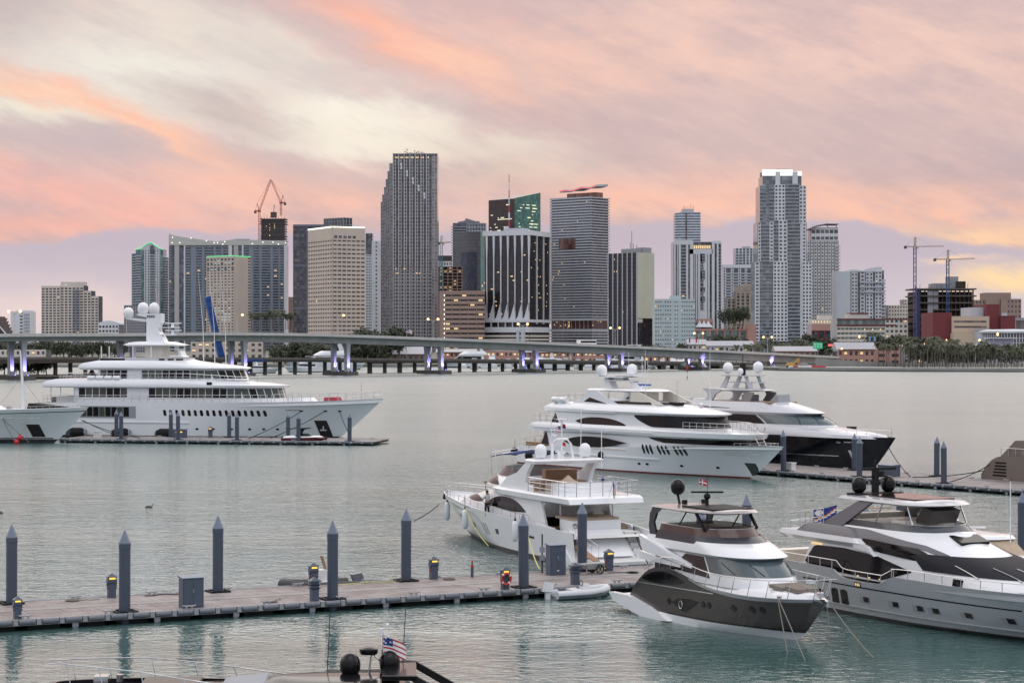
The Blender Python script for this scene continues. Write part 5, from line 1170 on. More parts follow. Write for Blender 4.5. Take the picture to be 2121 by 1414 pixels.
c4 = cabinet('electrical_cabinet', LEFT, 373, 6.0, 1.9, .8, 1.2, 'grey cabinet with two small lamps on the left dock')
for x in (-.5, .2):
    m = MB(); m.box(x, x + .25, -.44, -.4, .8, .95); m.build('small_lamp', M_amber, c4)
def dock_box(D, px, off, label, s=1.0):
    t = thing('dock_box', label, 'box', D.wpos(D.along(px, off), off), D.ang); m = MB(); m.box(-.42 * s, .42 * s, -.3 * s, .3 * s, 0, .72 * s); m.build('body', M_white2, t); m = MB(); m.box(-.47 * s, .47 * s, -.34 * s, .34 * s, .72 * s, .84 * s); m.build('lid', M_white, t)
dock_box(LEFT, 202, 4.0, 'white dock box on the left dock near the cropped yacht bow', 1.2); dock_box(RIGHT, 1638, 1.6, 'white dock box beside the pile at the trideck bow', 1.1)
# life ring hung on the amber pedestal
lr = thing('life_ring', 'red life ring with white bands hung on a pedestal at the dock edge', 'life ring', NEAR.wpos(NEAR.along(1047, .3), .3, DZ + .62), NEAR.ang)
for i in range(8):
    m = MB(); a0, a1 = math.pi / 4 * i, math.pi / 4 * (i + (.72 if i % 2 == 0 else 1)); a0 = a0 if i % 2 == 0 else math.pi / 4 * (i - .28)
    m.tube([(.30 * math.cos(a0 + (a1 - a0) * j / 6), -.08, .30 * math.sin(a0 + (a1 - a0) * j / 6)) for j in range(7)], .075, 8); m.build('ring_segment' if i % 2 == 0 else 'white_band', M_orange if i % 2 == 0 else (M_white if i % 2 else M_orange), lr, smooth=60) if i % 2 == 0 else None
for i in range(4):
    m = MB(); a0 = math.pi / 2 * i + .56; m.tube([(.30 * math.cos(a0 + .24 * j), -.08, .30 * math.sin(a0 + .24 * j)) for j in range(2)], .08, 8); m.build('white_band', M_white, lr, smooth=60)
for i in range(4):
    m = MB(); a0 = math.pi / 2 * i + .80; m.tube([(.30 * math.cos(a0 + .25 * j), -.08, .30 * math.sin(a0 + .25 * j)) for j in range(4)], .075, 8); m.build('ring_segment', M_orange, lr, smooth=60)
# bollard, hose posts, handcart
t = thing('hose_post', 'short dark post with red top on the dock between lamp pedestal and life ring', 'post', NEAR.wpos(NEAR.along(978, 6.7), 6.7), 0); m = MB(); m.lathe([(.09, 0), (.09, .62), (.05, .64), (.05, .9)], n=10); m.build('shaft', M_cab, t, smooth=40); m = MB(); m.lathe([(.10, .6), (.10, .72)], n=10); m.lathe([(.06, .9), (.07, .95), (.02, 1.0)], n=8); m.build('valve', M_red, t)
t = thing('instrument_post', 'thin black post with grey boxes beside the tall cabinet', 'post', NEAR.wpos(NEAR.along(1123, 6.9), 6.9), 0); m = MB(); m.tube([(0, 0, 0), (0, 0, 2.35)], .05, 6); m.build('pole', M_blackm, t)
for z in (.75, 1.25): m = MB(); m.box(-.16, .16, -.14, -.04, z, z + .34); m.build('meter_box', W_grey, t)
t = thing('handcart', 'small silver handcart with black spoked wheels on the dock', 'cart', NEAR.wpos(NEAR.along(1228, 5.0), 5.0), NEAR.ang + .1); m = MB()
m.hexa([(-.55, -.3, .32), (.55, -.3, .32), (.55, .3, .32), (-.55, .3, .32), (-.7, -.36, .66), (.66, -.36, .66), (.66, .36, .66), (-.7, .36, .66)]); m.build('tub', M_alu, t)
for y in (-.42, .42):
    m = MB(); m.tube([(.25 + .26 * math.cos(a), y, .30 + .26 * math.sin(a)) for a in [math.pi * i / 8 for i in range(16)]], .04, 6, closed=True); w_ = m.build('wheel', M_rubber, t, smooth=60); m = MB()
    for i in range(6): a = math.pi / 3 * i; m.bar((.25, y, .3), (.25 + .25 * math.cos(a), y, .3 + .25 * math.sin(a)), .03)
    m.build('spokes', M_blackm, w_)
m = MB(); m.tube([(-.7, -.3, .6), (-1.3, -.3, .72), (-1.3, .3, .72), (-.7, .3, .6)], .03, 6); m.tube([(-.45, 0, .34), (-.45, 0, .02)], .03, 6); m.build('handle', M_steel, t)
m = MB(); q = lambda a, o, z=.03: NEAR.wpos(a, o, DZ + z) - NEAR.wpos(0, 0, 0)

# ================================================================== yacht building kit (local axes: x forward, y to port, z up from the water)
def yacht_root(name, label, foot, heading, xfoot, cat='yacht', root=None):
    h = R(heading); d = Vector((math.cos(h), math.sin(h))); f = W(*foot) if foot else None
    p = Vector(root) if root else Vector((f.x, f.y)) - d * xfoot
    return thing(name, label, cat, (p.x, p.y, 0), h)
class Hull:
    def __init__(s, L, Lw, B, sheer, plan, wl, x0=0.0, x0w=0.0, rake=1.0, flare=1.5):
        s.L, s.Lw, s.B, s.sh, s.plan, s.wl, s.x0, s.x0w, s.rake, s.flare = L, Lw, B, sheer, plan, wl, x0, x0w, rake, flare
    def zs(s, t): return smooth_interp(s.sh, lerp(s.x0, s.L, t))
    def p(s, t, z):
        zt = s.zs(t); q = max(0.0, min(1.0, z / zt)); x = lerp(lerp(s.x0w, s.Lw, t), lerp(s.x0, s.L, t), q ** s.rake)
        y = lerp(smooth_interp(s.wl, t), smooth_interp(s.plan, t), q ** s.flare) * s.B
        if z < 0: y *= max(0.0, 1 + z * .75)
        return Vector((x, max(0.0, y), z))
    def at(s, x, z):
        t = (x - s.x0) / (s.L - s.x0)
        for _ in range(8):
            q = max(0.0, min(1.0, z / s.zs(max(0, min(1, t))))) ** s.rake
            a, b = lerp(s.x0w, s.x0, q), lerp(s.Lw, s.L, q); t = max(0.0, min(1.0, (x - a) / (b - a)))
        return s.p(t, z)
    def edge(s, x, inset=0.0):
        t = max(0.0, min(1.0, (x - s.x0) / (s.L - s.x0))); q = s.p(t, s.zs(t)); return Vector((q.x, max(0.0, q.y - inset), q.z))
    def mesh(s, root, mats, boot=0.28, bulwark=0.5, deckmat=None, nt=46, wall=.12, name='hull', transom=True):
        """mats: (topside, boot stripe)"""
        mb = MB(); ts = [1 - (1 - i / nt) ** 1.45 for i in range(nt + 1)]; rows = {}
        for sg in (1, -1):
            g = []
            for t in ts:
                zt = s.zs(t); r = [s.p(t, z) for z in (-.9, -.45, 0.0, boot)] + [s.p(t, lerp(boot, zt, f)) for f in (.15, .3, .45, .6, .75, .88, 1.0)]
                e = r[-1].copy(); inn = Vector((min(e.x, s.L - wall * 2.2), max(0, e.y - wall), e.z)); low = Vector((inn.x, max(0, inn.y), e.z - bulwark)); r += [inn, low]
                g.append([Vector((q.x, sg * q.y, q.z)) for q in r])
            mb.grid([row[:4] for row in g], 1, flip=sg < 0); mb.grid([row[3:] for row in g], 0, flip=sg < 0); rows[sg] = g
        if transom: mb.grid([rows[1][0][:11], rows[-1][0][:11]], 0)
        s.obj = mb.build(name, list(mats), root, smooth=40, fix=True)
        d = MB(); d.grid([[rows[1][i][-1] - Vector((0, 0, .0)), rows[-1][i][-1]] for i in range(nt + 1)])
        d.build('deck', deckmat or M_white2, root, fix=True)
class Tier:
    """a deckhouse or roof: plan outlines (z, x aft, x front, half width, nose length, half width aft) stacked in z"""
    def __init__(s, levels, e=2.3, tb=.62): s.l = [tuple(l) + ((l[3],) if len(l) < 6 else ()) for l in levels]; s.e = e; s.tb = tb
    def par(s, z):
        L = s.l
        if z <= L[0][0]: return L[0]
        for a, b in zip(L, L[1:]):
            if z <= b[0]:
                k = (z - a[0]) / max(1e-6, b[0] - a[0]); return tuple(lerp(u, v, k) for u, v in zip(a, b))
        return L[-1]
    def p(s, t, z):
        _, xa, xf, w, n, wa = s.par(z)
        if t <= s.tb: k = t / s.tb; return Vector((lerp(xa, xf - n, k), lerp(wa, w, min(1, k * 2.5)), z))
        k = (t - s.tb) / (1 - s.tb) * math.pi / 2; return Vector((xf - n + n * math.sin(k) ** (2 / s.e), w * max(0.0, math.cos(k)) ** (2 / s.e), z))
    def tx(s, x, z):
        a, b = 0.0, 1.0
        for _ in range(26):
            m = (a + b) / 2
            if s.p(m, z).x < x: a = m
            else: b = m
        return (a + b) / 2
    def at(s, x, z): return s.p(s.tx(x, z), z)
    def arc(s, z, n=160):
        pts = [s.p(i / n, z) for i in range(n + 1)]; c = [0.0]
        for a, b in zip(pts, pts[1:]): c.append(c[-1] + (b - a).length)
        return c
    def t_at(s, d, c):
        n = len(c) - 1
        for i in range(n):
            if d <= c[i + 1]: return (i + (d - c[i]) / max(1e-9, c[i + 1] - c[i])) / n
        return 1.0
    def mesh(s, name, m, root, crown=0.0, cap=True, bottom=True, nt=40, smooth=38, topmat=None, label=None):
        mb = MB(); ts = [s.tb * i / 12 for i in range(12)] + [s.tb + (1 - s.tb) * i / (nt - 12) for i in range(nt - 11)]; zs = [l[0] for l in s.l]; G = {}
        for sg in (1, -1):
            g = [[Vector((q.x, sg * q.y, q.z)) for q in (s.p(t, z) for z in zs)] for t in ts]; mb.grid(g, 0, flip=sg < 0); G[sg] = g
        mb.grid([G[1][0], G[-1][0]], 0)
        for k, on, cr in ((-1, cap, crown), (0, bottom, 0.0)):
            if not on: continue
            gg = []
            for i in range(len(ts)):
                a, b = G[1][i][k], G[-1][i][k]; row = []
                fade = min(1.0, (len(ts) - 1 - i) / 10.0) * min(1.0, .35 + i / 6.0)
                for f in (0, .15, .35, .5, .65, .85, 1): q = a.lerp(b, f); q.z += cr * (1 - (2 * f - 1) ** 2) * fade; row.append(q)
                gg.append(row)
            mb.grid(gg, 1 if (k == -1 and topmat) else 0)
        s.obj = mb.build(name, [m, topmat] if topmat else m, root, smooth=smooth, fix=True, label=label); return s.obj
def patch(name, m, root, fn, us, lo, hi, nv=3, off=.03, sides=(1, -1), label=None, both=False):
    """a pane that follows a surface fn(u, v); one object for each side (or one wrapping object)"""
    root = getattr(getattr(fn, '__self__', None), 'obj', root)      # a pane belongs to the surface it sits in
    lo_ = lo if callable(lo) else (lambda u: lo); hi_ = hi if callable(hi) else (lambda u: hi); made = []
    g = []
    for u in us:
        row = []
        for j in range(nv + 1):
            v = lerp(lo_(u), hi_(u), j / nv); q = fn(u, v); e = 1e-3
            du = fn(u + e, v) - fn(u - e, v); dv = fn(u, v + e) - fn(u, v - e); n = dv.cross(du)
            if n.length < 1e-12: n = Vector((0, 1, 0))
            n.normalize()
            if n.y < -.2 or (abs(n.y) <= .2 and n.x < 0): n = -n
            row.append((q + n * off, q - n * off))
        g.append(row)
    def emit(mb, sg):
        a = [[Vector((p[0].x, sg * p[0].y, p[0].z)) for p in r] for r in g]; b = [[Vector((p[1].x, sg * p[1].y, p[1].z)) for p in r] for r in g]
        mb.grid(a, flip=sg < 0)
        for i in range(len(a) - 1):
            for j in (0, nv): mb.add([a[i][j], a[i + 1][j], b[i + 1][j], b[i][j]], [(0, 1, 2, 3)])
        for i in (0, len(a) - 1):
            for j in range(nv): mb.add([a[i][j], a[i][j + 1], b[i][j + 1], b[i][j]], [(0, 1, 2, 3)])
    if both:
        mb = MB(); emit(mb, 1); emit(mb, -1); return [mb.build(name, m, root, smooth=35, fix=True, label=label)]
    for sg in sides:
        mb = MB(); emit(mb, sg); made.append(mb.build(name, m, root, smooth=35, fix=True, label=label))
    return made
def span(a, b, n): return [lerp(a, b, i / n) for i in range(n + 1)]
def cspan(a, b, n): return [lerp(a, b, .5 - .5 * math.cos(math.pi * i / n)) for i in range(n + 1)]
def lens(root, name, m, fn, x0, x1, zc0, zc1, up, dn, p=2.0, q=None, sides=(1, -1), skew=0.0, n=18):
    """eye shaped window between x0 and x1, its axis running from zc0 to zc1"""
    def k(x): u = (x - x0) / (x1 - x0); u = min(1, max(0, u)); u = u ** (1 + skew) if skew >= 0 else 1 - (1 - u) ** (1 - skew); return max(0.0, 1 - abs(2 * u - 1) ** p)
    zc = lambda x: lerp(zc0, zc1, (x - x0) / (x1 - x0))
    return patch(name, m, root, fn, cspan(x0, x1, n), lambda x: zc(x) - dn * k(x), lambda x: zc(x) + up * k(x), sides=sides)
def pane_row(root, tier, m, zlo, zhi, d0, d1, pw, gap, name='window', skip=(), nose=True):
    """separate panes set side by side along both flanks of a tier, measured along its plan outline"""
    c = tier.arc((zlo + zhi) / 2); d = d0; end = c[-1] - .08 if d1 is None else d1
    while d + pw <= end + 1e-6:
        if not any(a <= d + pw / 2 <= b for a, b in skip):
            t0, t1 = tier.t_at(d, c), tier.t_at(d + pw, c); zm = (zlo + zhi) / 2; st = t1 < tier.tb + .1
            fn, us = (tier.at, span(tier.p(t0, zm).x, tier.p(t1, zm).x, 2)) if st else (tier.p, span(t0, t1, 3))
            patch(name, m[int(d * 7.3) % len(m)] if isinstance(m, list) else m, root, fn, us, zlo, zhi, 1)
        d += pw + gap
def rail(root, pts, h, every=1.2, r=.022, mids=(.5,), name='guard_rail', m=None, post_r=None, lean=0.0):
    pts = [Vector(p) for p in pts]; mb = MB(); up = Vector((0, 0, h)); mb.tube([p + up for p in pts], r, 5)
    for k in mids: mb.tube([p + up * k for p in pts], r * .7, 4)
    acc = every
    for a, b in zip(pts, pts[1:]):
        L = (b - a).length; s = every - acc
        while s <= L:
            q = a.lerp(b, s / L if L else 0); mb.tube([q, q + up], post_r or r, 5, caps=False); s += every
        acc = L - (s - every)
    q = pts[-1]; mb.tube([q, q + up], post_r or r, 5, caps=False)
    return mb.build(name, m or M_steel, root, smooth=60)
def hull_line(H, x0, x1, inset=.15, n=26, bow=False, dz=0.0):
    a = [H.edge(x, inset) + Vector((0, 0, dz)) for x in span(x0, x1, n)]
    if not bow: return a
    return a + [Vector((p.x, -p.y, p.z)) for p in reversed(a[:-1])]
def mirror(pts): return [Vector((p[0], -p[1], p[2])) for p in pts]
def dome(root, c, r, m=None, stalk=.5, name='satellite_dome'):
    mb = MB(); pr = [(r * .45, -r * 1.15), (r * .75, -r * .95), (r * .96, -r * .62), (r, -r * .2)] + [(r * math.cos(a), r * math.sin(a) * 1.05) for a in [math.pi / 2 * i / 8 for i in range(0, 8)]] + [(.005, r * 1.05)]
    mb.lathe(pr, c, 20); o = mb.build(name, m or M_white, root, smooth=50)
    if stalk: b = MB(); b.lathe([(r * .35, -r * 1.15 - stalk), (r * .28, -r * 1.1)], c, 10); b.build('dome_mount', m or M_white, root)
    return o
def flag(root, p, w, h, bands, name='flag', drop=.25, pole=None, dirv=(1, 0), extra=None):
    """waving cloth; bands(u, v) -> material index"""
    mats, fn = bands; mb = MB(); n, k = 14, 10; g = []; d = Vector((dirv[0], dirv[1], 0)).normalized(); s = Vector((-d.y, d.x, 0))
    for i in range(n + 1):
        row = []
        for j in range(k + 1):
            u, v = i / n, j / k; q = Vector(p) + d * w * u + s * (.10 * w * math.sin(u * 7 + v * 1.5) * u) + Vector((0, 0, -h * (1 - v) - drop * w * u * u)); row.append(q)
        g.append(row)
    for i in range(n):
        for j in range(k): mb.add([g[i][j], g[i + 1][j], g[i + 1][j + 1], g[i][j + 1]], [(0, 1, 2, 3)], fn((i + .5) / n, (j + .5) / k))
    o = mb.build(name, mats, root, smooth=80)
    if pole: m = MB(); m.tube(pole, .02, 6); m.build('flag_staff', M_steel, root)
    return o
M_fr = mat('flag_red', (.45, .02, .04), .8); M_fw = mat('flag_white', (.75, .75, .75), .8); M_fb = mat('flag_blue', (.02, .04, .20), .8); M_fo = mat('flag_orange', (.7, .2, .03), .8); M_fg = mat('flag_green', (.0, .25, .20), .8); M_fy = mat('flag_yellow', (.7, .45, .02), .8)
def usa(u, v):
    if u < .42 and v > .46: return 1 if (int(u * 20) + int(v * 20)) % 3 == 0 and int(u * 20) % 2 == 0 else 2
    return 0 if int((1 - v) * 13) % 2 == 0 else 1
USA = ([M_fr, M_fw, M_fb], usa)
def rope(label, a, b, sag=.4, r=.03, m=None, name='mooring_line', n=10):
    a, b = Vector(a), Vector(b); mb = MB(); mb.tube([a.lerp(b, i / n) - a + Vector((0, 0, -sag * 4 * (i / n) * (1 - i / n))) for i in range(n + 1)], r, 5)
    o = mb.build(name, m or M_rope, smooth=60); o.location = a; return tag(o, label, 'rope', 'mooring lines')
def wpt(root, p): return root.matrix_basis @ Vector(p) if False else Matrix.Translation(root.location) @ Matrix.Rotation(root.rotation_euler.z, 4, 'Z') @ Vector(p)
def ball(mb, c, r, n=12, m=0, sz=1.0): return mb.lathe([(.002, -r * sz)] + [(r * math.cos(a), r * sz * math.sin(a)) for a in [-math.pi / 2 + math.pi * i / 10 for i in range(1, 10)]] + [(.002, r * sz)], c, n, m)
def fender(label, p, ang, r, L, m, group, hang=True, name='fender'):
    t = thing(name, label, 'fender', p, ang, group); mb = MB(); pr = [(.02, -L / 2), (r * .6, -L / 2 + r * .25), (r, -L / 2 + r), (r, L / 2 - r), (r * .6, L / 2 - r * .25), (.02, L / 2)]
    mb.lathe(pr, (0, 0, 0), 14, axis='z' if hang else 'x'); mb.build('body', m, t, smooth=50); mb = MB()
    if hang: mb.lathe([(.02, L / 2), (r * .45, L / 2 - .01), (.03, L / 2 + r * .9)], (0, 0, 0), 10); mb.tube([(0, 0, L / 2 + r * .8), (0, 0, L / 2 + 1.0)], .02, 5); mb.build('eye_and_line', M_blackm, t)
    else: mb.lathe([(r * .7, -L / 2 - .02), (r * .7, -L / 2 + .1)], (0, 0, 0), 12, axis='x'); mb.lathe([(r * .7, L / 2 - .1), (r * .7, L / 2 + .02)], (0, 0, 0), 12, axis='x'); mb.build('end_cap', W_grey, t)
    return t

# ================================================================== the largest yacht, broadside behind the left dock
FULL = [(0, .93), (.12, 1), (.55, 1), (.72, .90), (.85, .64), (.94, .33), (1, 0)]; FWL = [(0, .90), (.15, .97), (.5, .95), (.7, .68), (.85, .33), (.95, .10), (1, 0)]
def big_yacht():
    r = yacht_root('motor_yacht', 'largest white motor yacht with three window decks, broadside behind the left dock', (700, 908), -14, 46.5)
    H = Hull(53.7, 46.5, 4.8, [(0, 5.2), (10, 5.32), (37, 5.5), (46, 5.72), (53.7, 6.05)], FULL, FWL, rake=.9, flare=1.5); H.mesh(r, (M_white, M_boot), boot=.35, bulwark=.6)
    A_ = Tier([(4.75, 5.6, 38.6, 4.15, 9), (7.55, 5.6, 37.7, 4.05, 9)]); A_.mesh('lower_deckhouse', M_white, r)
    pane_row(r, A_, [M_glassgreen, M_glassgreen, M_glass], 6.08, 7.45, .7, None, 1.02, .13, skip=((9.0, 11.7),))
    B0 = Tier([(7.5, .9, 38.0, 4.2, 11), (7.62, .4, 38.5, 4.65, 12), (7.95, .45, 38.8, 4.72, 12), (8.25, .6, 36.2, 4.6, 12), (8.55, 1.2, 33.2, 4.5, 11), (8.8, 2.5, 29.4, 4.3, 9)]); B0.mesh('upper_deck_brow', M_white, r, crown=.15)
    B_ = Tier([(8.7, 9.3, 32.3, 3.75, 7), (10.25, 9.3, 31.6, 3.7, 7)]); B_.mesh('bridge_deckhouse', M_white, r)
    pane_row(r, B_, [M_glassgreen, M_glass], 8.95, 10.15, .4, None, 1.0, .13, skip=((4.9, 7.2),))
    C0 = Tier([(10.2, 6.6, 31.8, 3.9, 8), (10.5, 6.2, 32.6, 4.25, 9), (10.65, 6.2, 32.2, 4.25, 9), (10.95, 6.4, 30.0, 4.15, 9), (11.25, 6.9, 26.8, 4.0, 8), (11.6, 9.0, 24.0, 3.6, 6)]); C0.mesh('sun_deck_brow', M_white, r, crown=.2)
    Cc = Tier([(11.5, 9.2, 23.5, 3.1, 4), (12.0, 9.2, 23.2, 3.05, 4)]); Cc.mesh('sun_deck_coaming', mat('coaming_grey', (.45, .46, .48), .3), r)
    patch('wind_glass', M_glass, r, Cc.at, span(9.3, 13.4, 4), 11.62, 11.95)
    for x in (19.0, 20.4, 21.6): patch('coaming_window', M_glass, r, Cc.at, span(x, x + .9, 2), 11.66, 11.92)
    P_ = Tier([(11.9, 16.1, 19.2, 1.5, .8), (13.85, 16.0, 19.1, 1.5, .8)]); P_.mesh('mast_house', M_cream, r)
    Ht = Tier([(13.8, 13.6, 21.6, 2.4, 5), (14.0, 12.9, 22.6, 2.7, 5), (14.4, 13.8, 20.5, 2.3, 5)]); Ht.mesh('hardtop', M_white, r, crown=.1)
    m = MB(); m.side([(15.9, 14.3), (19.0, 14.3), (18.5, 15.2), (17.9, 16.0), (17.8, 16.9), (18.25, 17.4), (18.25, 18.8), (14.6, 18.8), (14.2, 18.6), (15.9, 18.2)], -.75, .75); m.build('mast', M_white, r, fix=True)
    m = MB()
    for i in range(4): m.box(16.0 + i * .34, 16.25 + i * .34, -.79, .79, 18.15, 18.3); m.box(16.0 + i * .34, 16.25 + i * .34, -.79, .79, 18.38, 18.5)
    m.build('vent_slots', M_glass, r)
    m = MB(); m.side([(15.9, 17.5), (15.9, 17.9), (12.9, 18.15), (12.3, 18.1), (12.5, 17.9)], -.35, .35); m.build('dome_arm', M_white, r, fix=True)
    dome(r, (12.6, 0, 18.95), .78, stalk=.1); dome(r, (14.9, .3, 19.65), .84, stalk=.3); dome(r, (17.0, -.3, 19.65), .80, stalk=.3)
    for x, z, w in ((18.3, 16.6, 2.6), (18.3, 15.5, 2.0)):
        m = MB(); m.box(x - .6, x + w, -.5, .5, z, z + .12); m.build('radar_platform', M_white, r); m = MB(); m.lathe([(.25, 0), (.2, .5)], (x + 1.6, 0, z + .12), 10); m.box(x + .4, x + 3.0, -.1, .1, z + .62, z + .8); m.build('radar', M_white, r)
    for x, y in ((17.2, .2), (17.7, -.3)): m = MB(); m.tube([(x, y, 18.8), (x, y, 21.9)], .05, 5); m.build('antenna', M_steel, r)
    for i, x in enumerate((25.6, 27.4, 29.2)): m = MB(); m.tube([(x, -1.5, 11.2), (x - .1, -1.5, 16.5), (x - .9, -1.5, 25.0)], .07, 5, taper=.25); m.build('whip_antenna', M_white, r)
    for x in (9.4, 10.7, 14.6, 17.6): m = MB(); m.tube([(x, -2.8, 11.9), (x, -2.8, 13.8)], .08, 6); m.build('awning_post', M_white, r)
    # hull openings
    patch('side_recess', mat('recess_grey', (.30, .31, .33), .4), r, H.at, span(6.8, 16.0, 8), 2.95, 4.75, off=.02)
    for i in range(8): patch('window', M_glass if i % 3 else M_glassgreen, r, H.at, span(7.0 + i * 1.0, 7.88 + i * 1.0, 2), 3.2, 4.6, off=.05)
    xs = [20.4 + i * .98 for i in range(17)]
    for i, x in enumerate(xs):
        patch('porthole', M_glassbrown if i % 2 else M_glass, r, lambda u, v, x=x: H.at(u + (4.27 - v) * .16, v), span(x, x + .46, 3), lambda u, x=x: 3.35 + .12 * abs((u - x - .23) / .23) ** 3, lambda u, x=x: 4.27 - .12 * abs((u - x - .23) / .23) ** 3, off=.03)
    for x in (21.5, 25.5, 28.0, 30.8, 33.5, 35.6, 37.6, 41.1): lens(r, 'porthole', M_glass, H.at, x, x + .55, 1.42, 1.42, .16, .16, 2, n=8)
    patch('rub_rail', M_white, r, H.at, span(5.6, 24.5, 24), 2.25, 2.42, 1, off=.10)
    patch('bow_pocket', M_glass, r, lambda u, v: H.at(u + (2.75 - v) * .25, v), span(43.4, 45.2, 6), .35, 2.75, off=.03)
    m = MB(); q = H.at(44.6, 1.7); m.box(q.x - .5, q.x + .5, -q.y - .12, -q.y - .02, 1.2, 1.4); m.side([(q.x - .1, 1.4), (q.x + .1, 1.4), (q.x + .1, 2.4), (q.x - .1, 2.4)], -q.y - .12, -q.y - .03); m.build('anchor', M_steel, r)
    for x in (41.5, 45.0, 47.0): lens(r, 'fairlead', M_blackm, H.at, x, x + .6, 4.15, 4.2, .12, .12, 2, n=6)
    patch('name_plate', W_brown, r, H.at, span(39.5, 41.6, 6), 4.25, 4.36, 1, off=.02)
    # rails and deck gear
    rail(r, hull_line(H, 37.5, 53.3, .25, 26, True), 1.15, 1.35, .04, (.5,)); rail(r, [(x, -4.45, z) for x, z in ((6.0, 5.3), (37, 5.5))], 1.05, 1.3, .035, (.5,)); rail(r, [(x, 4.45, z) for x, z in ((6.0, 5.3), (37, 5.5))], 1.05, 1.3, .035, (.5,))
    rail(r, [(9.0, -4.1, 8.7), (24, -4.2, 8.75), (31.5, -3.0, 8.3), (34.5, 0, 8.2), (31.5, 3.0, 8.3), (24, 4.2, 8.75), (9, 4.1, 8.7)], .95, 1.3, .035, (.5,)); rail(r, [(9.4, 4.0, 8.7), (2.6, 3.6, 8.7), (2.2, 0, 8.7), (2.6, -3.6, 8.7), (9.4, -4.0, 8.7)], .95, 1.3, .035, (.5,))
    rail(r, [(6.0, 4.4, 5.25), (.4, 4.2, 5.2), (.3, 0, 5.2), (.4, -4.2, 5.2), (6.0, -4.4, 5.25)], 1.1, 1.4, .035, (.5,))
    for x in (1.6, 3.2, 5.6):
        for y in (-4, 4): m = MB(); m.tube([(x, y, 5.2), (x, y, 7.55)], .09, 8); m.build('deck_post', M_white, r)
    for i in range(4): m = MB(); m.lathe([(.02, 0), (.32, .05), (.36, .15), (.36, 1.1), (.32, 1.2), (.02, 1.25)], (7.8 + i * 1.4, -4.2, 9.0), 14, axis='x'); m.build('life_raft', M_white, r, smooth=50)
    m = MB(); m.box(2.0, 5.5, -3.0, 3.0, 5.2, 6.1); m.build('aft_bar', M_white2, r); m = MB(); m.box(1.0, 2.0, -3, 3, 5.2, 6.0); m.build('sofa', M_taupe, r)
    m = MB(); m.lathe([(.6, 0), (.7, .6), (.3, 1.2), (.05, 1.8)], (7.2, -1.5, 8.8), 10); m.build('folded_parasol', M_blackm, r)
    m = MB(); m.hexa([(44.5, -1.2, 5.2), (47.0, -1.2, 5.2), (47.0, 1.2, 5.2), (44.5, 1.2, 5.2), (44.7, -1.0, 6.2), (46.6, -1.0, 6.2), (46.6, 1.0, 6.2), (44.7, 1.0, 6.2)]); m.build('red_deck_cover', mat('red_cover', (.36, .05, .06), .8), r)
    T_ = Tier([(5.0, 39.5, 43.8, 2.4, 2.5), (6.1, 39.5, 42.6, 2.2, 2.0)]); T_.mesh('foredeck_locker', M_white, r); m = MB(); m.tube([(50.2, 0, 5.6), (50.2, 0, 8.3)], .05, 6); m.build('jack_staff', M_steel, r)
    m = MB(); m.box(27.4, 28.2, -4.75, -4.5, 8.05, 8.45); m.build('side_light_box', M_black, r)
    for i, x in enumerate((5.2, 12.5, 19.6)):
        q = H.at(x + 1.4, .8); fender('fat black floating fender, %s from the left under the largest yacht' % ORD[i], wpt(r, (x + 1.4, -q.y - .75, .75)), r.rotation_euler.z, .72, 2.9, M_rubber, 'fenders of the largest yacht', False)
    return r, H
BIG, BIGH = big_yacht()
for i, (bx, bz, dpx, off) in enumerate(((41.8, 4.15, 515, 4.0), (45.3, 4.2, 560, 5.5), (47.3, 4.2, 724, 1.5))):
    q = BIGH.at(bx, bz); rope('dark line from the largest yacht bow fairlead down to the dock, %s of three' % ('left', 'middle', 'right')[i], wpt(BIG, (q.x, -q.y - .05, bz)), LEFT.wpos(LEFT.along(dpx, off), off, DZ + .1 if i < 2 else 1.5), .25, .055, M_blackm)
q = BIGH.at(8.5, 2.7)
for i, (a, b) in enumerate(((168, 290), (172, 265))): rope('long dark stern line sagging over the left dock, %s one' % ('longer', 'shorter')[i], LEFT.wpos(LEFT.along(a, 8.5), 8.5, 2.9), LEFT.wpos(LEFT.along(b, 3.0), 3.0, DZ + .1), .3, .05, M_blackm)

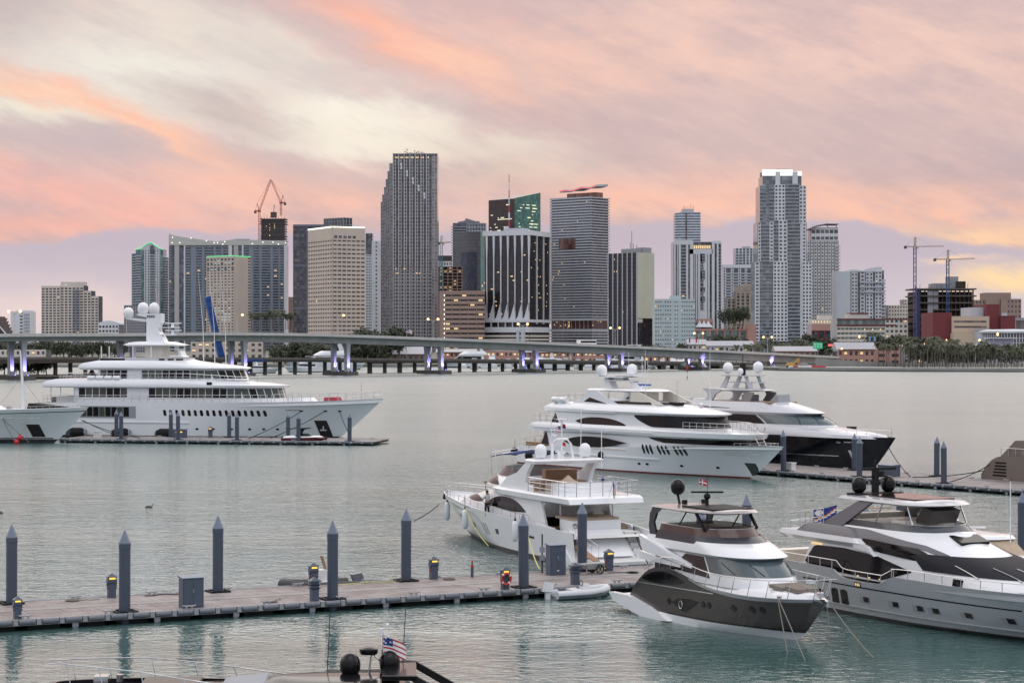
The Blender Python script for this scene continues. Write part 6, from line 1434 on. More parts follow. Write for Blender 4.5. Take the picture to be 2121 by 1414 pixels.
# ---- the cropped yacht bow at the left edge
def left_bow():
    r = yacht_root('motor_yacht', 'pale yacht bow cropped by the left edge, with white foremast and red buoys', (112, 917), -14, 40)
    H = Hull(45.4, 40, 4.4, [(0, 4.6), (20, 4.7), (34, 4.85), (45.4, 5.2)], FULL, FWL, rake=.9, flare=1.6); H.mesh(r, (gel('pale_grey_green_gel', (.75, .78, .77)), M_boot), boot=.55, bulwark=.3)
    patch('black_sheer_line', M_black, r, H.at, span(20, 44.8, 26), lambda x: smooth_interp(H.sh, x) - .62, lambda x: smooth_interp(H.sh, x) - .50, 1, off=.02); patch('white_bulwark', M_white, r, H.at, span(20, 45.0, 26), lambda x: smooth_interp(H.sh, x) - .50, lambda x: smooth_interp(H.sh, x) + .0, 1, off=.05)
    patch('boot_line', M_boot, r, H.at, span(20, 40.0, 20), .62, .75, 1, off=.02)
    patch('anchor_pocket', M_glass, r, lambda u, v: H.at(u + (2.7 - v) * .3, v), span(36.6, 38.4, 6), .9, 2.7, off=.03)
    for i, w in enumerate((.5, .5, .7, .6, .7, .6, .6)): patch('name_mark', M_steel, r, H.at, span(32.2 + i * 1.02, 32.2 + i * 1.02 + w, 2), 3.55, 3.68, 1, off=.025)
    T_ = Tier([(4.5, 12, 33.0, 3.2, 8), (5.2, 12, 31.5, 3.0, 8), (6.0, 12, 29.0, 2.8, 7)]); T_.mesh('coach_roof', M_white, r, crown=.15)
    T2 = Tier([(5.9, 10, 28.2, 2.9, 6), (7.2, 10, 26.4, 2.7, 6)]); T2.mesh('wheelhouse', M_white, r); patch('window', M_glass, r, T2.p, span(.1, 1.0, 24), 6.05, 7.0, 2, both=True)
    T3 = Tier([(7.2, 9, 27.6, 3.0, 6), (7.5, 9, 26.5, 2.7, 6)]); T3.mesh('wheelhouse_roof', M_white, r)
    m = MB(); m.tube([(35.3, 0, 4.6), (35.0, 0, 9.0), (34.7, 0, 13.3)], .30, 10, taper=.28); m.build('foremast', M_white, r, smooth=50); m = MB(); m.tube([(34.7, 0, 13.3), (34.7, 0, 14.1)], .03, 5); m.box(34.3, 34.7, -.15, .15, 13.6, 13.9); m.build('masthead_light', M_blackm, r)
    m = MB(); m.tube([(34.9, 0, 9.5), (31.5, 0, 5.4)], .02, 4); m.tube([(34.8, 0, 9.5), (38.3, 0, 5.0)], .02, 4); m.build('stay', M_rope, r)
    m = MB(); m.hexa([(36.6, -1.9, 4.6), (42.6, -.8, 4.7), (42.6, .8, 4.7), (36.6, 1.9, 4.6), (36.8, -1.6, 5.7), (41.8, -.5, 5.2), (41.8, .5, 5.2), (36.8, 1.6, 5.7)]); m.build('tarpaulin', M_blackm, r)
    rail(r, hull_line(H, 26, 34, .2, 10), .7, 1.2, .03, ()); rail(r, mirror(hull_line(H, 26, 34, .2, 10)), .7, 1.2, .03, ()); rail(r, hull_line(H, 37.0, 43.5, .25, 14, True), .35, .9, .025, ())
    m = MB(); m.box(33.6, 34.2, -2.2, -1.5, 4.7, 5.3); m.build('windlass', M_steel, r)
    return r, H
LB, LBH = left_bow()
for i, (px, py, z) in enumerate(((42, 904, .9), (34.5, 918.5, .25))):
    p = P(px, py, 291.5); t = thing('mooring_buoy', 'round red mooring buoy hanging from the left edge yacht bow, %s one' % ('upper', 'lower')[i], 'buoy', (p.x, p.y, max(z, .3)), 0, 'red buoys'); m = MB(); ball(m, (0, 0, 0), .38); m.build('ball', mat('buoy_red', (.62, .03, .04), .45), t, smooth=60); m = MB(); m.lathe([(.08, .34), (.1, .5), (.03, .52)], n=8); m.build('eye', M_blackm, t)
q = LBH.at(33.6, 3.6); p0 = wpt(LB, (q.x, -q.y - .05, 3.55)); rope('rope from the left edge yacht bow to the red buoys', p0, P(33, 917, 291.4), .1, .05); rope('slack rope hanging straight from the left edge yacht bow', p0, P(61, 916, 291.4), .05, .05)

# ---- white trideck yacht
def trideck():
    r = yacht_root('motor_yacht', 'white trideck yacht with brown eye shaped windows moored left of the finger dock', (1553, 991), -54, 37)
    H = Hull(42.2, 37, 3.95, [(0, 2.1), (4, 2.25), (12, 2.5), (24, 2.95), (31, 3.35), (37, 3.5), (42.2, 3.62)], [(0, .86), (.1, .97), (.5, 1), (.68, .93), (.82, .68), (.93, .34), (1, 0)], FWL, rake=.85, flare=1.7); H.mesh(r, (M_white, M_redboot), boot=.18, bulwark=.35)
    A_ = Tier([(2.2, 6.2, 29.0, 3.5, 8, 3.4), (3.2, 6.0, 35.6, 3.45, 11, 3.4), (4.15, 5.6, 36.6, 3.5, 11, 3.4)]); A_.mesh('main_deckhouse', M_white, r)
    def HA(x, z): a, b = H.at(x, min(z, smooth_interp(H.sh, x))), A_.at(x, max(2.2, z)); return Vector((x, max(a.y, b.y), z))
    lens(r, 'window', M_glass, HA, 9.7, 21.4, 3.05, 3.25, .62, .62, 2.6, skew=-.35)
    patch('window', M_glass, r, A_.p, span(.585, 1.0, 30), lambda t: lerp(4.05, 3.5, min(1, (t - .585) / .07)), lambda t: 4.1, 3, both=True)
    B0 = Tier([(4.05, 3.0, 37.4, 3.6, 11), (4.25, 2.2, 38.7, 3.85, 13, 3.5), (4.75, 2.4, 39.0, 3.9, 13, 3.5), (4.95, 2.8, 36.0, 3.75, 12, 3.4), (5.1, 4.0, 33.0, 3.6, 10, 3.4)]); B0.mesh('upper_deck_brow', M_white, r, crown=.12)
    B_ = Tier([(4.95, 8.2, 33.0, 3.45, 8), (6.55, 7.2, 32.2, 3.35, 8)]); B_.mesh('upper_deckhouse', M_white, r)
    lens(r, 'window', M_glassbrown, B_.at, 11.2, 20.5, 5.42, 5.2, .62, .55, 2.5)
    patch('window', M_glass, r, B_.p, span(.53, 1.0, 34), lambda t: lerp(6.2, 5.15, min(1, (t - .53) / .09) ** .7), 6.42, 3, both=True)
    patch('tinted_screen', M_glassbrown, r, lambda x, z: Vector((x + (z - 5) * .8, 3.2, z)), span(6.2, 8.6, 2), 5.05, 6.4, off=.03); patch('tinted_screen', M_glassbrown, r, lambda x, z: Vector((x + (z - 2.6) * .6, 3.35, z)), span(4.6, 6.4, 2), 2.5, 4.05, off=.03)
    C0 = Tier([(6.4, 5.8, 31.8, 3.4, 8), (6.6, 5.0, 33.0, 3.65, 9, 3.3), (6.72, 4.8, 33.1, 3.68, 9, 3.3), (7.0, 5.2, 31.2, 3.55, 9, 3.2), (7.35, 6.2, 28.4, 3.2, 8, 2.9), (7.5, 7.2, 26.6, 2.9, 7, 2.7)]); C0.mesh('bridge_brow', M_white, r, crown=.12)
    for z0, x0, x1, T in ((6.5, 5.2, 18.7, C0), (4.5, 3.2, 25.6, B0)): patch('feature_line', M_white, r, T.at, span(x0, x1, 16), z0 - .07, z0 + .07, 1, off=.07)
    patch('rub_rail', M_white, r, H.at, span(.8, 26, 20), 1.55, 1.72, 1, off=.09)
    Co = Tier([(7.4, 10.0, 26.0, 2.75, 5), (7.85, 10.0, 25.6, 2.7, 5)]); Co.mesh('sun_deck_coaming', M_white, r, cap=False); Cg = Tier([(7.55, 16.5, 25.9, 2.79, 5), (7.82, 16.5, 25.7, 2.76, 5)]); Cg.mesh('tinted_coaming_band', M_glassbrown, r, cap=False, bottom=False)
    for sg in (1, -1):
        m = MB(); m.side([(9.2, 7.2), (12.3, 8.1), (12.7, 8.95), (14.6, 8.95), (16.2, 8.2), (18.6, 7.4), (18.4, 7.1), (9.4, 7.0)], sg * 2.75, sg * 2.95); w_ = m.build('arch_wing', M_white, r, fix=True); m = MB(); m.side([(12.2, 7.65), (13.3, 8.15), (16.4, 7.5)], sg * 2.73, sg * 2.97); m.build('wing_window', M_glassbrown, w_, fix=True)
        m = MB(); m.side([(20.0, 8.9), (21.4, 8.9), (25.6, 7.6), (24.4, 7.5), (20.0, 7.55)], sg * 2.3, sg * 2.42); m.build('forward_wing', M_cream, r, fix=True)
    Ht = Tier([(8.85, 12.6, 22.6, 2.4, 5), (9.0, 12.3, 23.4, 2.65, 6), (9.15, 12.6, 22.5, 2.4, 5)]); Ht.mesh('hardtop', M_white, r, crown=.08)
    m = MB(); m.box(18.3, 20.6, -1.2, 1.2, 7.5, 8.9); m.build('deck_house_core', M_cream, r)
    for x in (15.6, 21.6):
        for y in (-2, 2): m = MB(); m.tube([(x, y, 7.6), (x, y, 8.9)], .05, 6); m.build('hardtop_post', M_steel, r)
    m = MB(); m.side([(13.0, 9.1), (14.4, 9.1), (13.8, 9.9), (13.6, 10.4), (12.9, 10.4)], -.5, .5); m.side([(18.2, 9.1), (19.6, 9.1), (17.8, 10.1), (17.2, 10.1)], -.4, .4); m.build('mast_leg', M_white, r, fix=True)
    m = MB(); m.box(13.0, 18.2, -.8, .8, 10.0, 10.12); m.box(12.4, 17.2, -1.6, 1.6, 10.42, 10.55); m.box(14.2, 18.8, -1.0, 1.0, 10.62, 10.72); m.build('mast_platform', M_white, r); m = MB(); m.side([(14.4, 10.1), (16.4, 10.1), (15.8, 10.7), (14.9, 10.7)], -.4, .4); m.build('mast_block', M_white, r, fix=True)
    dome(r, (13.2, -1.1, 11.25), .60, stalk=.15); dome(r, (16.0, 1.1, 11.35), .60, stalk=.15)
    m = MB(); m.lathe([(.3, 0), (.25, .35)], (19.2, 0, 9.15), 10); m.build('radar_post', M_white, r); m = MB(); m.box(18.0, 20.6, -.12, .12, 9.55, 9.75); m.build('radar_bar', mat('radar_blue', (.05, .12, .35), .4), r)
    for x, z, h in ((16, 10.7, 2.6), (18.4, 9.1, 3.4), (18.9, 9.1, 3.4), (19.4, 9.1, 3.4)): m = MB(); m.tube([(x, .6, z), (x, .6, z + h)], .025, 4); m.build('antenna', M_white, r)
    for x, y in ((22.6, -2.4), (28.4, 2.0)): m = MB(); m.tube([(x, y, 7.3), (x, y, 13.6)], .045, 5, taper=.4); m.build('whip_antenna', M_white, r)
    m = MB(); m.tube([(25.2, 0, 7.6), (25.2, 0, 10.2)], .05, 5); m.build('light_staff', M_steel, r); m = MB(); m.box(25.3, 26.8, -1.3, -.4, 7.45, 7.85); m.build('checked_cushion', M_blackm, r); m = MB(); ball(m, (28.2, .9, 7.55), .28); m.build('searchlight', M_steel, r, smooth=60)
    for z, x0, w in ((2.2, .6, 3.2), (5.05, 3.0, 3.3), (7.45, 6.2, 2.9)): rail(r, [(x0 + 4.2, w, z), (x0, w, z), (x0, -w, z), (x0 + 4.2, -w, z)], .95, 1.1, .03, (.5,))
    rail(r, hull_line(H, 36.6, 41.4, .3, 10, True), .3, 1.2, .025, ()); rail(r, [(x, y, z) for x, y, z in ((30.0, 3.3, 5.05), (34.5, 2.3, 5.0), (37.2, .9, 4.95), (37.2, -.9, 4.95), (34.5, -2.3, 5.0), (30.0, -3.3, 5.05))], .8, .9, .03, (.5,))
    m = MB()
    for y in (-.9, .1): m.tube([(36.6, y, 5.9), (38.4, y, 4.9), (39.5, y, 3.6)], .04, 5)
    for i in range(4): m.box(38.5 + i * .28, 38.8 + i * .28, -.9, .1, 4.5 - i * .28, 4.55 - i * .28)
    m.build('bow_steps', M_steel, r)
    for i in range(2): m = MB(); m.lathe([(.02, 0), (.3, .05), (.34, .2), (.34, 1.1), (.3, 1.2), (.02, 1.25)], (6.2 + i * 1.5, -2.9, 7.75), 12, axis='x'); m.build('life_raft', M_white, r, smooth=50)
    for g in range(3):
        for i in range(3):
            x = 23.8 + g * 2.45 + i * .62; patch('vent_slot', M_glass, r, lambda u, v: HA(u + (2.8 - v) * .15, v), cspan(x, x + .36, 8), lambda u, x=x: 2.72 - .52 * math.sqrt(max(0, 1 - ((u - x - .18) / .18) ** 2)), lambda u, x=x: 2.72 + .52 * math.sqrt(max(0, 1 - ((u - x - .18) / .18) ** 2)), off=.03)
    for x in (22.6, 23.8, 28.6, 33.2): lens(r, 'porthole', M_glass, H.at, x, x + .5, 1.05, 1.05, .14, .14, 2, n=8)
    for i in range(9): patch('name_letter', M_steel, r, H.at, span(35.2 + i * .3, 35.42 + i * .3, 2), 2.52, 2.72, 1, off=.03, sides=(-1, 1))
    patch('bow_plate', M_steel, r, H.at, span(38.4, 39.6, 4), 2.6, 2.74, 1, off=.03)
    patch('anchor_pocket', mat('pocket_green_black', (.01, .025, .02), .15), r, lambda u, v: H.at(u + (1.7 - v) * .35, v), span(37.0, 38.3, 5), .35, 1.7, off=.03)
    patch('boarding_gate', M_cream, r, HA, span(15.0, 21.0, 6), 2.42, 2.56, 1, off=.05)
    m = MB(); m.box(.5, 5.2, -2.6, 2.6, 2.0, 2.6); m.build('aft_settee', M_teak, r); m = MB(); m.tube([(4.8, -3.1, 2.2), (4.8, -3.1, 4.1)], .09, 6); m.tube([(4.8, 3.1, 2.2), (4.8, 3.1, 4.1)], .09, 6); m.build('deck_post', M_steel, r)
    for i, (px, py, Yd) in enumerate(((1066.5, 934.5, 246), (1095.5, 943.5, 243), (1247, 942, 232))): p = P(px, py, Yd); t = thing('ball_fender', 'black ball fender hung on the white trideck yacht, %s from its stern' % ORD[i].replace('leftmost', 'first'), 'fender', p, 0, 'ball fenders of the trideck yacht'); m = MB(); ball(m, (0, 0, 0), .5); m.build('ball', M_rubber, t, smooth=60); m = MB(); m.tube([(0, 0, .48), (0, 0, 1.5)], .03, 5); m.build('line', M_rope, t)
    return r, H
TRI, TRIH = trideck()

# ---- dark hulled yacht behind it
def dark_hull():
    r = yacht_root('motor_yacht', 'silver yacht with black hull and domed radar arch behind the finger dock', (1803, 977), -55, 31)
    Mh = mat('black_blue_gel', (.007, .008, .013), .14, spec=.35, var=.2, vscale=.4); Ms = gel('silver_gel', (.52, .53, .56), .25)
    H = Hull(34.9, 31, 3.55, [(-6, 3.6), (8, 3.72), (20, 3.82), (29, 3.9), (34.9, 3.98)], [(0, .95), (.1, 1), (.55, 1), (.72, .9), (.86, .62), (.95, .3), (1, 0)], FWL, x0=-6, x0w=-6, rake=.85, flare=1.5); H.mesh(r, (Mh, M_boot), boot=.3, bulwark=.12, deckmat=Ms)
    S_ = Tier([(3.75, -5, 33.2, 3.42, 13), (4.1, -5, 32.8, 3.38, 13), (4.5, -5, 29.6, 3.25, 12), (4.78, -5, 25.6, 3.12, 9), (4.95, -5, 22.4, 3.0, 6)]); S_.mesh('silver_topsides', Ms, r, crown=.15)
    Wd = Tier([(4.6, -2, 25.4, 2.95, 7.5), (5.4, -2, 24.2, 2.85, 7.5), (6.2, -2, 21.9, 2.7, 7)]); Wd.mesh('deckhouse', Ms, r)
    patch('window', M_glass, r, Wd.p, span(.02, .60, 20), 4.98, 5.95, 2); patch('windscreen', M_glasspale, r, Wd.p, span(.615, 1.0, 26), 5.02, 6.1, 3, both=True)
    for t in (.78, .9): patch('wiper', M_blackm, r, lambda u, v, t=t: Wd.p(t + (v - 5) * .04 + (u - .5) * .004, v), span(0, 1, 1), 5.0, 5.9, 2, off=.06)
    Rf = Tier([(6.0, -2.5, 22.3, 2.85, 8), (6.3, -2.5, 23.2, 2.98, 9), (6.55, -2, 22.2, 2.9, 9), (7.0, 0, 19.8, 2.6, 7), (7.42, 3.5, 17.4, 2.35, 4)]); Rf.mesh('flybridge', Ms, r, crown=.05); patch('side_vent', M_blackm, r, Rf.at, span(4.6, 10.5, 6), lambda x: 6.62, lambda x: 6.62 + .16 * (1 - (x - 4.6) / 8), 1, off=.02)
    m = MB(); m.box(6, 16.8, -2.1, 2.1, 7.3, 7.46); m.build('teak_coaming', M_teak, r)
    for sg in (1, -1):
        m = MB(); m.side([(3.6, 6.8), (5.9, 6.8), (7.0, 8.2), (8.0, 8.6), (8.0, 8.85), (5.2, 8.9), (4.6, 8.85), (5.6, 8.3), (5.6, 7.8)], sg * 1.9, sg * 2.15); m.build('arch_leg', Ms, r, fix=True); m = MB(); m.side([(11.2, 7.4), (12.9, 7.4), (13.6, 8.5), (11.6, 8.65), (11.9, 8.2)], sg * 1.7, sg * 1.85); m.build('arch_strut', mat('arch_grey', (.25, .24, .23), .4), r, fix=True)
        m = MB(); m.side([(6.6, 8.95), (7.6, 8.95), (8.4, 10.4), (7.8, 10.4)], sg * .9, sg * 1.05); m.side([(11.8, 8.95), (12.8, 8.95), (11.5, 10.4), (11.0, 10.4)], sg * .9, sg * 1.05); m.each('mast_frame', Ms, r, fix=True)
    Ht = Tier([(8.6, 5.0, 13.6, 1.9, 3), (8.75, 4.8, 14.7, 2.15, 4), (8.9, 5.2, 13.8, 1.9, 3)]); Ht.mesh('hardtop', Ms, r)
    m = MB(); m.box(8.0, 12.6, -1.0, 1.0, 9.6, 9.7); m.box(7.4, 11.8, -1.6, 1.6, 10.4, 10.5); m.build('mast_platform', Ms, r); m = MB(); m.box(9.3, 9.9, -.2, .2, 10.5, 11.9); m.tube([(9.6, 0, 11.9), (9.6, 0, 13.0)], .05, 5); m.build('mast_pole', M_blackm, r)
    dome(r, (8.3, -1.2, 11.4), .61, stalk=.1); dome(r, (11.0, 1.2, 11.5), .61, stalk=.1); dome(r, (10.2, -.9, 11.0), .34, stalk=.1); m = MB(); m.lathe([(.3, 0), (.2, .5), (.4, .7), (.1, 1.0)], (10.4, 0, 8.9), 10); m.build('radar', Ms, r)
    m = MB(); m.side([(15.2, 7.4), (16.4, 8.3), (16.8, 8.3), (17.0, 7.4)], -.9, .9); m.box(10.3, 11.6, -.8, .8, 7.4, 8.2); m.build('covered_seat', mat('seat_cover_grey', (.33, .34, .36), .8), r, fix=True)
    m = MB(); m.box(-1, 3.2, -1.8, 1.8, 6.6, 7.2); m.box(-1, 3, 1.0, 2.2, 7.0, 7.5); m.build('tender', M_white2, r); rail(r, [(3, 2.3, 6.9), (-2, 2.3, 6.6), (-2, -2.3, 6.6), (3, -2.3, 6.9)], .9, 1.1, .03, (.5,))
    rail(r, hull_line(H, 22, 34.6, .3, 22, True, dz=.05), .65, 1.25, .022, ())
    for x in (17.2, 20.4, 23.9): lens(r, 'porthole', M_glass, H.at, x, x + 2.2, 3.12, 3.16, .42, .42, 4, n=12)
    patch('rub_strip', M_steel, r, H.at, span(19, 27.4, 10), 1.62, 1.72, 1, off=.03); patch('bow_fitting', M_steel, r, H.at, span(28.8, 31.2, 4), 3.25, 3.38, 1, off=.04); lens(r, 'fairlead', M_steel, H.at, 27.7, 28.4, 3.25, 3.25, .12, .12, 2, n=6)
    patch('anchor', M_steel, r, lambda u, v: H.at(u + (v - 1.8) * -.15, v), span(29.0, 29.35, 2), lambda u: 1.2, lambda u: 2.4, 3, off=.05); m = MB(); m.tube([(34.2, 0, 4.0), (34.2, 0, 5.0)], .03, 5); m.build('jack_staff', M_steel, r)
    m = MB(); m.box(25.6, 26.6, 1.6, 2.2, 4.5, 4.85); m.build('deck_locker', M_blackm, r)
    for x in (16.0, 17.3): m = MB(); q = S_.at(x, 4.4); m.tube([S_.at(x, 4.9) * 1, Vector((x - .1, -q.y - .05, 4.5)), Vector((x - .2, -q.y - .1, 3.9))], .03, 5); m.build('fender_line', M_blackm, r)
    return r, H
DARK, DARKH = dark_hull()
rope('mooring line from the dark bow to the finger dock end', wpt(DARK, (34.0, -.3, 3.0)), RIGHT.wpos(RIGHT.along(1886, 4.0), 4.0, DZ + .1), .3, .05, M_blackm)

# ================================================================== white flybridge yacht, stern to the main dock
def flybridge():
    r = yacht_root('flybridge_yacht', 'white flybridge yacht seen from its stern, backed up to the main dock', None, 114.2, 0, root=(7.13, 131.83)); r.scale = (.94, .93, 1)
    H = Hull(32.0, 26.5, 3.3, [(1.6, 2.2), (6, 2.38), (12, 2.5), (18, 2.68), (25, 2.95), (32, 3.05)], [(0, .93), (.1, 1), (.45, 1), (.65, .9), (.82, .62), (.93, .3), (1, 0)], [(0, .9), (.2, .92), (.5, .84), (.7, .55), (.86, .25), (1, 0)], x0=1.6, x0w=1.2, rake=.8, flare=1.2); H.mesh(r, (M_white, M_boot), boot=.22, bulwark=.35, transom=False)
    # swim platform, sloping garage door, stairs
    m = MB(); m.prism([(-1.0, -2.7), (-.6, -3.0), (2.4, -3.1), (2.4, 3.1), (-.6, 3.0), (-1.0, 2.7)], .32, .52); m.build('swim_platform', M_white2, r, fix=True)
    m = MB(); m.side([(1.4, .5), (3.5, 2.15), (6.0, 2.15), (6.0, -.3), (1.4, -.3)], -1.75, 3.05); m.build('transom', M_white, r, fix=True)
    m = MB(); m.hexa([(1.34, -1.5, .62), (1.34, 2.3, .62), (3.36, 2.3, 2.2), (3.36, -1.5, 2.2), (1.28, -1.5, .66), (1.28, 2.3, .66), (3.30, 2.3, 2.25), (3.30, -1.5, 2.25)]); m.build('garage_door', M_white, r, fix=True)
    for i in range(5):
        m = MB(); m.box(1.4 + i * .42, 6, -3.0, -1.78, .4 + i * .33, .4 + (i + 1) * .33); m.build('stair_step', M_white2, r)
    for sg in (1, -1):
        m = MB(); m.side([(.9, .4), (1.6, .4), (4.6, 2.35), (7.5, 2.5), (7.5, 1.2), (1.2, .1)], sg * 3.0, sg * 3.16); m.build('stern_wing', M_white, r, fix=True)
    m = MB(); m.box(3.4, 5.4, -1.6, 2.2, 2.15, 2.85); m.build('sunpad_base', M_white, r); m = MB(); m.box(3.5, 6.4, -1.5, 2.1, 2.85, 3.0); m.build('sunpad_cushion', M_tan, r)
    m = MB(); m.box(5.0, 9.0, -3.0, 3.0, 2.0, 2.15); m.build('cockpit_floor', M_teak, r)
    # main deckhouse
    A_ = Tier([(2.0, 8.4, 27.0, 2.75, 10), (2.7, 8.2, 26.4, 2.75, 10), (3.3, 7.4, 24.0, 2.7, 9), (3.9, 6.9, 20.5, 2.6, 6), (4.25, 6.9, 18.6, 2.5, 5)]); A_.mesh('main_deckhouse', M_white, r, crown=.1)
    m = MB(); m.box(8.1, 8.3, -2.2, 2.2, 2.15, 3.95); m.build('saloon_door', M_glass, r)
    lens(r, 'window', M_glass, A_.at, 10.0, 17.6, 2.98, 3.05, .78, .14, 2.2); lens(r, 'window', M_glass, A_.at, 18.0, 22.6, 3.22, 3.22, .30, .12, 2.2)
    for sg in (1, -1):
        m = MB(); m.side([(6.5, 2.2), (8.4, 2.2), (9.5, 3.9), (7.4, 3.9)], sg * 2.6, sg * 2.76); m.build('aft_wing', M_white, r, fix=True)
    m = MB(); m.tube([(6.6, 1.6, 2.15), (6.6, 1.6, 3.95)], .07, 8); m.tube([(6.4, -2.5, 2.15), (6.4, -2.5, 3.95)], .07, 8); m.each('deck_post', M_white, r)
    m = MB(); m.side([(6.6, 2.1), (9.3, 4.0), (9.3, 4.2), (6.3, 2.1)], -2.35, -1.5)
    for i in range(6): m.box(6.7 + i * .42, 7.1 + i * .42, -2.3, -1.5, 2.35 + i * .3, 2.42 + i * .3)
    m.build('flybridge_stair', M_cream, r, fix=True)
    # flybridge deck and coaming
    B0 = Tier([(3.85, 3.2, 17.5, 2.7, 5, 2.6), (4.0, 2.4, 18.5, 3.05, 6, 2.9), (4.32, 2.6, 18.8, 3.1, 6, 2.95), (4.45, 3.0, 18.4, 3.0, 6, 2.85)]); B0.mesh('flybridge_deck', M_white, r)
    C0 = Tier([(4.4, 9.5, 20.5, 2.75, 7), (4.85, 9.6, 19.4, 2.6, 6), (5.15, 12.5, 18.4, 2.3, 5)]); C0.mesh('flybridge_coaming', M_white, r, cap=True, crown=.05)
    lens(r, 'window', M_glass, C0.at, 15.0, 18.4, 4.55, 4.55, .5, .02, 2.2)
    for sg in (1, -1):
        m = MB(); pts = []
        m.side([(9.4, 4.4), (14.6, 4.5), (13.4, 5.2), (11.6, 5.6), (10.4, 6.2), (9.6, 6.55), (8.9, 6.5), (9.9, 5.6), (10.2, 5.0)], sg * 2.45, sg * 2.75); m.build('arch_wing', M_white, r, fix=True)
    Ar = Tier([(6.3, 8.6, 10.6, 2.75, .8), (6.5, 8.4, 10.9, 2.8, .9), (6.62, 8.6, 10.6, 2.7, .8)], tb=.7); Ar.mesh('radar_arch', M_white, r)
    dome(r, (9.5, 1.8, 7.15), .44, stalk=.15); dome(r, (9.5, -1.8, 7.15), .44, stalk=.15)
    m = MB(); m.tube([(9.5, .85, 6.55), (9.7, .72, 7.6), (9.7, .45, 7.9), (9.7, -.45, 7.9), (9.7, -.72, 7.6), (9.5, -.85, 6.55)], .09, 8); m.build('mast_hoop', M_white, r, smooth=60); m = MB(); m.tube([(9.7, 0, 6.6), (9.7, 0, 9.2)], .06, 8); m.lathe([(.02, 0), (.42, .03), (.42, .1), (.02, .13)], (9.7, 0, 9.2), 14); m.build('mast_pole', M_white, r, smooth=40)
    m = MB(); ball(m, (9.9, .5, 8.15), .18); m.tube([(9.9, .5, 7.85), (9.9, .5, 8.6)], .03, 5); m.box(9.6, 10.3, .3, .7, 8.5, 8.55); m.build('mast_dome', M_white, r, smooth=50); m = MB(); m.lathe([(.24, 0), (.24, .3), (.1, .4)], (9.9, 0, 6.62), 12); m.box(9.2, 10.6, -.08, .08, 6.95, 7.1); m.build('radar', M_white, r)
    flag(r, (9.72, .05, 8.8), .55, .42, USA, dirv=(0, 1), name='courtesy_flag'); flag(r, (9.72, -.05, 8.95), .3, .3, ([M_fr, M_blackm], lambda u, v: 0 if v > .5 else 1), dirv=(0, -1), name='signal_flag'); flag(r, (9.72, -.05, 7.7), .3, .25, ([M_fr], lambda u, v: 0), dirv=(0, -1), name='signal_flag')
    for y in (1.2, -1.2): m = MB(); m.tube([(9.0, y, 6.6), (8.9, y, 9.9)], .03, 5); m.build('whip_antenna', M_white, r)
    m = MB(); m.tube([(7.2, -2.0, 6.0), (7.2, -2.0, 8.8)], .03, 5); m.tube([(16, 2.3, 5.2), (16.2, 2.5, 7.0)], .03, 5, m=0); m.build('antenna', M_white, r)
    # blue bimini over the helm and tinted screen
    m = MB(); g = [[(13.2 + 4.2 * i / 6, 2.3 - 4.6 * j / 8, 6.75 + .25 * math.sin(math.pi * j / 8) - .35 * (i / 6) ** 2) for j in range(9)] for i in range(7)]; m.grid(g); b_ = m.build('bimini_canvas', M_navy, r, smooth=60); md = b_.modifiers.new('thick', 'SOLIDIFY'); md.thickness = .06
    m = MB()
    for x in (13.4, 15.2, 17.2): m.tube([(x, 2.3, 5.0), (x, 2.3, 6.7), (x, 0, 6.95), (x, -2.3, 6.7), (x, -2.3, 5.0)], .025, 5)
    m.build('bimini_frame', M_steel, r)
    S_ = Tier([(5.1, 13.6, 18.4, 2.3, 4.6), (5.75, 13.0, 17.4, 2.1, 4.2)]); S_.mesh('flybridge_windscreen', mat('tinted_acrylic', (.10, .07, .075), .1, alpha=.75), r, cap=False, bottom=False)
    # flybridge furniture, rails, flag
    m = MB(); m.box(11.2, 11.8, -2.0, .6, 4.45, 5.75); m.box(9.8, 11.2, -2.1, .8, 4.45, 5.05); m.box(9.4, 10.2, 1.0, 2.3, 4.45, 5.1); m.build('fly_seating', mat('brown_leather', (.26, .15, .09), .7), r); m = MB(); m.box(7.0, 9.2, -1.0, 1.6, 4.45, 5.0); m.lathe([(1.1, 5.0), (.5, 5.2), (.05, 5.55)], (8.0, .3, 0), 8); m.build('covered_table', M_tan, r)
    m = MB(); m.box(6.0, 6.9, -2.6, 2.2, 4.45, 5.1); m.build('wet_bar', M_white, r); m = MB(); m.lathe([(.12, 0), (.1, .45)], (7.4, -2.2, 5.0), 8); m.build('blue_bottle', M_navy, r)
    rail(r, [(9.4, 2.85, 4.45), (3.1, 2.8, 4.45), (2.8, 1.5, 4.45), (2.8, -1.5, 4.45), (3.1, -2.8, 4.45), (8.0, -2.85, 4.45)], .95, 1.0, .032, (.35, .68)); rail(r, [(6.6, -1.4, 4.45), (6.6, -2.5, 4.45), (9.0, -2.5, 4.45)], .95, .9, .03, (.5,), name='stair_rail')
    m = MB(); m.tube([(2.9, -.4, 4.4), (2.2, -.4, 5.6)], .03, 5); m.build('ensign_staff', M_steel, r); flag(r, (2.3, -.4, 5.5), .35, .95, ([M_fb, M_fo, M_fg], lambda u, v: 0 if v > .6 else (1 if v > .25 else 2)), dirv=(-1, .2), drop=.8, name='ensign')
    # side decks
    rail(r, hull_line(H, 8.5, 31.0, .14, 26, True, dz=.02), .42, 1.6, .026, ()); rail(r, hull_line(H, 25.5, 31.6, .2, 10, True, dz=.02), .62, 1.1, .022, (), name='pulpit')
    for x in (16.4, 24.2):
        for i in range(3): patch('gill_vent', mat('vent_shadow', (.25, .26, .28), .4), r, lambda u, v, x=x, i=i: H.at(u + (v - 1.2) * .55, v), span(x + i * .5, x + i * .5 + .13, 2), .95, 1.75, 3, off=.02)
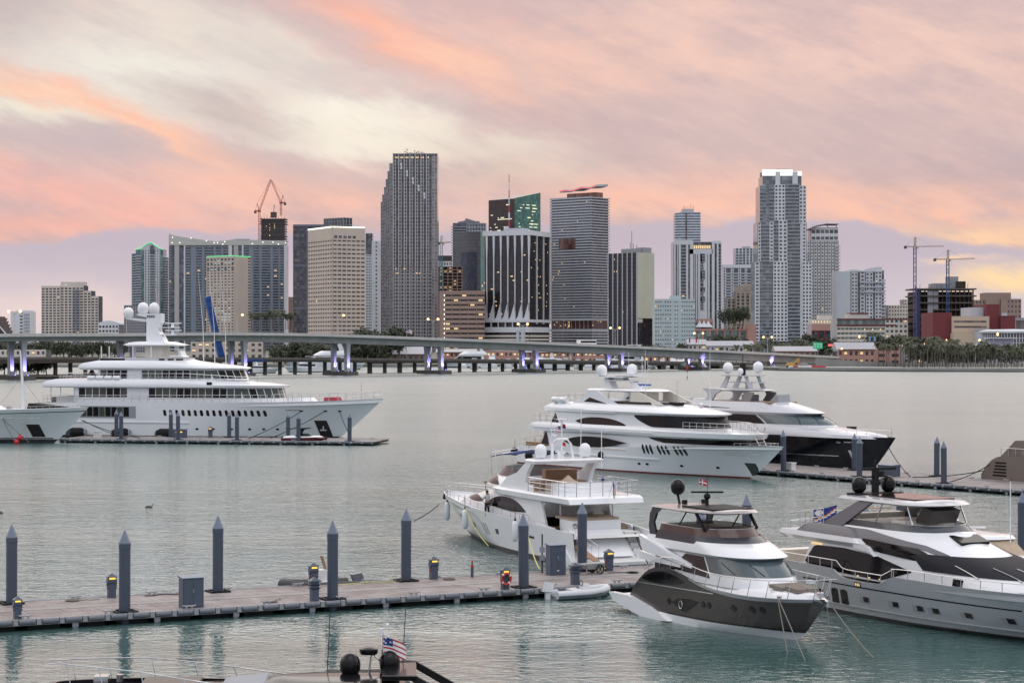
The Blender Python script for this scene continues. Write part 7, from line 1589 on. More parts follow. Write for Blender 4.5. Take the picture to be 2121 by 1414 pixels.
    for x in (14.2, 20.2): patch('hull_port', M_glass, r, H.at, span(x, x + .55, 3), 1.18, 1.52, 2, off=.03)
    for x in (7.6, 8.9): patch('air_slot', M_glass, r, H.at, span(x, x + .8, 3), 1.4, 1.55, 1, off=.03)
    patch('boot_top_stripe', M_boot, r, H.at, span(2, 27.5, 20), .22, .30, 1, off=.01)  # dark stripe continuing just above the boot
    m = MB(); m.tube([(31.8, 0, 3.0), (32.1, 0, 2.4)], .16, 8); m.build('anchor_cover', M_blackm, r); m = MB(); m.tube([(30.3, 0, 3.05), (30.3, 0, 4.6)], .02, 4); m.build('jack_staff', M_steel, r)
    # cat logo plate stand-in: plain scrollwork on the cockpit side
    m = MB(); m.tube([(3.38, 2.0 + .22 * math.cos(a) * (1 - a / 14), 2.5 + .2 * math.sin(a) * (1 - a / 14)) for a in [i * .5 for i in range(20)]], .02, 4); m.build('scroll_emblem', M_blackm, r)
    return r, H
FLY, FLYH = flybridge()
for i, x in enumerate((26.3, 19.2, 9.2)):
    q = FLYH.at(x, 1.6); fender('long white fender on the white flybridge yacht side, %s' % ('nearest its bow', 'amidships', 'nearest its stern')[i], wpt(FLY, (q.x, q.y + .24, 1.75)), 0, .21, 1.45, M_white, 'white fenders of the flybridge yacht')
rope('taut dark bow line of the white flybridge yacht', wpt(FLY, (30.6, .3, 1.9)), P(858, 1078, 146), .1, .04, M_blackm); q = FLYH.at(22, 1)
rope('yellow hose hanging down the flybridge yacht side', wpt(FLY, (18.4, FLYH.at(18.4, 2.4).y + .15, 2.6)), wpt(FLY, (14.6, FLYH.at(14.6, .4).y + .25, .25)), .25, .035, M_ropey, name='hose')
rope('yellow hose looping from deck to dock behind the tall cabinet', wpt(FLY, (9.0, 2.9, 2.9)), NEAR.wpos(NEAR.along(1118, 7.0), 7.0, DZ + .2), .5, .035, M_ropey, name='hose')
t = thing('hose_coil', 'yellow hose coiled on the dock beside the handcart', 'hose', NEAR.wpos(NEAR.along(1245, 6.2), 6.2, DZ + .08)); m = MB(); m.tube([(.5 * math.cos(a) * (1 + .12 * math.sin(a * 3.1)) - a * .03, .45 * math.sin(a), .03 + .01 * a) for a in [i * .4 for i in range(70)]], .035, 5); m.build('loops', M_ropey, t, smooth=60)
rope('dark stern line of the flybridge yacht on its right quarter', wpt(FLY, (4.6, -3.1, 2.3)), NEAR.wpos(NEAR.along(1345, 5.5), 5.5, DZ + .2), .2, .045, M_blackm)
t = thing('gangway', 'folding gangway with thin rails from yacht stern to dock', 'gangway', wpt(FLY, (2.6, 2.4, 1.5)), FLY.rotation_euler.z); m = MB(); m.hexa([(-3.6, -.25, -.85), (0, -.25, 0), (0, .25, 0), (-3.6, .25, -.85), (-3.6, -.25, -.8), (0, -.25, .06), (0, .25, .06), (-3.6, .25, -.8)]); m.build('walkway', M_teak, t, fix=True)
for y in (-.25, .25): m = MB(); m.tube([(0, y, .9), (-3.4, y, .1), (-3.4, y, -.8)], .015, 4); m.tube([(-1.2, y, -.2), (-1.2, y, .62)], .015, 4); m.tube([(0, y, 0), (0, y, .9)], .015, 4); m.build('handrail', M_steel, t)

# ---- the person cleaning a window on its side deck
def person():
    a = FLYH.edge(15.3, .45); p = wpt(FLY, (15.3, a.y, a.z - .33)); t = thing('person', 'person in a white shirt and dark trousers wiping the flybridge yacht window', 'person', p, FLY.rotation_euler.z - R(80))
    def body(name, segs, m, par, rad):
        me = bpy.data.meshes.new(name); vs = []; es = []
        for ch in segs:
            for i, v in enumerate(ch):
                vs.append(v)
                if i: es.append((len(vs) - 2, len(vs) - 1))
        bm = bmesh.new(); V = {}; 
        for ch in segs:
            pv = None
            for v in ch:
                k = tuple(round(c, 4) for c in v[:3])
                if k not in V: V[k] = bm.verts.new(v[:3]); V[k].index = len(V) - 1
                if pv is not None and pv is not V[k]:
                    try: bm.edges.new((pv, V[k]))
                    except ValueError: pass
                pv = V[k]
        bm.verts.ensure_lookup_table(); bm.to_mesh(me); bm.free(); me.materials.append(m); o = obj(name, me, par); sk = o.modifiers.new('skin', 'SKIN'); sd = o.modifiers.new('smooth', 'SUBSURF'); sd.levels = 1; sd.render_levels = 2
        rr = {tuple(round(c, 4) for c in v[:3]): v[3] for ch in segs for v in ch}
        if not me.skin_vertices: me.skin_vertices.new() if hasattr(me.skin_vertices, 'new') else None
        for v in me.vertices:
            q = rr[tuple(round(c, 4) for c in v.co)]; d = me.skin_vertices[0].data[v.index]; d.radius = (q, q * (1.0 if q < .1 else .8)); d.use_root = v.index == 0
        return o
    skin = mat('skin', (.36, .21, .15), .6)
    hip = (0, 0, .95, .15)
    body('body', [[hip, (0, 0, 1.2, .14), (0, .0, 1.42, .16), (0, .0, 1.52, .07), (0, .02, 1.6, .085), (0, .03, 1.70, .10), (0, .03, 1.78, .06)], [(0, 0, 1.42, .16), (.2, .0, 1.44, .07), (.3, .22, 1.50, .05), (.28, .45, 1.68, .042), (.27, .52, 1.75, .035)], [(0, 0, 1.42, .16), (-.2, 0, 1.43, .07), (-.27, .14, 1.2, .05), (-.2, .36, 1.25, .042), (-.18, .44, 1.27, .035)], [hip, (.1, 0, .9, .11), (.11, .03, .5, .075), (.11, -.02, .1, .05), (.11, .14, .05, .045)], [hip, (-.1, 0, .9, .11), (-.12, .05, .5, .075), (-.12, -.02, .1, .05), (-.12, .14, .05, .045)]], skin, t, .1)
    body('shirt', [[(0, 0, .93, .165), (0, 0, 1.2, .155), (0, 0, 1.42, .172), (0, 0, 1.5, .09)], [(0, 0, 1.42, .172), (.2, 0, 1.44, .085), (.26, .12, 1.47, .07)], [(0, 0, 1.42, .172), (-.2, 0, 1.43, .085), (-.24, .08, 1.3, .07)]], mat('white_shirt', (.62, .64, .66), .9), t, .1)
    body('trousers', [[(0, 0, .97, .155), (.1, 0, .88, .12), (.11, .03, .5, .088), (.11, -.02, .14, .07)], [(0, 0, .97, .155), (-.1, 0, .88, .12), (-.12, .05, .5, .088), (-.12, -.02, .14, .07)]], mat('dark_trousers', (.02, .02, .025), .9), t, .1)
    m = MB(); ball(m, (0, .015, 1.735), .108, 12, sz=1.0); m.build('hair', mat('dark_hair', (.02, .015, .012), .7), t, smooth=60)
    for sx, x, y, z in ((1, .27, .53, 1.76), (-1, -.18, .45, 1.275)):
        for k, (dx, L) in enumerate(((-.03, .07), (-.01, .085), (.01, .08), (.03, .065))): m = MB(); m.tube([(x + dx, y, z + .01), (x + dx, y + L * .6, z + .04), (x + dx, y + L, z + .02)], .009, 5); m.build('finger', skin, t)
        m = MB(); m.tube([(x - sx * .03, y - .02, z), (x - sx * .06, y + .02, z + .02), (x - sx * .055, y + .05, z + .03)], .011, 5); m.build('thumb', skin, t)
    return t
WIPER = person()
p = WIPER.location; m = MB(); d = Vector((math.cos(WIPER.rotation_euler.z + R(90)), math.sin(WIPER.rotation_euler.z + R(90)), 0)); s = Vector((d.y, -d.x, 0))
h0 = Vector(p) + d * .54 + s * .27 + Vector((0, 0, 1.2)); m.tube([(0, 0, 0), Vector(d * .12 + Vector((0, 0, 1.1)))], .018, 5); m.lathe([(.03, 1.08), (.1, 1.1), (.1, 1.22), (.03, 1.24)], (d.x * .12, d.y * .12, 0), 8); o = m.build('mop', M_teak); o.location = h0; tag(o, 'long handled mop held up to the yacht window', 'mop')

# ================================================================== dark grey sport yacht
def grey_sport():
    r = yacht_root('flybridge_yacht', 'dark grey flybridge yacht with black hardtop, bow towards us', (1640, 1322), -63.4, 13.1)
    Mg = mat('gunmetal_gel', (.062, .054, .050), .14, spec=.35, var=.08, vscale=.35); Mgd = mat('dark_graphite_gel', (.040, .043, .052), .2, spec=.3)
    SH = [(1.0, 1.0), (1.5, 1.45), (2.3, 2.0), (3.2, 2.5), (4.4, 2.78), (5.6, 2.8), (7.0, 2.55), (8.6, 2.28), (10.5, 2.15), (13.0, 2.12), (16.0, 2.24)]
    H = Hull(16.0, 13.6, 2.42, SH, [(0, .9), (.1, .97), (.4, 1), (.62, .97), (.78, .80), (.9, .50), (.97, .22), (1, 0)], [(0, .88), (.3, .92), (.55, .82), (.72, .58), (.88, .26), (1, 0)], x0=1.0, x0w=1.0, rake=.75, flare=1.0); H.mesh(r, (Mg, M_white), boot=.42, bulwark=.25, wall=.10)
    patch('chine_line', M_black, r, H.at, span(5, 13.9, 18), .43, .50, 1, off=.015); patch('chrome_line', M_steel, r, H.at, span(1.9, 9.6, 20), lambda x: lerp(1.74, 1.93, (x - 1.9) / 7.7), lambda x: lerp(1.79, 1.98, (x - 1.9) / 7.7), 1, off=.02)
    patch('upper_silver_band', gel('silver_band_gel', (.33, .34, .36)), r, H.at, span(7.4, 15.8, 22), lambda x: smooth_interp(SH, x) - lerp(.05, .2, min(1, (x - 7.4) / 4)), lambda x: smooth_interp(SH, x), 1, off=.02)
    lens(r, 'window', M_glass, H.at, 2.55, 6.9, 2.02, 2.22, .46, .18, 2.2)
    for x, z in ((5.1, 1.1), (8.35, 1.28), (8.85, 1.3), (10.75, 1.36), (12.0, 1.42), (12.6, 1.45)): lens(r, 'porthole', M_glass, H.at, x, x + .36, z, z, .17, .17, 2, n=10)
    patch('hull_window', M_black, r, H.at, span(5.55, 8.15, 16), lambda x: interp([(5.55, 1.08), (6.5, .72), (6.9, .74), (8.15, 1.34)], x), lambda x: interp([(5.55, 1.10), (6.2, 1.34), (7.2, 1.42), (8.15, 1.36)], x), 2, off=.025)
    for sg in (-1, 1): q = H.at(6.45, 1.05); m = MB(); m.tube([(q.x + .16 * math.cos(a), sg * (q.y + .05), 1.05 + .2 * math.sin(a)) for a in [math.pi * i / 8 for i in range(16)]], .02, 5, closed=True); m.build('ring_emblem', M_steel, r)
    # white quarter sponsons and platform
    m = MB(); m.prism([(-.9, -1.9), (-.5, -2.2), (1.6, -2.3), (1.6, 2.3), (-.5, 2.2), (-.9, 1.9)], .62, .8); m.build('swim_platform', M_white2, r, fix=True)
    for sg in (-1, 1):
        m = MB(); m.side([(-.9, .92), (1.3, .95), (3.4, .6), (5.4, .06), (3.0, -.1), (-.4, .5)], sg * 2.05, sg * 2.45); m.build('sponson', M_white, r, fix=True)
        m = MB(); m.hexa([(2.4, sg * 2.0, 3.5), (7.0, sg * 1.95, 2.95), (7.0, sg * 2.05, 2.95), (2.4, sg * 2.25, 3.5), (2.0, sg * 2.0, 4.3), (6.9, sg * 1.9, 3.15), (6.9, sg * 2.02, 3.15), (2.0, sg * 2.25, 4.3)]); m.build('side_blade', M_white, r, fix=True)
        m = MB(); m.hexa([(2.0, sg * 2.0, 3.0), (6.0, sg * 2.0, 2.9), (6.0, sg * 2.1, 2.9), (2.0, sg * 2.2, 3.0), (2.0, sg * 2.0, 3.42), (6.0, sg * 2.0, 3.05), (6.0, sg * 2.1, 3.05), (2.0, sg * 2.2, 3.42)]); m.build('lower_blade', M_white, r, fix=True)
    D_ = Tier([(2.0, 3.0, 15.3, 2.0, 6.5), (2.32, 3.0, 14.9, 1.8, 6.5)]); D_.mesh('foredeck', M_white, r, crown=.16)
    A_ = Tier([(2.3, 3.2, 12.6, 1.95, 3.4), (2.9, 3.2, 12.2, 1.9, 3.4), (3.7, 3.0, 11.1, 1.78, 3.0)]); A_.mesh('deckhouse', M_white, r)
    patch('windscreen', M_glasspale, r, A_.p, span(.60, 1.0, 26), 2.9, 3.68, 3, both=True); patch('window', M_glassbrown, r, A_.p, span(.22, .58, 14), lambda t: lerp(2.75, 2.6, (t - .22) / .36), lambda t: lerp(3.0, 3.62, min(1, (t - .22) / .15)), 2); patch('aft_window', M_glass, r, A_.p, span(.0, .215, 6), 2.5, 3.1, 2)
    for t in (.76, .92): patch('wiper', M_blackm, r, lambda u, v, t=t: A_.p(t - (v - 2.8) * .10 + u * .006, v), span(0, 1, 1), 2.95, 3.45, 2, off=.05)
    R_ = Tier([(3.66, 2.4, 11.2, 1.85, 3.2), (3.78, 2.2, 11.5, 1.98, 3.4), (4.08, 2.2, 10.7, 1.95, 3.2), (4.35, 2.4, 9.9, 1.88, 3.0)]); R_.mesh('flybridge', M_white, r)
    G_ = Tier([(4.2, 3.2, 9.9, 1.92, 3.0), (4.62, 3.3, 9.0, 1.84, 2.6)]); G_.mesh('graphite_coaming', Mgd, r, cap=False, bottom=False)
    Sx = Tier([(4.55, 3.4, 8.95, 1.82, 2.6), (5.0, 3.6, 8.5, 1.76, 2.5)]); Sx.mesh('flybridge_screen', mat('smoked_brown_acrylic', (.10, .055, .045), .08, alpha=.8), r, cap=False, bottom=False); m = MB(); c_ = [Sx.p(i / 30, 5.0) for i in range(31)]; m.tube(c_ + mirror(c_[::-1]), .025, 5); m.build('screen_rail', M_steel, r)
    m = MB(); m.box(3.4, 6.4, -1.5, 1.5, 4.3, 4.85); m.box(6.9, 8.0, -1.2, 1.2, 4.3, 5.0); m.build('fly_seating', mat('dark_brown_seat', (.07, .045, .04), .8), r)
    # hardtop
    Ht = Tier([(5.72, 2.9, 8.3, 1.7, 2.6), (5.80, 2.6, 8.6, 1.85, 2.8), (5.90, 2.7, 8.4, 1.76, 2.7)], e=2.8, tb=.6); Ht.mesh('hardtop', gel('graphite_silver_gel', (.30, .27, .26), .2), r, crown=.06)
    m = MB()
    for i in range(9): m.box(5.0 + i * .32, 5.3 + i * .32, -1.2, 1.2, 5.95, 5.99)
    m.build('sunroof_panels', M_blackm, r); m = MB(); m.box(4.9, 7.9, -1.3, -1.2, 5.94, 6.0); m.build('sunroof_track', M_blackm, r)
    for sg in (-1, 1):
        m = MB(); m.side([(2.5, 4.3), (3.2, 4.3), (2.9, 5.0), (3.2, 5.5), (3.6, 5.75), (2.8, 5.8), (2.5, 5.4), (2.4, 4.8)], sg * 1.72, sg * 1.84); m.build('hardtop_arch', Mgd, r, fix=True); m = MB(); m.bar((6.0, sg * 1.7, 5.75), (4.9, sg * 1.72, 4.6), .05); m.bar((7.4, sg * 1.35, 5.75), (7.7, sg * 1.45, 4.95), .05); m.bar((6.8, sg * 1.6, 5.75), (7.6, sg * 1.6, 4.9), .1, .16); m.build('hardtop_strut', M_blackm, r)
    m = MB(); m.tube([(3.2, -.4, 5.9), (3.0, -.4, 6.4)], .07, 8); m.build('dome_stalk', M_blackm, r); dome(r, (3.0, -.4, 6.85), .38, M_black, stalk=0); m = MB(); m.lathe([(.1, 5.95), (.08, 6.3)], (5.3, 0, 0), 8); ball(m, (5.3, 0, 6.45), .18); m.build('radar_base', M_blackm, r, smooth=60); m = MB(); m.bar((4.9, -.75, 6.68), (5.7, .75, 6.68), .09, .09); m.build('radar_bar', M_blackm, r)
    flag(r, (4.35, .1, 7.3), .4, .3, ([M_fr, M_fw], lambda u, v: 1 if .35 < u < .5 or .4 < v < .6 else 0), dirv=(.5, .8), name='courtesy_flag', pole=[(4.35, .1, 5.95), (4.35, .1, 7.35)])
    for y in (-.6, .6): m = MB(); m.box(3.9, 4.15, y - .1, y + .1, 5.97, 6.2); m.build('horn', M_blackm, r)
    m = MB(); m.tube([(3.0, 1.5, 5.95), (2.9, 1.5, 7.4)], .015, 4); m.build('whip_antenna', M_blackm, r)
    # bow rail, sun pads, cleats
    pts = [H.edge(x, .1) for x in span(3.2, 15.6, 22)]
    def tz(p): return interp([(3.2, .5), (5, .55), (9, .72), (13, .85), (16, .95)], p.x)
    top = [Vector((p.x + .25, p.y + .02, p.z + tz(p))) for p in pts]; top = [Vector((2.7, top[0].y, 2.45))] + top + [Vector((16.2, .45, 3.22)), Vector((16.25, 0, 3.22))]; m = MB(); m.tube(top + mirror(top[::-1][1:]), .026, 6)
    for k, p in enumerate(pts):
        if k % 2 == 0:
            for sg in (1, -1): m.tube([(p.x - .1, sg * p.y, p.z), (p.x + .25, sg * (p.y + .02), p.z + tz(p))], .02, 5)
    m.build('bow_rail', M_steel, r, smooth=60)
    for x0, x1, y0, y1 in ((13.55, 14.5, -.72, -.02), (13.55, 14.5, .02, .72), (12.5, 13.5, -.95, -.02), (12.5, 13.5, .02, .95)):
        m = MB(); m.hexa([(x0, y0, 2.5), (x1, y0 * .92, 2.42), (x1, y1 * .92, 2.42), (x0, y1, 2.5), (x0 + .05, y0, 2.68), (x1 - .05, y0 * .9, 2.58), (x1 - .05, y1 * .9, 2.58), (x0 + .05, y1, 2.68)]); m.build('sun_pad', M_taupe, r, fix=True)
    m = MB(); m.box(15.2, 15.6, -.15, .15, 2.3, 2.5); m.tube([(15.4, 0, 2.3), (16.15, 0, 2.15), (16.1, 0, 1.9)], .07, 6); m.build('anchor_roller', M_steel, r); m = MB(); m.box(15.0, 15.35, -.5, -.2, 2.95, 3.1); m.build('bow_light', M_white, r)
    for sg in (1, -1): q = H.edge(13.9, .25); m = MB(); ball(m, (13.9, sg * q.y, q.z + .08), .09); m.build('cleat', M_steel, r)
    return r, H
SPORT, SPORTH = grey_sport()
q = SPORTH.edge(13.9, .1)
rope('tan bow rope hanging down the dark grey yacht to the water, left one', wpt(SPORT, (13.9, -q.y, 2.25)), W(1640, 1352) + Vector((-.2, 0, 0)), -.02, .025); rope('tan bow rope slanting from the dark grey yacht to the water, right one', wpt(SPORT, (13.9, -q.y, 2.25)), W(1668, 1368), -.02, .025)
rope('tan rope dropping from the dark grey bow tip to the water', wpt(SPORT, (15.6, .3, 2.2)), W(1720, 1340), -.02, .025); rope('long tan rope from the dark grey bow tip out to the right', wpt(SPORT, (15.6, .35, 2.2)), W(1810, 1362), .15, .03)

# ================================================================== big silver and white yacht at the right
def silver_yacht():
    r = yacht_root('flybridge_yacht', 'big silver grey yacht with white roof and black covered windscreen at the right', None, -63.4, 0, root=(16.51, 118.76))
    Ms = gel('silver_grey_gel', (.47, .48, .50), .2); Md = mat('dusk_grey_gel', (.15, .145, .16), .25, spec=.35)
    SH = [(0, 2.42), (7.9, 2.38), (8.5, 2.1), (9.0, 1.98), (11.8, 1.98), (12.4, 2.15), (13.0, 2.42), (18, 2.48), (23, 2.56), (27.5, 2.7)]
    H = Hull(27.5, 23.8, 3.15, SH, [(0, .92), (.1, 1), (.5, 1), (.7, .93), (.85, .66), (.95, .3), (1, 0)], [(0, .86), (.3, .9), (.55, .82), (.75, .52), (.9, .2), (1, 0)], rake=.8, flare=1.1); H.mesh(r, (Ms, M_boot), boot=.2, bulwark=.4, nt=90, deckmat=M_cream)
    patch('chrome_line', M_blackm, r, H.at, span(5, 21.6, 20), 1.60, 1.66, 1, off=.02); patch('spray_rail', Ms, r, H.at, span(6, 26, 20), lambda x: .5, lambda x: .56, 1, off=.05)
    for x in (7.6, 8.45): patch('hull_window', M_glass, r, H.at, span(x, x + .62, 4), lambda u, x=x: .5 + .08 * abs((u - x - .31) / .31) ** 4, lambda u, x=x: 1.36 - .08 * abs((u - x - .31) / .31) ** 4, 3, off=.02)
    for x in (6.4, 10.55, 12.9, 14.75, 15.85, 18.0, 20.5):
        patch('port_surround', gel('silver_recess', (.36, .37, .39)), r, H.at, span(x - .42, x + .45, 4), .84, 1.18, 1, off=.015); patch('porthole', M_glass, r, H.at, span(x - .08, x + .36, 3), .9, 1.16, 1, off=.03)
    patch('number_plate', mat('plate_brown', (.1, .06, .03), .4), r, H.at, span(9.9, 10.4, 2), 1.66, 1.9, 1, off=.03)
    for i, x in enumerate((9.98, 10.13, 10.26)): patch('plate_mark', M_warm, r, H.at, span(x, x + .08, 1), 1.70, 1.84, 1, off=.045)
    A_ = Tier([(2.0, 4.2, 25.0, 2.6, 9), (2.5, 4.4, 23.4, 2.55, 8), (3.0, 4.6, 21.8, 2.5, 7), (3.55, 4.9, 19.0, 2.45, 5), (3.75, 5.0, 17.6, 2.4, 5)]); A_.mesh('deckhouse', M_white, r, crown=.1)
    patch('window', M_glass, r, A_.at, span(4.5, 13.9, 26), lambda x: interp([(4.5, 2.45), (5.2, 2.2), (11.4, 2.08), (13.9, 2.74)], x), lambda x: interp([(4.5, 2.5), (5.3, 3.42), (8.0, 3.48), (11, 3.3), (13.9, 2.78)], x), 3)
    m = MB(); m.box(5.0, 6.0, -2.5, 2.5, 3.44, 3.56); m.build('courtesy_lights', M_warm, r)
    for sg in (-1, 1):
        for x in (9.4, 10.4, 11.3): m = MB(); m.box(x, x + .12, sg * 2.62 - .03, sg * 2.62 + .03, 2.1, 2.16); m.build('deck_light', M_warm, r)
    # wide dark windscreen with cover
    patch('windscreen_cover', mat('black_mesh_cover', (.020, .021, .026), .6, spec=.12), r, A_.p, span(.62, 1.0, 26), lambda t: 2.95 + .1 * (t - .62), 3.72, 3, both=True, off=.05)
    # upper deckhouse: grey swoosh, side glass, white roof
    U_ = Tier([(3.3, 6.0, 17.9, 2.48, 5), (3.75, 6.2, 17.6, 2.46, 5), (4.15, 6.6, 16.2, 2.4, 5), (4.7, 7.0, 14.9, 2.2, 4)]); U_.mesh('upper_deckhouse', M_white, r, crown=.12)
    patch('side_glass', M_glass, r, U_.at, span(9.6, 16.0, 18), lambda x: interp([(9.6, 3.95), (10.6, 3.55), (16.0, 3.25)], x), lambda x: interp([(9.6, 4.12), (12, 4.1), (14.4, 3.9), (16.0, 3.45)], x), 3, off=.05)
    patch('grey_swoosh', Md, r, U_.at, span(6.8, 16.2, 22), lambda x: interp([(6.8, 4.05), (10, 4.14), (14.4, 3.93), (16.2, 3.62)], x), lambda x: interp([(6.8, 4.6), (10, 4.6), (14.4, 4.12), (16.2, 3.75)], x), 3, off=.06)
    O_ = Tier([(3.62, 2.3, 10.0, 2.55, .6, 2.4), (3.85, 2.1, 10.3, 2.8, .7, 2.7), (4.1, 2.3, 9.8, 2.75, .7, 2.65)], tb=.85); O_.mesh('aft_overhang', M_white, r); O2 = Tier([(4.05, 3.6, 9.8, 2.6, .6), (4.5, 4.4, 9.2, 2.5, .6), (4.62, 5.2, 8.6, 2.4, .6)], tb=.85); O2.mesh('grey_upper_overhang', Md, r)
    for sg in (1, -1): m = MB(); m.side([(9.2, 3.62), (10.6, 3.45), (11.0, 3.3), (10.4, 3.75), (9.2, 4.0)], sg * 2.5, sg * 2.76); m.build('overhang_tip', M_white, r, fix=True)
    Sc = Tier([(4.55, 7.0, 15.0, 2.2, 4), (5.05, 7.0, 14.2, 2.1, 4)]); Sc.mesh('flybridge_screen', mat('smoke_acrylic', (.05, .06, .07), .06, alpha=.85), r, cap=False, bottom=False); c_ = [Sc.p(i / 30, 5.06) for i in range(31)]; m = MB(); m.tube(c_ + mirror(c_[::-1]), .03, 5); m.build('screen_rail', M_steel, r)
    m = MB(); m.box(7.2, 10.5, -1.8, 1.8, 4.6, 5.0); m.box(11, 12.2, -1.6, 1.6, 4.6, 5.2); m.box(7.0, 7.6, -1.9, 1.9, 4.6, 5.25); m.build('fly_seating', M_cream, r); m = MB(); m.side([(12.0, 5.1), (13.2, 5.1), (13.6, 5.8), (12.8, 5.95)], -.9, .9); m.build('helm_console', mat('helm_brown', (.05, .04, .035), .4), r, fix=True)
    m = MB(); m.hexa([(15.0, -.9, 4.5), (15.9, -.9, 4.22), (15.9, .9, 4.22), (15.0, .9, 4.5), (14.9, -.9, 4.66), (15.9, -.9, 4.36), (15.9, .9, 4.36), (14.9, .9, 4.66)]); m.build('roof_hatch', M_black, r, fix=True)
    for sg in (-1, 1):
        m = MB(); m.hexa([(5.6, sg * 2.05, 4.6), (7.5, sg * 2.05, 4.6), (7.5, sg * 2.3, 4.6), (5.6, sg * 2.3, 4.6), (8.6, sg * 1.85, 6.0), (9.9, sg * 1.85, 6.05), (9.9, sg * 2.05, 6.05), (8.6, sg * 2.05, 6.0)]); m.build('hardtop_leg', Md, r, fix=True); m = MB(); m.tube([(10.0, sg * 1.9, 4.9), (10.6, sg * 1.85, 6.05)], .04, 6); m.tube([(13.0, sg * 1.75, 5.05), (12.5, sg * 1.7, 6.05)], .05, 6); m.build('hardtop_strut', M_steel, r)
    Ht = Tier([(5.98, 7.4, 13.6, 1.9, 1.6), (6.08, 6.9, 14.0, 2.1, 1.8), (6.22, 7.1, 13.6, 2.0, 1.6)], tb=.75); Ht.mesh('hardtop', Ms, r, crown=.1); m = MB(); m.box(8.6, 12.6, -1.3, 1.3, 6.27, 6.34); m.build('roof_panel', M_glassbrown, r)
    m = MB(); m.box(6.9, 8.0, -1.5, 1.5, 6.22, 6.34); m.build('mast_base', M_blackm, r); m = MB(); m.box(7.3, 7.6, -.14, .14, 6.33, 7.6); m.tube([(7.45, 0, 7.6), (7.45, 0, 8.1)], .08, 6); m.build('mast', M_blackm, r); m = MB(); m.bar((7.45, -.85, 7.62), (7.45, 1.35, 7.62), .14, .14); m.build('radar_bar', M_blackm, r)
    m = MB(); m.bar((7.45, -.8, 7.2), (7.45, .8, 7.2), .08, .08); m.lathe([(.22, 0), (.22, .3)], (7.45, .35, 7.2), 10); m.bar((7.9, -.4, 6.9), (7.9, .4, 7.2), .05); m.build('mast_gear', M_blackm, r)
    for y in (-.98, .98): dome(r, (7.3, y, 6.8), .40, M_black, stalk=.1)
    Fd = Tier([(2.5, 18, 24.4, 2.0, 5), (2.85, 18, 23.2, 1.8, 4)]); Fd.mesh('foredeck_lounge', M_white, r, crown=.1)
    for t in (.74, .86, .95): patch('wiper', M_steel, r, lambda u, v, t=t: A_.p(t + u * .004 - (v - 3) * .03, v), span(0, 1, 1), 2.9, 3.35, 2, off=.09)
    rail(r, [H.edge(x, .12) + Vector((0, 0, .02)) for x in span(12.9, 27, 26)], .42, 1.35, .024, ()); rail(r, mirror([H.edge(x, .12) + Vector((0, 0, .02)) for x in span(12.9, 27, 26)]), .42, 1.35, .024, ()); 
    for sg in (1, -1): rail(r, [(x, sg * 2.98, interp([(1, 2.42), (8, 2.4), (8.6, 2.0), (12, 2.0), (13, 2.42)], x)) for x in span(1, 13, 24)], .42, 1.1, .024, ())
    m = MB(); m.box(.2, 4.2, -2.9, 2.9, 2.0, 2.06); m.build('aft_deck', M_cream, r); m = MB(); m.box(.6, 1.6, -2.4, 2.4, 2.06, 2.75); m.build('aft_sofa', M_cream, r)
    rail(r, [(6.0, 2.4, 4.6), (2.8, 2.4, 4.12), (2.8, -2.4, 4.12), (6.0, -2.4, 4.6)], .85, 1.0, .022, (.5,)); m = MB(); m.bar((2.2, 2.4, 5.02), (5.6, 2.4, 5.25), .09, .07); m.build('wooden_rail_cap', mat('pale_teak', (.5, .32, .18), .6), r)
    mi = ([M_fb, M_fo, M_fw], lambda u, v: 2 if ((u - .25) ** 2 + (v - .7) ** 2) < .03 else (1 if abs(v - (.12 + u * .6)) < .07 + u * .05 and v > .12 + u * .6 else (2 if abs(v - (.12 + u * .6)) < .07 + u * .05 else 0)))
    flag(r, (3.0, -1.0, 5.15), 1.4, .8, mi, name='ensign', dirv=(.35, .93), drop=-.15, pole=[(3.2, -1.0, 4.1), (2.98, -1.0, 5.2)])
    m = MB(); m.box(14.0, 15.0, -2.62, -2.54, 2.15, 2.85) if False else None
    patch('side_door', M_glass, r, A_.at, span(17.2, 17.9, 3), 2.15, 2.75, 2, off=.03); m = MB(); m.tube([(16.2, 2.0, 4.3), (16.2, 2.0, 7.4)], .03, 5); m.build('whip_antenna', M_white, r)
    return r, H
SILV, SILVH = silver_yacht()

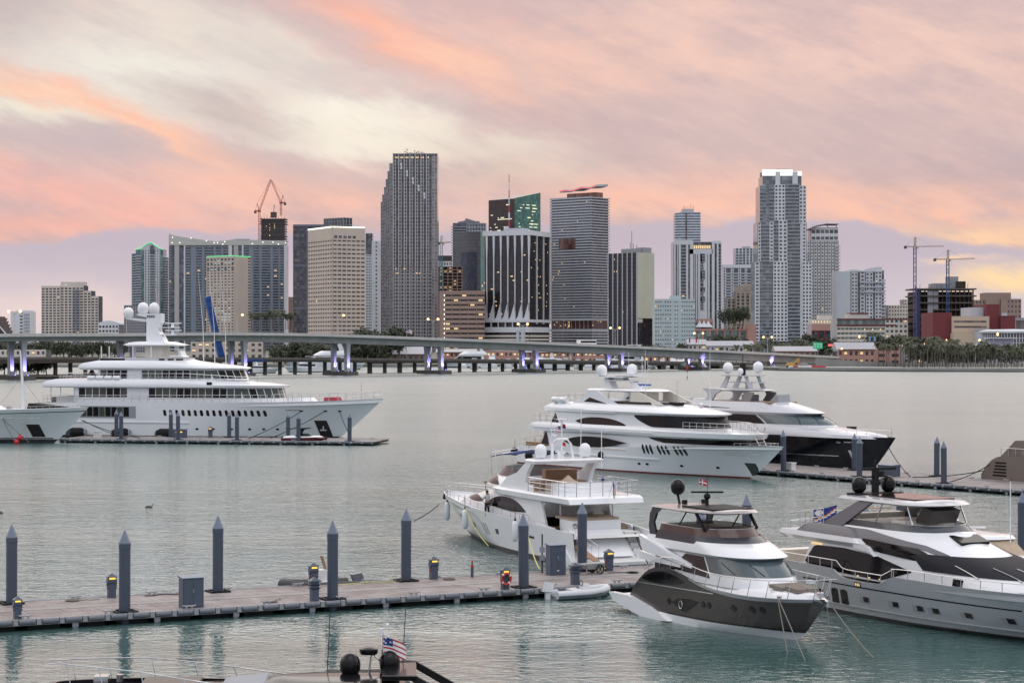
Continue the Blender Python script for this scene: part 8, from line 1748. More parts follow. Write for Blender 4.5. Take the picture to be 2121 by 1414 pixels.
# ================================================================== smaller craft
def bottom_boat():
    r = yacht_root('sport_cruiser', 'glossy black sport cruiser cropped by the bottom edge, bow to the left', None, 183, 0, root=(1.0, 73.0)); Mk = mat('gloss_black_gel', (.009, .008, .010), .12, spec=.3, var=.2, vscale=.5)
    H = Hull(17.3, 14.8, 2.3, [(0, 2.05), (6, 2.15), (10, 2.3), (14, 2.5), (17.3, 2.62)], [(0, .9), (.3, 1), (.6, .96), (.78, .78), (.9, .5), (.97, .25), (1, 0)], FWL, rake=.8, flare=1.1); H.mesh(r, (Mk, M_white), boot=.3, bulwark=.12, deckmat=Mk)
    D_ = Tier([(2.05, 5.5, 15.6, 1.75, 6), (2.4, 5.8, 14.6, 1.55, 6)]); D_.mesh('foredeck', Mk, r, crown=.12); A_ = Tier([(2.2, 4.6, 12.6, 1.85, 5), (2.5, 4.8, 11.4, 1.75, 4.5), (2.68, 5.4, 9.6, 1.6, 3.5)]); A_.mesh('cabin_roof', Mk, r, crown=.12)
    m = MB(); m.hexa([(9.6, -1.1, 2.6), (11.2, -1.0, 2.56), (11.2, 1.0, 2.56), (9.6, 1.1, 2.6), (9.7, -1.05, 2.72), (11.0, -.95, 2.62), (11.0, .95, 2.62), (9.7, 1.05, 2.72)]); m.build('windscreen_cover', W_grey, r, fix=True); m = MB(); m.box(12.0, 14.0, -.8, .8, 2.56, 2.66); m.build('sun_pad', M_taupe, r)
    top = []
    for x in span(8.2, 16.9, 20): p = H.edge(x, .12); top.append(Vector((p.x, p.y, p.z + interp([(8.2, .12), (11, .45), (14, .72), (17, .75)], x))))
    top += [Vector((17.35, .5, 3.32)), Vector((17.45, 0, 3.3))]; m = MB(); m.tube(top + mirror(top[::-1][1:]), .022, 6)
    for x in (9.6, 11.0, 12.4, 13.9, 15.4, 16.6):
        p = H.edge(x, .12); h = interp([(8.2, .12), (11, .45), (14, .72), (17, .75)], x)
        for sg in (1, -1): m.tube([(p.x - .15, sg * p.y, p.z), (p.x, sg * p.y, p.z + h)], .018, 5)
    m.build('bow_rail', M_steel, r, smooth=60)
    m = MB(); m.box(15.2, 15.7, -.3, .3, 2.62, 2.85); m.lathe([(.12, 0), (.12, .25)], (14.9, -.5, 2.55), 10); m.build('windlass', M_steel, r)
    for x in (6.75, 5.35): dome(r, (x, -.4 if x > 6 else -.9, 3.12), .37, M_black, stalk=.12)
    m = MB(); m.tube([(6.1, -.6, 2.7), (6.0, -.6, 3.35), (6.0, -1.2, 3.35), (6.1, -1.2, 2.7)], .035, 6); m.tube([(5.3, -.9, 2.75), (5.95, -.9, 3.4)], .03, 6); m.build('radar_bracket', M_steel, r, smooth=60); m = MB(); m.lathe([(.02, 3.38), (.30, 3.39), (.34, 3.46), (.33, 3.58), (.2, 3.64), (.01, 3.65)], (6.1, -.9, 0), 18); m.build('radar_dome', M_black, r, smooth=40)
    m = MB(); m.tube([(5.62, -.9, 2.7), (5.62, -.9, 4.0), (5.5, -.9, 4.08), (5.35, -.9, 4.0)], .025, 6); m.build('light_mast', M_steel, r, smooth=60); m = MB(); m.lathe([(.09, 4.08), (.09, 4.3)], (5.66, -.9, 0), 10); m.lathe([(.05, 4.3), (.06, 4.44), (.02, 4.5)], (5.42, -.9, 0), 8); m.build('mast_light', M_white, r)
    flag(r, (5.58, -.92, 3.98), .82, .56, USA, dirv=(-1, .15), drop=.35, name='ensign'); m = MB(); m.box(4.9, 7.6, -1.3, -.1, 2.70, 2.78); m.build('equipment_rack', M_blackm, r)
    for sg in (1, -1): m = MB(); m.side([(3.0, 2.2), (3.5, 2.2), (4.6, 2.85), (5.6, 2.9), (5.6, 3.02), (4.4, 3.0)], sg * 1.55, sg * 1.75); m.build('arch_leg', M_blackm, r, fix=True)
    m = MB(); m.box(4.4, 5.6, -1.75, 1.75, 2.86, 2.99); m.build('arch_top', M_black, r)
    for x, y, h in ((7.6, -1.2, 2.6), (4.9, -1.6, 2.4)): m = MB(); m.tube([(x, y, 2.5), (x - .12, y, 2.5 + h)], .014, 4); m.build('whip_antenna', M_blackm, r)
bottom_boat()
def tube_boat(name, label, loc, rz, mt, mw, engine, L=3.7, console=True):
    t = thing(name, label, 'tender', loc, rz); s = L / 3.7; pts = [(-1.6, .72, .28), (.4, .74, .30), (1.2, .62, .36), (1.7, .32, .44), (1.85, 0, .47)]; pts = [Vector(p) * s for p in pts]
    m = MB(); m.tube(pts + mirror(pts[::-1][1:]), .23 * s, 12); m.build('air_tube', mt, t, smooth=60); m = MB(); m.tube([p + Vector((0, .21 * s if p.y > 0 else 0, -.06)) for p in pts] + [Vector((p.x, -p.y - .21 * s, p.z - .06)) for p in pts[::-1][1:]], .05 * s, 6); m.build('rubbing_strake', mw, t, smooth=60)
    m = MB(); m.prism([(-1.55 * s, -.55 * s), (1.0 * s, -.55 * s), (1.5 * s, 0), (1.0 * s, .55 * s), (-1.55 * s, .55 * s)], -.1, .2); m.build('floor', W_grey, t, fix=True); m = MB(); m.box(-.5 * s, .1 * s, -.5 * s, .5 * s, .2, .5 * s); m.build('seat', M_white2, t)
    if console: m = MB(); m.hexa([(.2, -.3, .2), (.75, -.3, .2), (.75, .3, .2), (.2, .3, .2), (.3, -.26, .8), (.62, -.26, .8), (.62, .26, .8), (.3, .26, .8)]); m.build('console', M_white, t); m = MB(); m.tube([(.2 + .03, .18 * math.cos(a), .82 + .16 * math.sin(a)) for a in [math.pi * i / 7 for i in range(14)]], .02, 5, closed=True); m.build('steering_wheel', M_blackm, t)
    m = MB(); m.hexa([(-2.15 * s, -.2, .45), (-1.65 * s, -.2, .45), (-1.65 * s, .2, .45), (-2.15 * s, .2, .45), (-2.0 * s, -.17, 1.0), (-1.5 * s, -.17, .92), (-1.5 * s, .17, .92), (-2.0 * s, .17, 1.0)]); m.box(-2.0 * s, -1.75 * s, -.1, .1, -.3, .45); m.build('outboard_motor', engine, t); return t
p = W(1196, 1237); tube_boat('inflatable_tender', 'white and grey inflatable tender with white outboard tied to the main dock', (p.x, p.y, 0), NEAR.ang - .05, mat('tube_pale_grey', (.60, .62, .64), .5, var=.06), mat('tube_dark_grey', (.10, .11, .12), .6), M_white)
off = NEAR.w + 1.0; p = NEAR.wpos(NEAR.along(664, off), off, 0); tb = tube_boat('inflatable_tender', 'black rigid inflatable with white console lying behind the main dock', p, NEAR.ang + math.pi, mat('tube_charcoal', (.05, .05, .055), .6, var=.2), M_redboot, mat('engine_grey', (.14, .15, .17), .3), L=4.7)
m = MB(); m.hexa([(-.5, -.4, .2), (.5, -.4, .2), (.5, .4, .2), (-.5, .4, .2), (-.35, -.35, 1.3), (.2, -.35, 1.3), (.2, .35, 1.3), (-.35, .35, 1.3)]); m.build('helm_console', M_white2, tb); m = MB(); m.bar((-.3, 0, 1.3), (-.05, 0, 2.1), .3, .08); m.build('folded_seat', M_teak, tb)
r = yacht_root('speedboat', 'small speedboat with dark red hull and black tower beside the left dock', (672, 920), -4, 6.0, cat='speedboat'); H = Hull(6.6, 5.8, 1.2, [(0, .95), (3, 1.0), (6.6, 1.1)], FULL, FWL, rake=.8); H.mesh(r, (mat('wine_red_gel', (.10, .012, .02), .2), M_boot), boot=.1, bulwark=.1)
T_ = Tier([(.95, .2, 6.3, 1.1, 3), (1.15, .4, 5.6, .9, 3)]); T_.mesh('deck_moulding', M_white, r, crown=.1); T_ = Tier([(1.1, 2.6, 4.6, .8, 1.2), (1.55, 2.4, 3.9, .7, 1)]); T_.mesh('windscreen', M_glass, r); m = MB(); m.side([(1.9, 1.1), (2.4, 1.1), (3.1, 2.1), (4.0, 2.25), (4.0, 2.38), (2.6, 2.3)], -.8, .8); m.build('tower', M_blackm, r, fix=True); m = MB(); m.bar((.4, 0, 2.25), (2.8, 0, 2.2), .3, .08); m.build('tower_wing', M_blackm, r)
# canvas-backed cruiser beyond the silver yacht
r = yacht_root('day_cruiser', 'small white cruiser with beige canvas and white dome behind the big silver yacht', None, -63.4, 0, cat='boat', root=(25.3, 122.4)); H = Hull(13, 11.4, 1.9, [(0, 1.7), (6, 1.8), (13, 2.1)], FULL, FWL); H.mesh(r, (M_white, M_boot))
T_ = Tier([(1.7, 1.5, 10.5, 1.6, 4), (2.4, 1.7, 8.6, 1.5, 3)]); T_.mesh('cabin', M_white, r, crown=.1); T_ = Tier([(2.4, 2.0, 7.4, 1.5, 2), (3.3, 2.3, 6.0, 1.35, 1.5)]); T_.mesh('canvas_cover', M_tan, r); T_ = Tier([(3.3, 1.6, 6.2, 1.5, 1.5), (3.45, 1.7, 6.0, 1.4, 1.4)]); T_.mesh('hardtop', M_white, r, crown=.06); dome(r, (2.3, -.5, 3.95), .32, stalk=.1); m = MB(); m.lathe([(.2, 3.5), (.2, 3.7)], (3.6, -.2, 0), 10); m.bar((3.3, -.6, 3.8), (3.9, .5, 3.8), .1); m.build('radar', M_white, r)
# brown yacht stern at the right edge
q = RIGHT.wpos(RIGHT.along(2072, RIGHT.w + 3.2), RIGHT.w + 3.2, 0); r = yacht_root('motor_yacht', 'brown yacht stern with dark grilles cropped by the right edge', None, -57, 0, root=(q.x, q.y)); Mb = gel('bronze_gel', (.17, .14, .115))
H = Hull(24, 21, 3.0, [(0, 1.0), (1.2, 2.3), (3, 3.0), (12, 3.0), (24, 3.3)], FULL, FWL); H.mesh(r, (Mb, M_boot)); m = MB(); m.side([(2.2, 2.9), (4.2, 4.6), (12, 4.8), (12, 2.9)], -2.3, 2.3); m.build('deckhouse', Mb, r, fix=True)
for i in range(5): patch('side_grille', M_glass, r, H.at, span(1.7 + i * .12, 3.6, 3), .95 + i * .32, 1.12 + i * .32, 1, off=.03)
m = MB(); m.box(-.8, .4, -2.4, 2.4, .5, .75); m.build('swim_platform', M_white2, r); rail(r, [(2.4, -2.4, 3.0), (8, -2.5, 3.0)], .8, 1.0, .03, ())
for i, (dx, off) in enumerate(((1962, .9), (1890, 4.0))): rope('long stern line of the brown yacht to the finger dock, %s one' % ('near', 'far')[i], wpt(r, (1.0, -2.2, 2.2 - i * .6)), RIGHT.wpos(RIGHT.along(dx, off), off, DZ + .1), .25, .05, M_blackm)
# pelican afloat
for i, (px, py) in enumerate(((308, 1051), (2, 1063))):
    w = W(px, py); t = thing('water_bird', ('grey brown bird resting on open water above the cabinet', 'grey brown bird half cropped by the left edge')[i], 'bird', (w.x, w.y, 0), .2 + i * 2); m = MB(); m.lathe([(.01, -.34), (.07, -.26), (.13, -.12), (.15, .02), (.12, .16), (.06, .26), (.045, .33)], (0, 0, .06), 12, axis='x'); m.tube([(.26, 0, .1), (.33, 0, .2), (.32, 0, .3), (.36, 0, .34)], .045, 8); m.tube([(.36, 0, .34), (.55, 0, .27)], .025, 6, taper=.3); m.build('body', mat('bird_brown', (.12, .10, .085), .9, var=.3, vscale=12), t, smooth=60)

# ================================================================== far marina
def cruiser_proto(fly):
    t = thing('moored_cruiser', 'x', 'boat'); H = Hull(14, 12, 2.1, [(0, 1.7), (7, 1.9), (14, 2.4)], FULL, FWL); H.mesh(t, (M_white, M_boot), nt=16); T_ = Tier([(1.7, 2, 10.5, 1.7, 4), (3.2, 2.2, 8.0, 1.5, 3)]); T_.mesh('cabin', M_white, t, nt=20); patch('window', M_glass, t, T_.p, span(.1, 1, 10), 2.2, 2.85, 1, both=True)
    if fly: T2 = Tier([(3.2, 1.2, 8.4, 1.7, 2), (3.5, 1.2, 8.0, 1.7, 2), (4.1, 2.0, 6.8, 1.4, 2)]); T2.mesh('flybridge', M_white, t, nt=20); m = MB(); m.side([(2, 3.5), (2.8, 3.5), (3.4, 5.6), (2.8, 5.6)], -1.3, 1.3); m.box(2.4, 6.2, -1.4, 1.4, 5.6, 5.75); m.build('hardtop', M_white, t, fix=True)
    else: m = MB(); m.tube([(4, 0, 3.2), (4, 0, 7.5)], .06, 5); m.side([(3.2, 3.2), (4.2, 3.2), (4.0, 4.6), (3.5, 4.6)], -1.2, 1.2); m.build('radar_arch', M_white, t, fix=True)
    return t
CR = [cruiser_proto(True), cruiser_proto(False)]; cu = [0, 0]; rg = random.Random(11)
def cruiser(k, px, Y, rz, s, label, group): o = CR[k] if cu[k] == 0 else copy_tree(CR[k]); cu[k] += 1; o.location = (PX(px, Y), Y, 0); o.rotation_euler = (0, 0, R(rz)); o.scale = (s,) * 3; tag(o, label, 'boat', group)
ORD2 = ['first'] + ORD[1:] + [t + 'teenth' for t in ('four', 'fif', 'six', 'seven', 'eigh', 'nine')] + ['twentieth'] + ['twenty-' + t for t in ('first', 'second', 'third', 'fourth', 'fifth', 'sixth')]
px = 960; nb_ = 0
while px < 1460: cruiser(rg.randrange(2), px, rg.uniform(1070, 1105), rg.choice((-95, -80, 85, 100, -88)), rg.uniform(.75, 1.25), 'white boat in the crowded far marina under the bridge, %s from left' % (ORD2 + ['twenty-' + t for t in ('seventh', 'eighth', 'ninth')] + ['thirtieth'] + ['thirty-' + t for t in ('first', 'second', 'third', 'fourth', 'fifth', 'sixth', 'seventh', 'eighth', 'ninth')])[nb_], 'far marina boats'); nb_ += 1; px += rg.uniform(13, 24)
for px, Y, rz, s, k, lab in ((735, 985, 178, 2.4, 0, 'large white cruiser moored beyond the trestle bridge, bow left'), (668, 960, 190, 1.3, 0, 'white sport fisher left of the large far cruiser'), (672, 1040, 10, 1.5, 0, 'white tall flybridge boat behind the far sport fisher'), (512, 930, -10, 1.1, 1, 'small white boat peeping right of the largest yacht'), (398, 950, 160, 1.9, 0, 'white flybridge boat seen above the largest yacht sun deck'), (1020, 1120, 178, 2.2, 0, 'large white yacht under the bridge left of centre'), (1350, 1110, 178, 2.2, 0, 'large white yacht under the bridge right part'), (1170, 1060, 185, 1.8, 1, 'broad white hull between the middle bridge piers')): cruiser(k, px, Y, rz, s, lab, None)

# ================================================================== trees
def leaf_mat(n, c): 
    m = bpy.data.materials.new(n); m.use_nodes = True; nt = m.node_tree; b = nt.nodes['Principled BSDF']; tc = N(nt, node(nt, 'ShaderNodeTexCoord').outputs['Object']); oi = N(nt, node(nt, 'ShaderNodeObjectInfo').outputs['Random'])
    k = noise(nt, tc, .9, 3, .6); nt.links.new(mixc(nt, (k * 1.2 + oi * .4 - .35).sat(), tuple(v * .5 for v in c) + (1,), tuple(v * 1.5 for v in c) + (1,)).so, b.inputs['Base Color']); b.inputs['Roughness'].default_value = .7; return m
M_palm, M_leaf = leaf_mat('palm_frond', (.075, .085, .045)), leaf_mat('tree_leaves', (.050, .062, .034)); M_bark = mat('bark', (.14, .12, .10), .9, var=.2)
def palm_proto(seed, h):
    g = random.Random(seed); t = thing('palm_tree', 'x', 'palm tree'); lean = g.uniform(-.6, .6); m = MB(); m.tube([(0, 0, 0), (lean * .3, 0, h * .4), (lean, 0, h)], .22, 6, taper=.6); m.build('trunk', M_bark, t); m = MB()
    for i in range(20):
        a = 2 * math.pi * i / 20 + g.uniform(-.2, .2); el = g.uniform(-.5, 1.1); L = g.uniform(2.2, 3.2); d = Vector((math.cos(a), math.sin(a), 0)); sd = Vector((-d.y, d.x, 0)); pr = None
        for j in range(7):
            u = j / 6; c = Vector((lean, 0, h)) + d * L * u * math.cos(el * .7) + Vector((0, 0, L * (u * math.sin(el) - .75 * u * u))); w = .55 * math.sin(math.pi * min(1, .12 + u * .88)) + .03; cur = (c, c + sd * w + Vector((0, 0, -w * .7)), c - sd * w + Vector((0, 0, -w * .7)))
            if pr: m.add([pr[0], cur[0], cur[1] * .4 + pr[1] * .6, pr[1]], [(0, 1, 2, 3)]); m.add([pr[0], pr[2], cur[2] * .4 + pr[2] * .6, cur[0]], [(0, 1, 2, 3)])
            pr = cur
    m.build('crown', M_palm, t); return t
def tree_proto(seed, h, w):
    g = random.Random(seed); t = thing('leafy_tree', 'x', 'tree'); m = MB(); m.tube([(0, 0, 0), (.2, 0, h * .35), (0, .1, h * .6)], .35, 6, taper=.6)
    cl = [(Vector((g.uniform(-1, 1) * w * .55, g.uniform(-1, 1) * w * .55, h * g.uniform(.38, .85))), g.uniform(.28, .5) * w) for _ in range(11)]
    for c, r in cl: m.tube([(0, 0, h * .3), c], .12, 5)
    m.build('trunk', M_bark, t); m = MB()
    for c, r in cl:
        for _ in range(75):
            d = Vector((g.gauss(0, 1), g.gauss(0, 1), g.gauss(0, .8))).normalized(); p = c + d * r * g.uniform(.55, 1.05) * Vector((1, 1, .75)).length / 1.6; a = Vector((g.gauss(0, 1), g.gauss(0, 1), g.gauss(0, 1))).normalized() * g.uniform(.3, .6); b = a.cross(d + Vector((.01, .02, .03))).normalized() * g.uniform(.25, .5); m.add([p - a, p + b, p + a, p - b], [(0, 1, 2, 3)])
    m.build('crown', M_leaf, t); return t
PALMS = [palm_proto(1, 8.5), palm_proto(2, 7.5), palm_proto(3, 9.5)]; TREES = [tree_proto(4, 9, 5.0), tree_proto(5, 8, 6.0), tree_proto(6, 10, 4.5)]; pu = [0] * 6
def plant(kind, x, y, z, s, label, group):
    k = rg.randrange(3); i = k + (0 if kind == 'p' else 3); pr = (PALMS if kind == 'p' else TREES)[k]; o = pr if pu[i] == 0 else copy_tree(pr); pu[i] += 1; o.location = (x, y, z); o.rotation_euler = (0, 0, rg.uniform(0, 6.3)); o.scale = (s * rg.uniform(.9, 1.1),) * 2 + (s,); tag(o, label, 'palm tree' if kind == 'p' else 'tree', group)
def row(kind, x0, x1, n, Y0, Y1, s0, s1, label, group, z=1.5):
    for i in range(n): Y = rg.uniform(Y0, Y1); plant(kind, PX(lerp(x0, x1, (i + rg.uniform(.1, .9)) / n), Y), Y, z, rg.uniform(s0, s1), label + ', %s from left' % ORD2[i], group)
row('p', 1985, 2118, 24, 1000, 1030, .95, 1.35, 'palm on the lawn before the maroon hall and round arena', 'palms at the right'); row('p', 1862, 1985, 24, 1005, 1050, 1.1, 1.6, 'palm in the dense bayfront cluster below the unfinished building', 'palms in the bayfront cluster'); row('p', 1818, 1862, 6, 1040, 1060, 1.1, 1.3, 'palm between the pink gabled hall and the dense cluster', 'palms beside the gabled hall')
row('p', 1545, 1690, 22, 1230, 1290, 1.2, 1.5, 'palm in the row at the foot of the tallest white condo', 'palms below the tallest condo'); row('p', 1686, 1760, 4, 1180, 1230, .9, 1.15, 'palm near the green signboard', 'palms near the signboard'); row('p', 1475, 1570, 6, 1200, 1260, .8, 1.1, 'palm near the white roofs beside the bridge ramp', 'palms near the ramp')
row('t', 1810, 1866, 7, 1180, 1240, 1.5, 2.0, 'leafy tree behind the bayfront palms below the striped hotel', 'trees below the striped hotel'); row('t', 1478, 1530, 5, 1350, 1380, 1.5, 2.0, 'dark leafy tree in front of the pink terrace building', 'trees before the terrace building'); row('t', 1325, 1440, 12, 1350, 1420, .9, 1.3, 'leafy tree between the cream walled office and the bridge deck', 'trees along the bridge ramp'); row('t', 1215, 1330, 6, 1380, 1420, .8, 1.2, 'small leafy tree at the foot of the ribbon roof tower', 'trees at the ribbon tower')
row('t', 560, 745, 20, 1170, 1230, 1.0, 1.5, 'leafy tree under the bridge below the beige office', 'trees below the beige office'); row('p', 560, 745, 10, 1160, 1200, .8, 1.1, 'palm under the bridge below the beige office', 'palms below the beige office'); row('t', 745, 830, 12, 1180, 1240, 1.7, 2.3, 'tall leafy tree under the bridge below the stepped skyscraper', 'trees below the skyscraper')
row('t', -20, 100, 11, 800, 828, .55, .8, 'leafy tree on the bank at the left end of the low bridge', 'trees on the left bank', 1.0); row('t', -30, 260, 22, 1300, 1400, 1.0, 1.6, 'leafy tree at the foot of the beige hotel', 'trees below the hotel'); row('t', 1880, 2110, 26, 1090, 1150, .9, 1.3, 'leafy tree in the dark belt behind the bayfront palms', 'bayfront tree belt'); row('t', 1650, 1735, 4, 1500, 1520, 1.6, 2.0, 'leafy tree at the foot of the wing roofed condo', 'trees below the wing roof', 3.0)
row('p', 520, 612, 20, 2250, 2280, 1.8, 2.2, 'dark palm in the row on a podium before the wide condominium', 'podium palms', PZ(682, 2260)); row('t', 1500, 1545, 4, 1585, 1600, 1.3, 1.7, 'dark tree on the terrace left of the tallest white condo', 'terrace trees', PZ(676, 1590))
# ================================================================== low waterfront buildings
def lowb(name, label, x0, x1, ytop, Y, wall, roof=None, gable=0.0, lit=.12, depth=16, bay=3.0, glass=None):
    b = Bld(name, label, x0, x1, x1, ytop, Y, depth=depth, z0=1.5); b.core('window_glass'); b.grid('f', 0, b.wl, 0, b.h, max(3.0, b.h / max(1, round(b.h / 4))), bay, .5, .5, .35, lit=lit)
    if roof: b.g('roof').add([(-b.wl - .8, -1.5, b.h), (.8, -1.5, b.h), (.8, depth / 2, b.h + 1.2 + gable), (-b.wl - .8, depth / 2, b.h + 1.2 + gable), (-b.wl - .8, depth + 1, b.h), (.8, depth + 1, b.h)], [(0, 1, 2, 3), (3, 2, 5, 4), (0, 3, 4), (1, 5, 2), (0, 4, 5, 1)])
    b.done(mats_of(window_glass=glass or G_dark, wall=wall, roof=roof or wall)); return b
lowb('gabled_hall', 'pink waterfront hall with white gabled roof beside the palms', 1735, 1812, 723, 1100, W_pink, M_roofw, 2.5, .2); lowb('pink_annex', 'plain pink annex right of the gabled hall', 1812, 1868, 716, 1120, W_pink, None, 0, .06, bay=7); lowb('pink_shop_row', 'low pink shop row with white roof below the tallest white condo', 1608, 1690, 727, 1150, W_pink, M_roofw, 1.5, .15)
lowb('white_roofed_market', 'low white roofed market left of the pink shop row', 1432, 1560, 716, 1330, W_white, M_roofw, 2.0, .1); lowb('corner_pavilion', 'small white pavilion with hipped roof at the bridge ramp', 1426, 1462, 713, 1290, W_hotel, M_roofw, 2.0, .1)
for i, (x0, x1, yt, Y) in enumerate(((905, 985, 729, 1210), (990, 1080, 727, 1190), (1085, 1180, 729, 1195), (1185, 1260, 728, 1200), (1265, 1330, 731, 1210), (1335, 1430, 736, 1230))): lowb('market_building', 'pink marina market building with lit shopfronts, %s from the left' % ORD[i].replace('leftmost', 'first'), x0, x1, yt, Y, W_pink if i != 4 else W_hotel, M_roofw if i % 2 == 0 else None, .6, .55, bay=2.4)
lowb('tented_pavilion', 'wide white tent roofed pavilion below the stepped skyscraper', 768, 890, 733, 1200, W_brown, M_roofw, 3.0, .1, depth=26); lowb('beige_arcade', 'beige arcade with lit openings below the bridge and beige office', 560, 745, 716, 1420, W_beige, None, 0, .25, bay=7); lowb('beige_podium', 'beige podium with square windows behind the blue bridge leaf', 395, 545, 708, 1500, W_beige, None, 0, .12, bay=5); lowb('arena_arcade', 'long low white colonnade with lamps behind the palms', 1868, 2050, 717, 1180, W_grey, M_roofw, 0, .2, bay=6); lowb('left_arcade', 'beige terrace wall with lights at the foot of the white apartment block', -20, 95, 724, 1250, W_hotel, None, 0, .1)
# ramp wall, excavator, heap, barriers
mb = MB(); mb.side([(PX(1690, 1055), 1.5), (PX(1690, 1055), 5.8), (PX(1760, 1055), 4.6), (PX(1870, 1055), 3.0), (PX(2121, 1055), 3.0), (PX(2121, 1055), 1.5)], 1055, 1056.2); tag(mb.build('ramp_wall', M_wallc, fix=True), 'grey retaining wall of the bridge ramp behind the empty lot', 'wall')
t = thing('excavator', 'yellow excavator with raised arm beside a gravel heap under the bridge end', 'excavator', (PX(1640, 1012), 1012, 1.5)); My = mat('plant_yellow', (.55, .32, .06), .5)
for n_, f in (('track', lambda m: m.box(-2.6, 2.0, -1.4, 1.4, 0, .9)), ('cab_body', lambda m: m.hexa([(-2.8, -1.3, .9), (1.6, -1.3, .9), (1.6, 1.3, .9), (-2.8, 1.3, .9), (-2.6, -1.2, 2.2), (.2, -1.2, 2.6), (.2, 1.2, 2.6), (-2.6, 1.2, 2.2)])), ('arm', lambda m: (m.bar((.8, 0, 1.6), (3.6, 0, 4.6), .5, .7), m.bar((3.6, 0, 4.6), (3.2, 0, 1.8), .4, .5)))): m = MB(); f(m); m.build(n_, M_blackm if n_ == 'track' else My, t)
m = MB(); m.lathe([(5.2, 0), (3.8, .9), (1.6, 2.2), (.1, 2.7)], n=14); o = m.build('gravel_heap', mat('gravel_grey', A(120, 116, 110), .95, var=.3, vscale=1.2), smooth=60); o.location = (PX(1664, 1012), 1012, 1.5); tag(o, 'grey gravel heap beside the yellow excavator', 'gravel heap')
for i in range(8): m = MB(); m.hexa([(-1.1, -.3, 0), (1.1, -.3, 0), (1.1, .3, 0), (-1.1, .3, 0), (-1.1, -.12, 1.0), (1.1, -.12, 1.0), (1.1, .12, 1.0), (-1.1, .12, 1.0)]); o = m.build('road_barrier', M_red if i in (1, 5, 6, 7) else M_white2); o.location = (PX(1638 + i * 9.6, 1004), 1004, 1.5); tag(o, 'plastic road barrier at the water edge below the bridge end, %s from the left' % ORD[i].replace('leftmost', 'first'), 'barrier', 'road barriers')
# signs, flags, marker, bus
t = thing('green_signboard', 'glowing green highway signboard below the tallest white condo', 'sign', (PX(1694, 1120), 1120, 1.5)); m = MB(); m.box(-2.6, 2.6, -.1, .1, PZ(722, 1120) - 1.5, PZ(709, 1120) - 1.5); m.build('panel', mat('sign_green', (.02, .30, .14), .4, emit=.35, ecol=(.02, .55, .25)), t); m = MB()
for x, z in ((-1.6, .7), (0, .7), (1.6, .7), (-1.6, -.5), (0, -.5), (1.6, -.5)): zc = (PZ(715.5, 1120) - 1.5) + z; m.box(x - .45, x + .45, -.16, -.11, zc - .25, zc + .25)
m.build('white_markings', M_fw, t, kind='stuff'); m = MB(); m.box(-.15, .15, -.1, .1, 0, PZ(722, 1120) - 1.5); m.build('post', M_alu, t)
m = MB(); m.box(-1.6, 1.6, -.1, .1, 0, 1.3); o = m.build('red_shop_sign', M_redled); o.location = P(1721, 717, 1145); tag(o, 'glowing red shop sign right of the green signboard', 'sign')
def pole_flag(label, px, py, Y, w, h, bands, base): p = P(px, py, Y); t = thing('flag', label, 'flag', (p.x, p.y, base)); m = MB(); m.tube([(0, 0, 0), (0, 0, p.z - base)], .12, 6); m.build('staff', M_alu, t); flag(t, (0, 0, p.z - base), w, h, bands, name='cloth', drop=.3)
c = bpos(842); pole_flag('stars and stripes flag flying above the bridge before the stepped skyscraper', 842, 681, c.y + 60, 2.6, 1.9, USA, 1.5)
for i, px in enumerate((1427, 1441)): pole_flag('red banner flag at the corner pavilion, %s one' % ('left', 'right')[i], px, 699, 1280, .9, 3.0, ([M_fr], lambda u, v: 0), 1.5)
for i, px in enumerate((1800, 1810)): pole_flag('pale blue banner flag behind the gabled hall, %s one' % ('left', 'right')[i], px, 696, 1130, 1.0, 2.6, ([mat('flag_sky', (.2, .4, .65), .8)], lambda u, v: 0), 1.5)
w = W(1423.5, 785); t = thing('channel_marker', 'red and white channel marker post standing in the bay', 'marker', (w.x, w.y, 0)); m = MB()
for i, mm in enumerate((M_red, M_white, M_red)): m = MB(); m.tube([(0, 0, i * 1.2 - (.3 if i == 0 else 0)), (0, 0, i * 1.2 + 1.2)], .16, 8); m.build('post_band', mm, t)
m = MB(); m.box(-.5, .5, -.08, .08, 3.7, 4.9); m.build('day_board', M_red, t)
c = bpos(1215, -5); t = thing('bus', 'white bus crossing the bridge before the ribbon roof tower', 'bus', (c.x, c.y, deck_z(1215, TOP, 0) - .9), math.atan2(BD.y, BD.x)); m = MB(); m.box(-5.5, 5.5, -1.2, 1.2, .5, 3.1); m.build('body', M_white, t); m = MB(); m.box(-5.2, 5.2, -1.24, -1.21, 1.7, 2.6); m.build('window', M_glass, t)
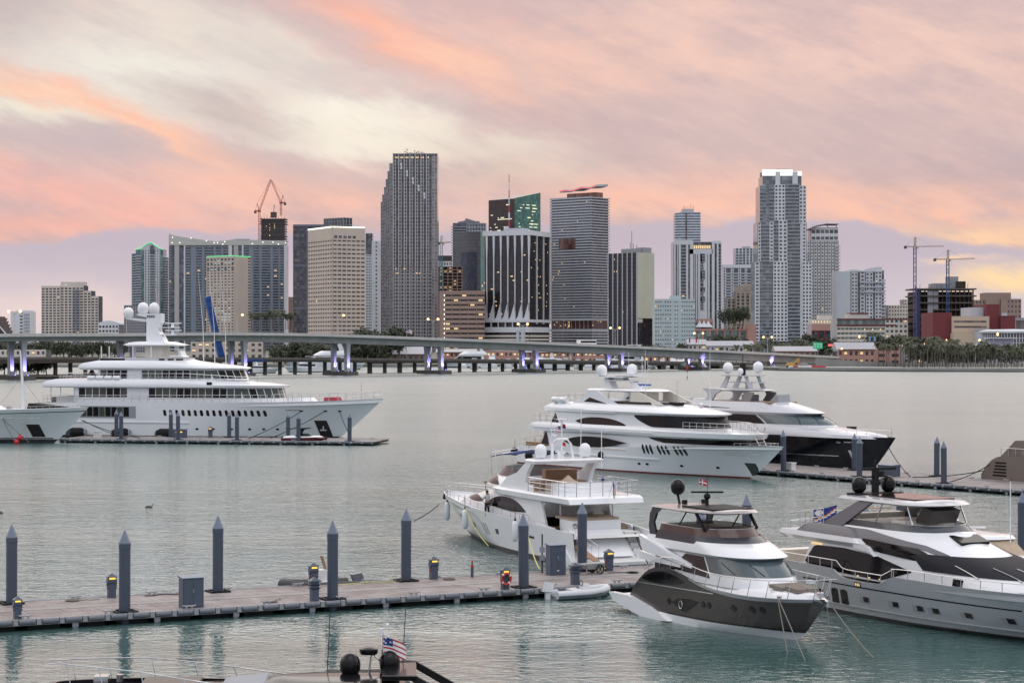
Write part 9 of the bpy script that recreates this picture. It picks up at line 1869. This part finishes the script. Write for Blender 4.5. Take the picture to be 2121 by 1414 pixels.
for x in (-3.6, 3.4): m = MB(); m.lathe([(.5, -1.25), (.5, -.95)], (x, 0, .5), 12, axis='y'); m.build('wheel', M_rubber, t)
for i, (px, py, Y) in enumerate(((1907, 711, 1045), (1952, 705, 1150), (2020, 705, 1060), (2058, 692, 1120), (1772, 697, 1190), (1735, 722, 1080))): p = P(px, py, Y); o = copy_tree(LAMP1, (p.x, p.y, 1.5)); o.scale = (1, 1, (p.z - 1.5) / 9.9); tag(o, 'lit orange lamp on the right shore, %s from the left' % ORD[{1735: 0, 1772: 1, 1907: 2, 1952: 3, 2020: 4, 2058: 5}[px]].replace('leftmost', 'first'), 'street lamp', 'shore street lamps')
# dock clutter: coiled lines and a shore power cable
for i, (px, off, lab) in enumerate(((150, 6.3, 'coiled rope on the dock between the first two lamp pedestals'), (560, 1.0, 'coiled rope at the dock edge left of the unlit pedestal'), (930, 6.2, 'coiled rope on the dock right of the lone lamp pedestal'), (1310, 4.2, 'coiled dark line on the dock beside the dark grey yacht'))):
    t = thing('rope_coil', lab, 'rope', NEAR.wpos(NEAR.along(px, off), off, DZ + .03), i, 'rope coils'); m = MB(); m.tube([((.14 + .004 * k) * math.cos(k * .5), (.14 + .004 * k) * math.sin(k * .5), .02 + .012 * math.sin(k * .13)) for k in range(64)], .022, 5); m.tube([(.38, 0, .02), (.7, .2, .02), (1.0, .1, .02), (1.4, .5, .02)], .022, 5); m.build('coil', M_rope if i < 3 else M_blackm, t, smooth=60)
for i, (a, b_, off) in enumerate(((300, 400, 6.6), (700, 850, 6.7))):
    p0, p1 = NEAR.wpos(NEAR.along(a, off), off, 0), NEAR.wpos(NEAR.along(b_, off), off, 0); m = MB(); m.tube([(p1 - p0) * (k / 14) + Vector((0, -.25 * math.sin(k * .9) * (k % 14 > 0), DZ + .035)) for k in range(15)], .025, 5); o = m.build('power_cable', M_ropey if i else M_blackm, smooth=60); o.location = p0; tag(o, ('black cable snaking along the dock behind the grey cabinet', 'yellow cable snaking along the dock beside the black tender')[i], 'cable')
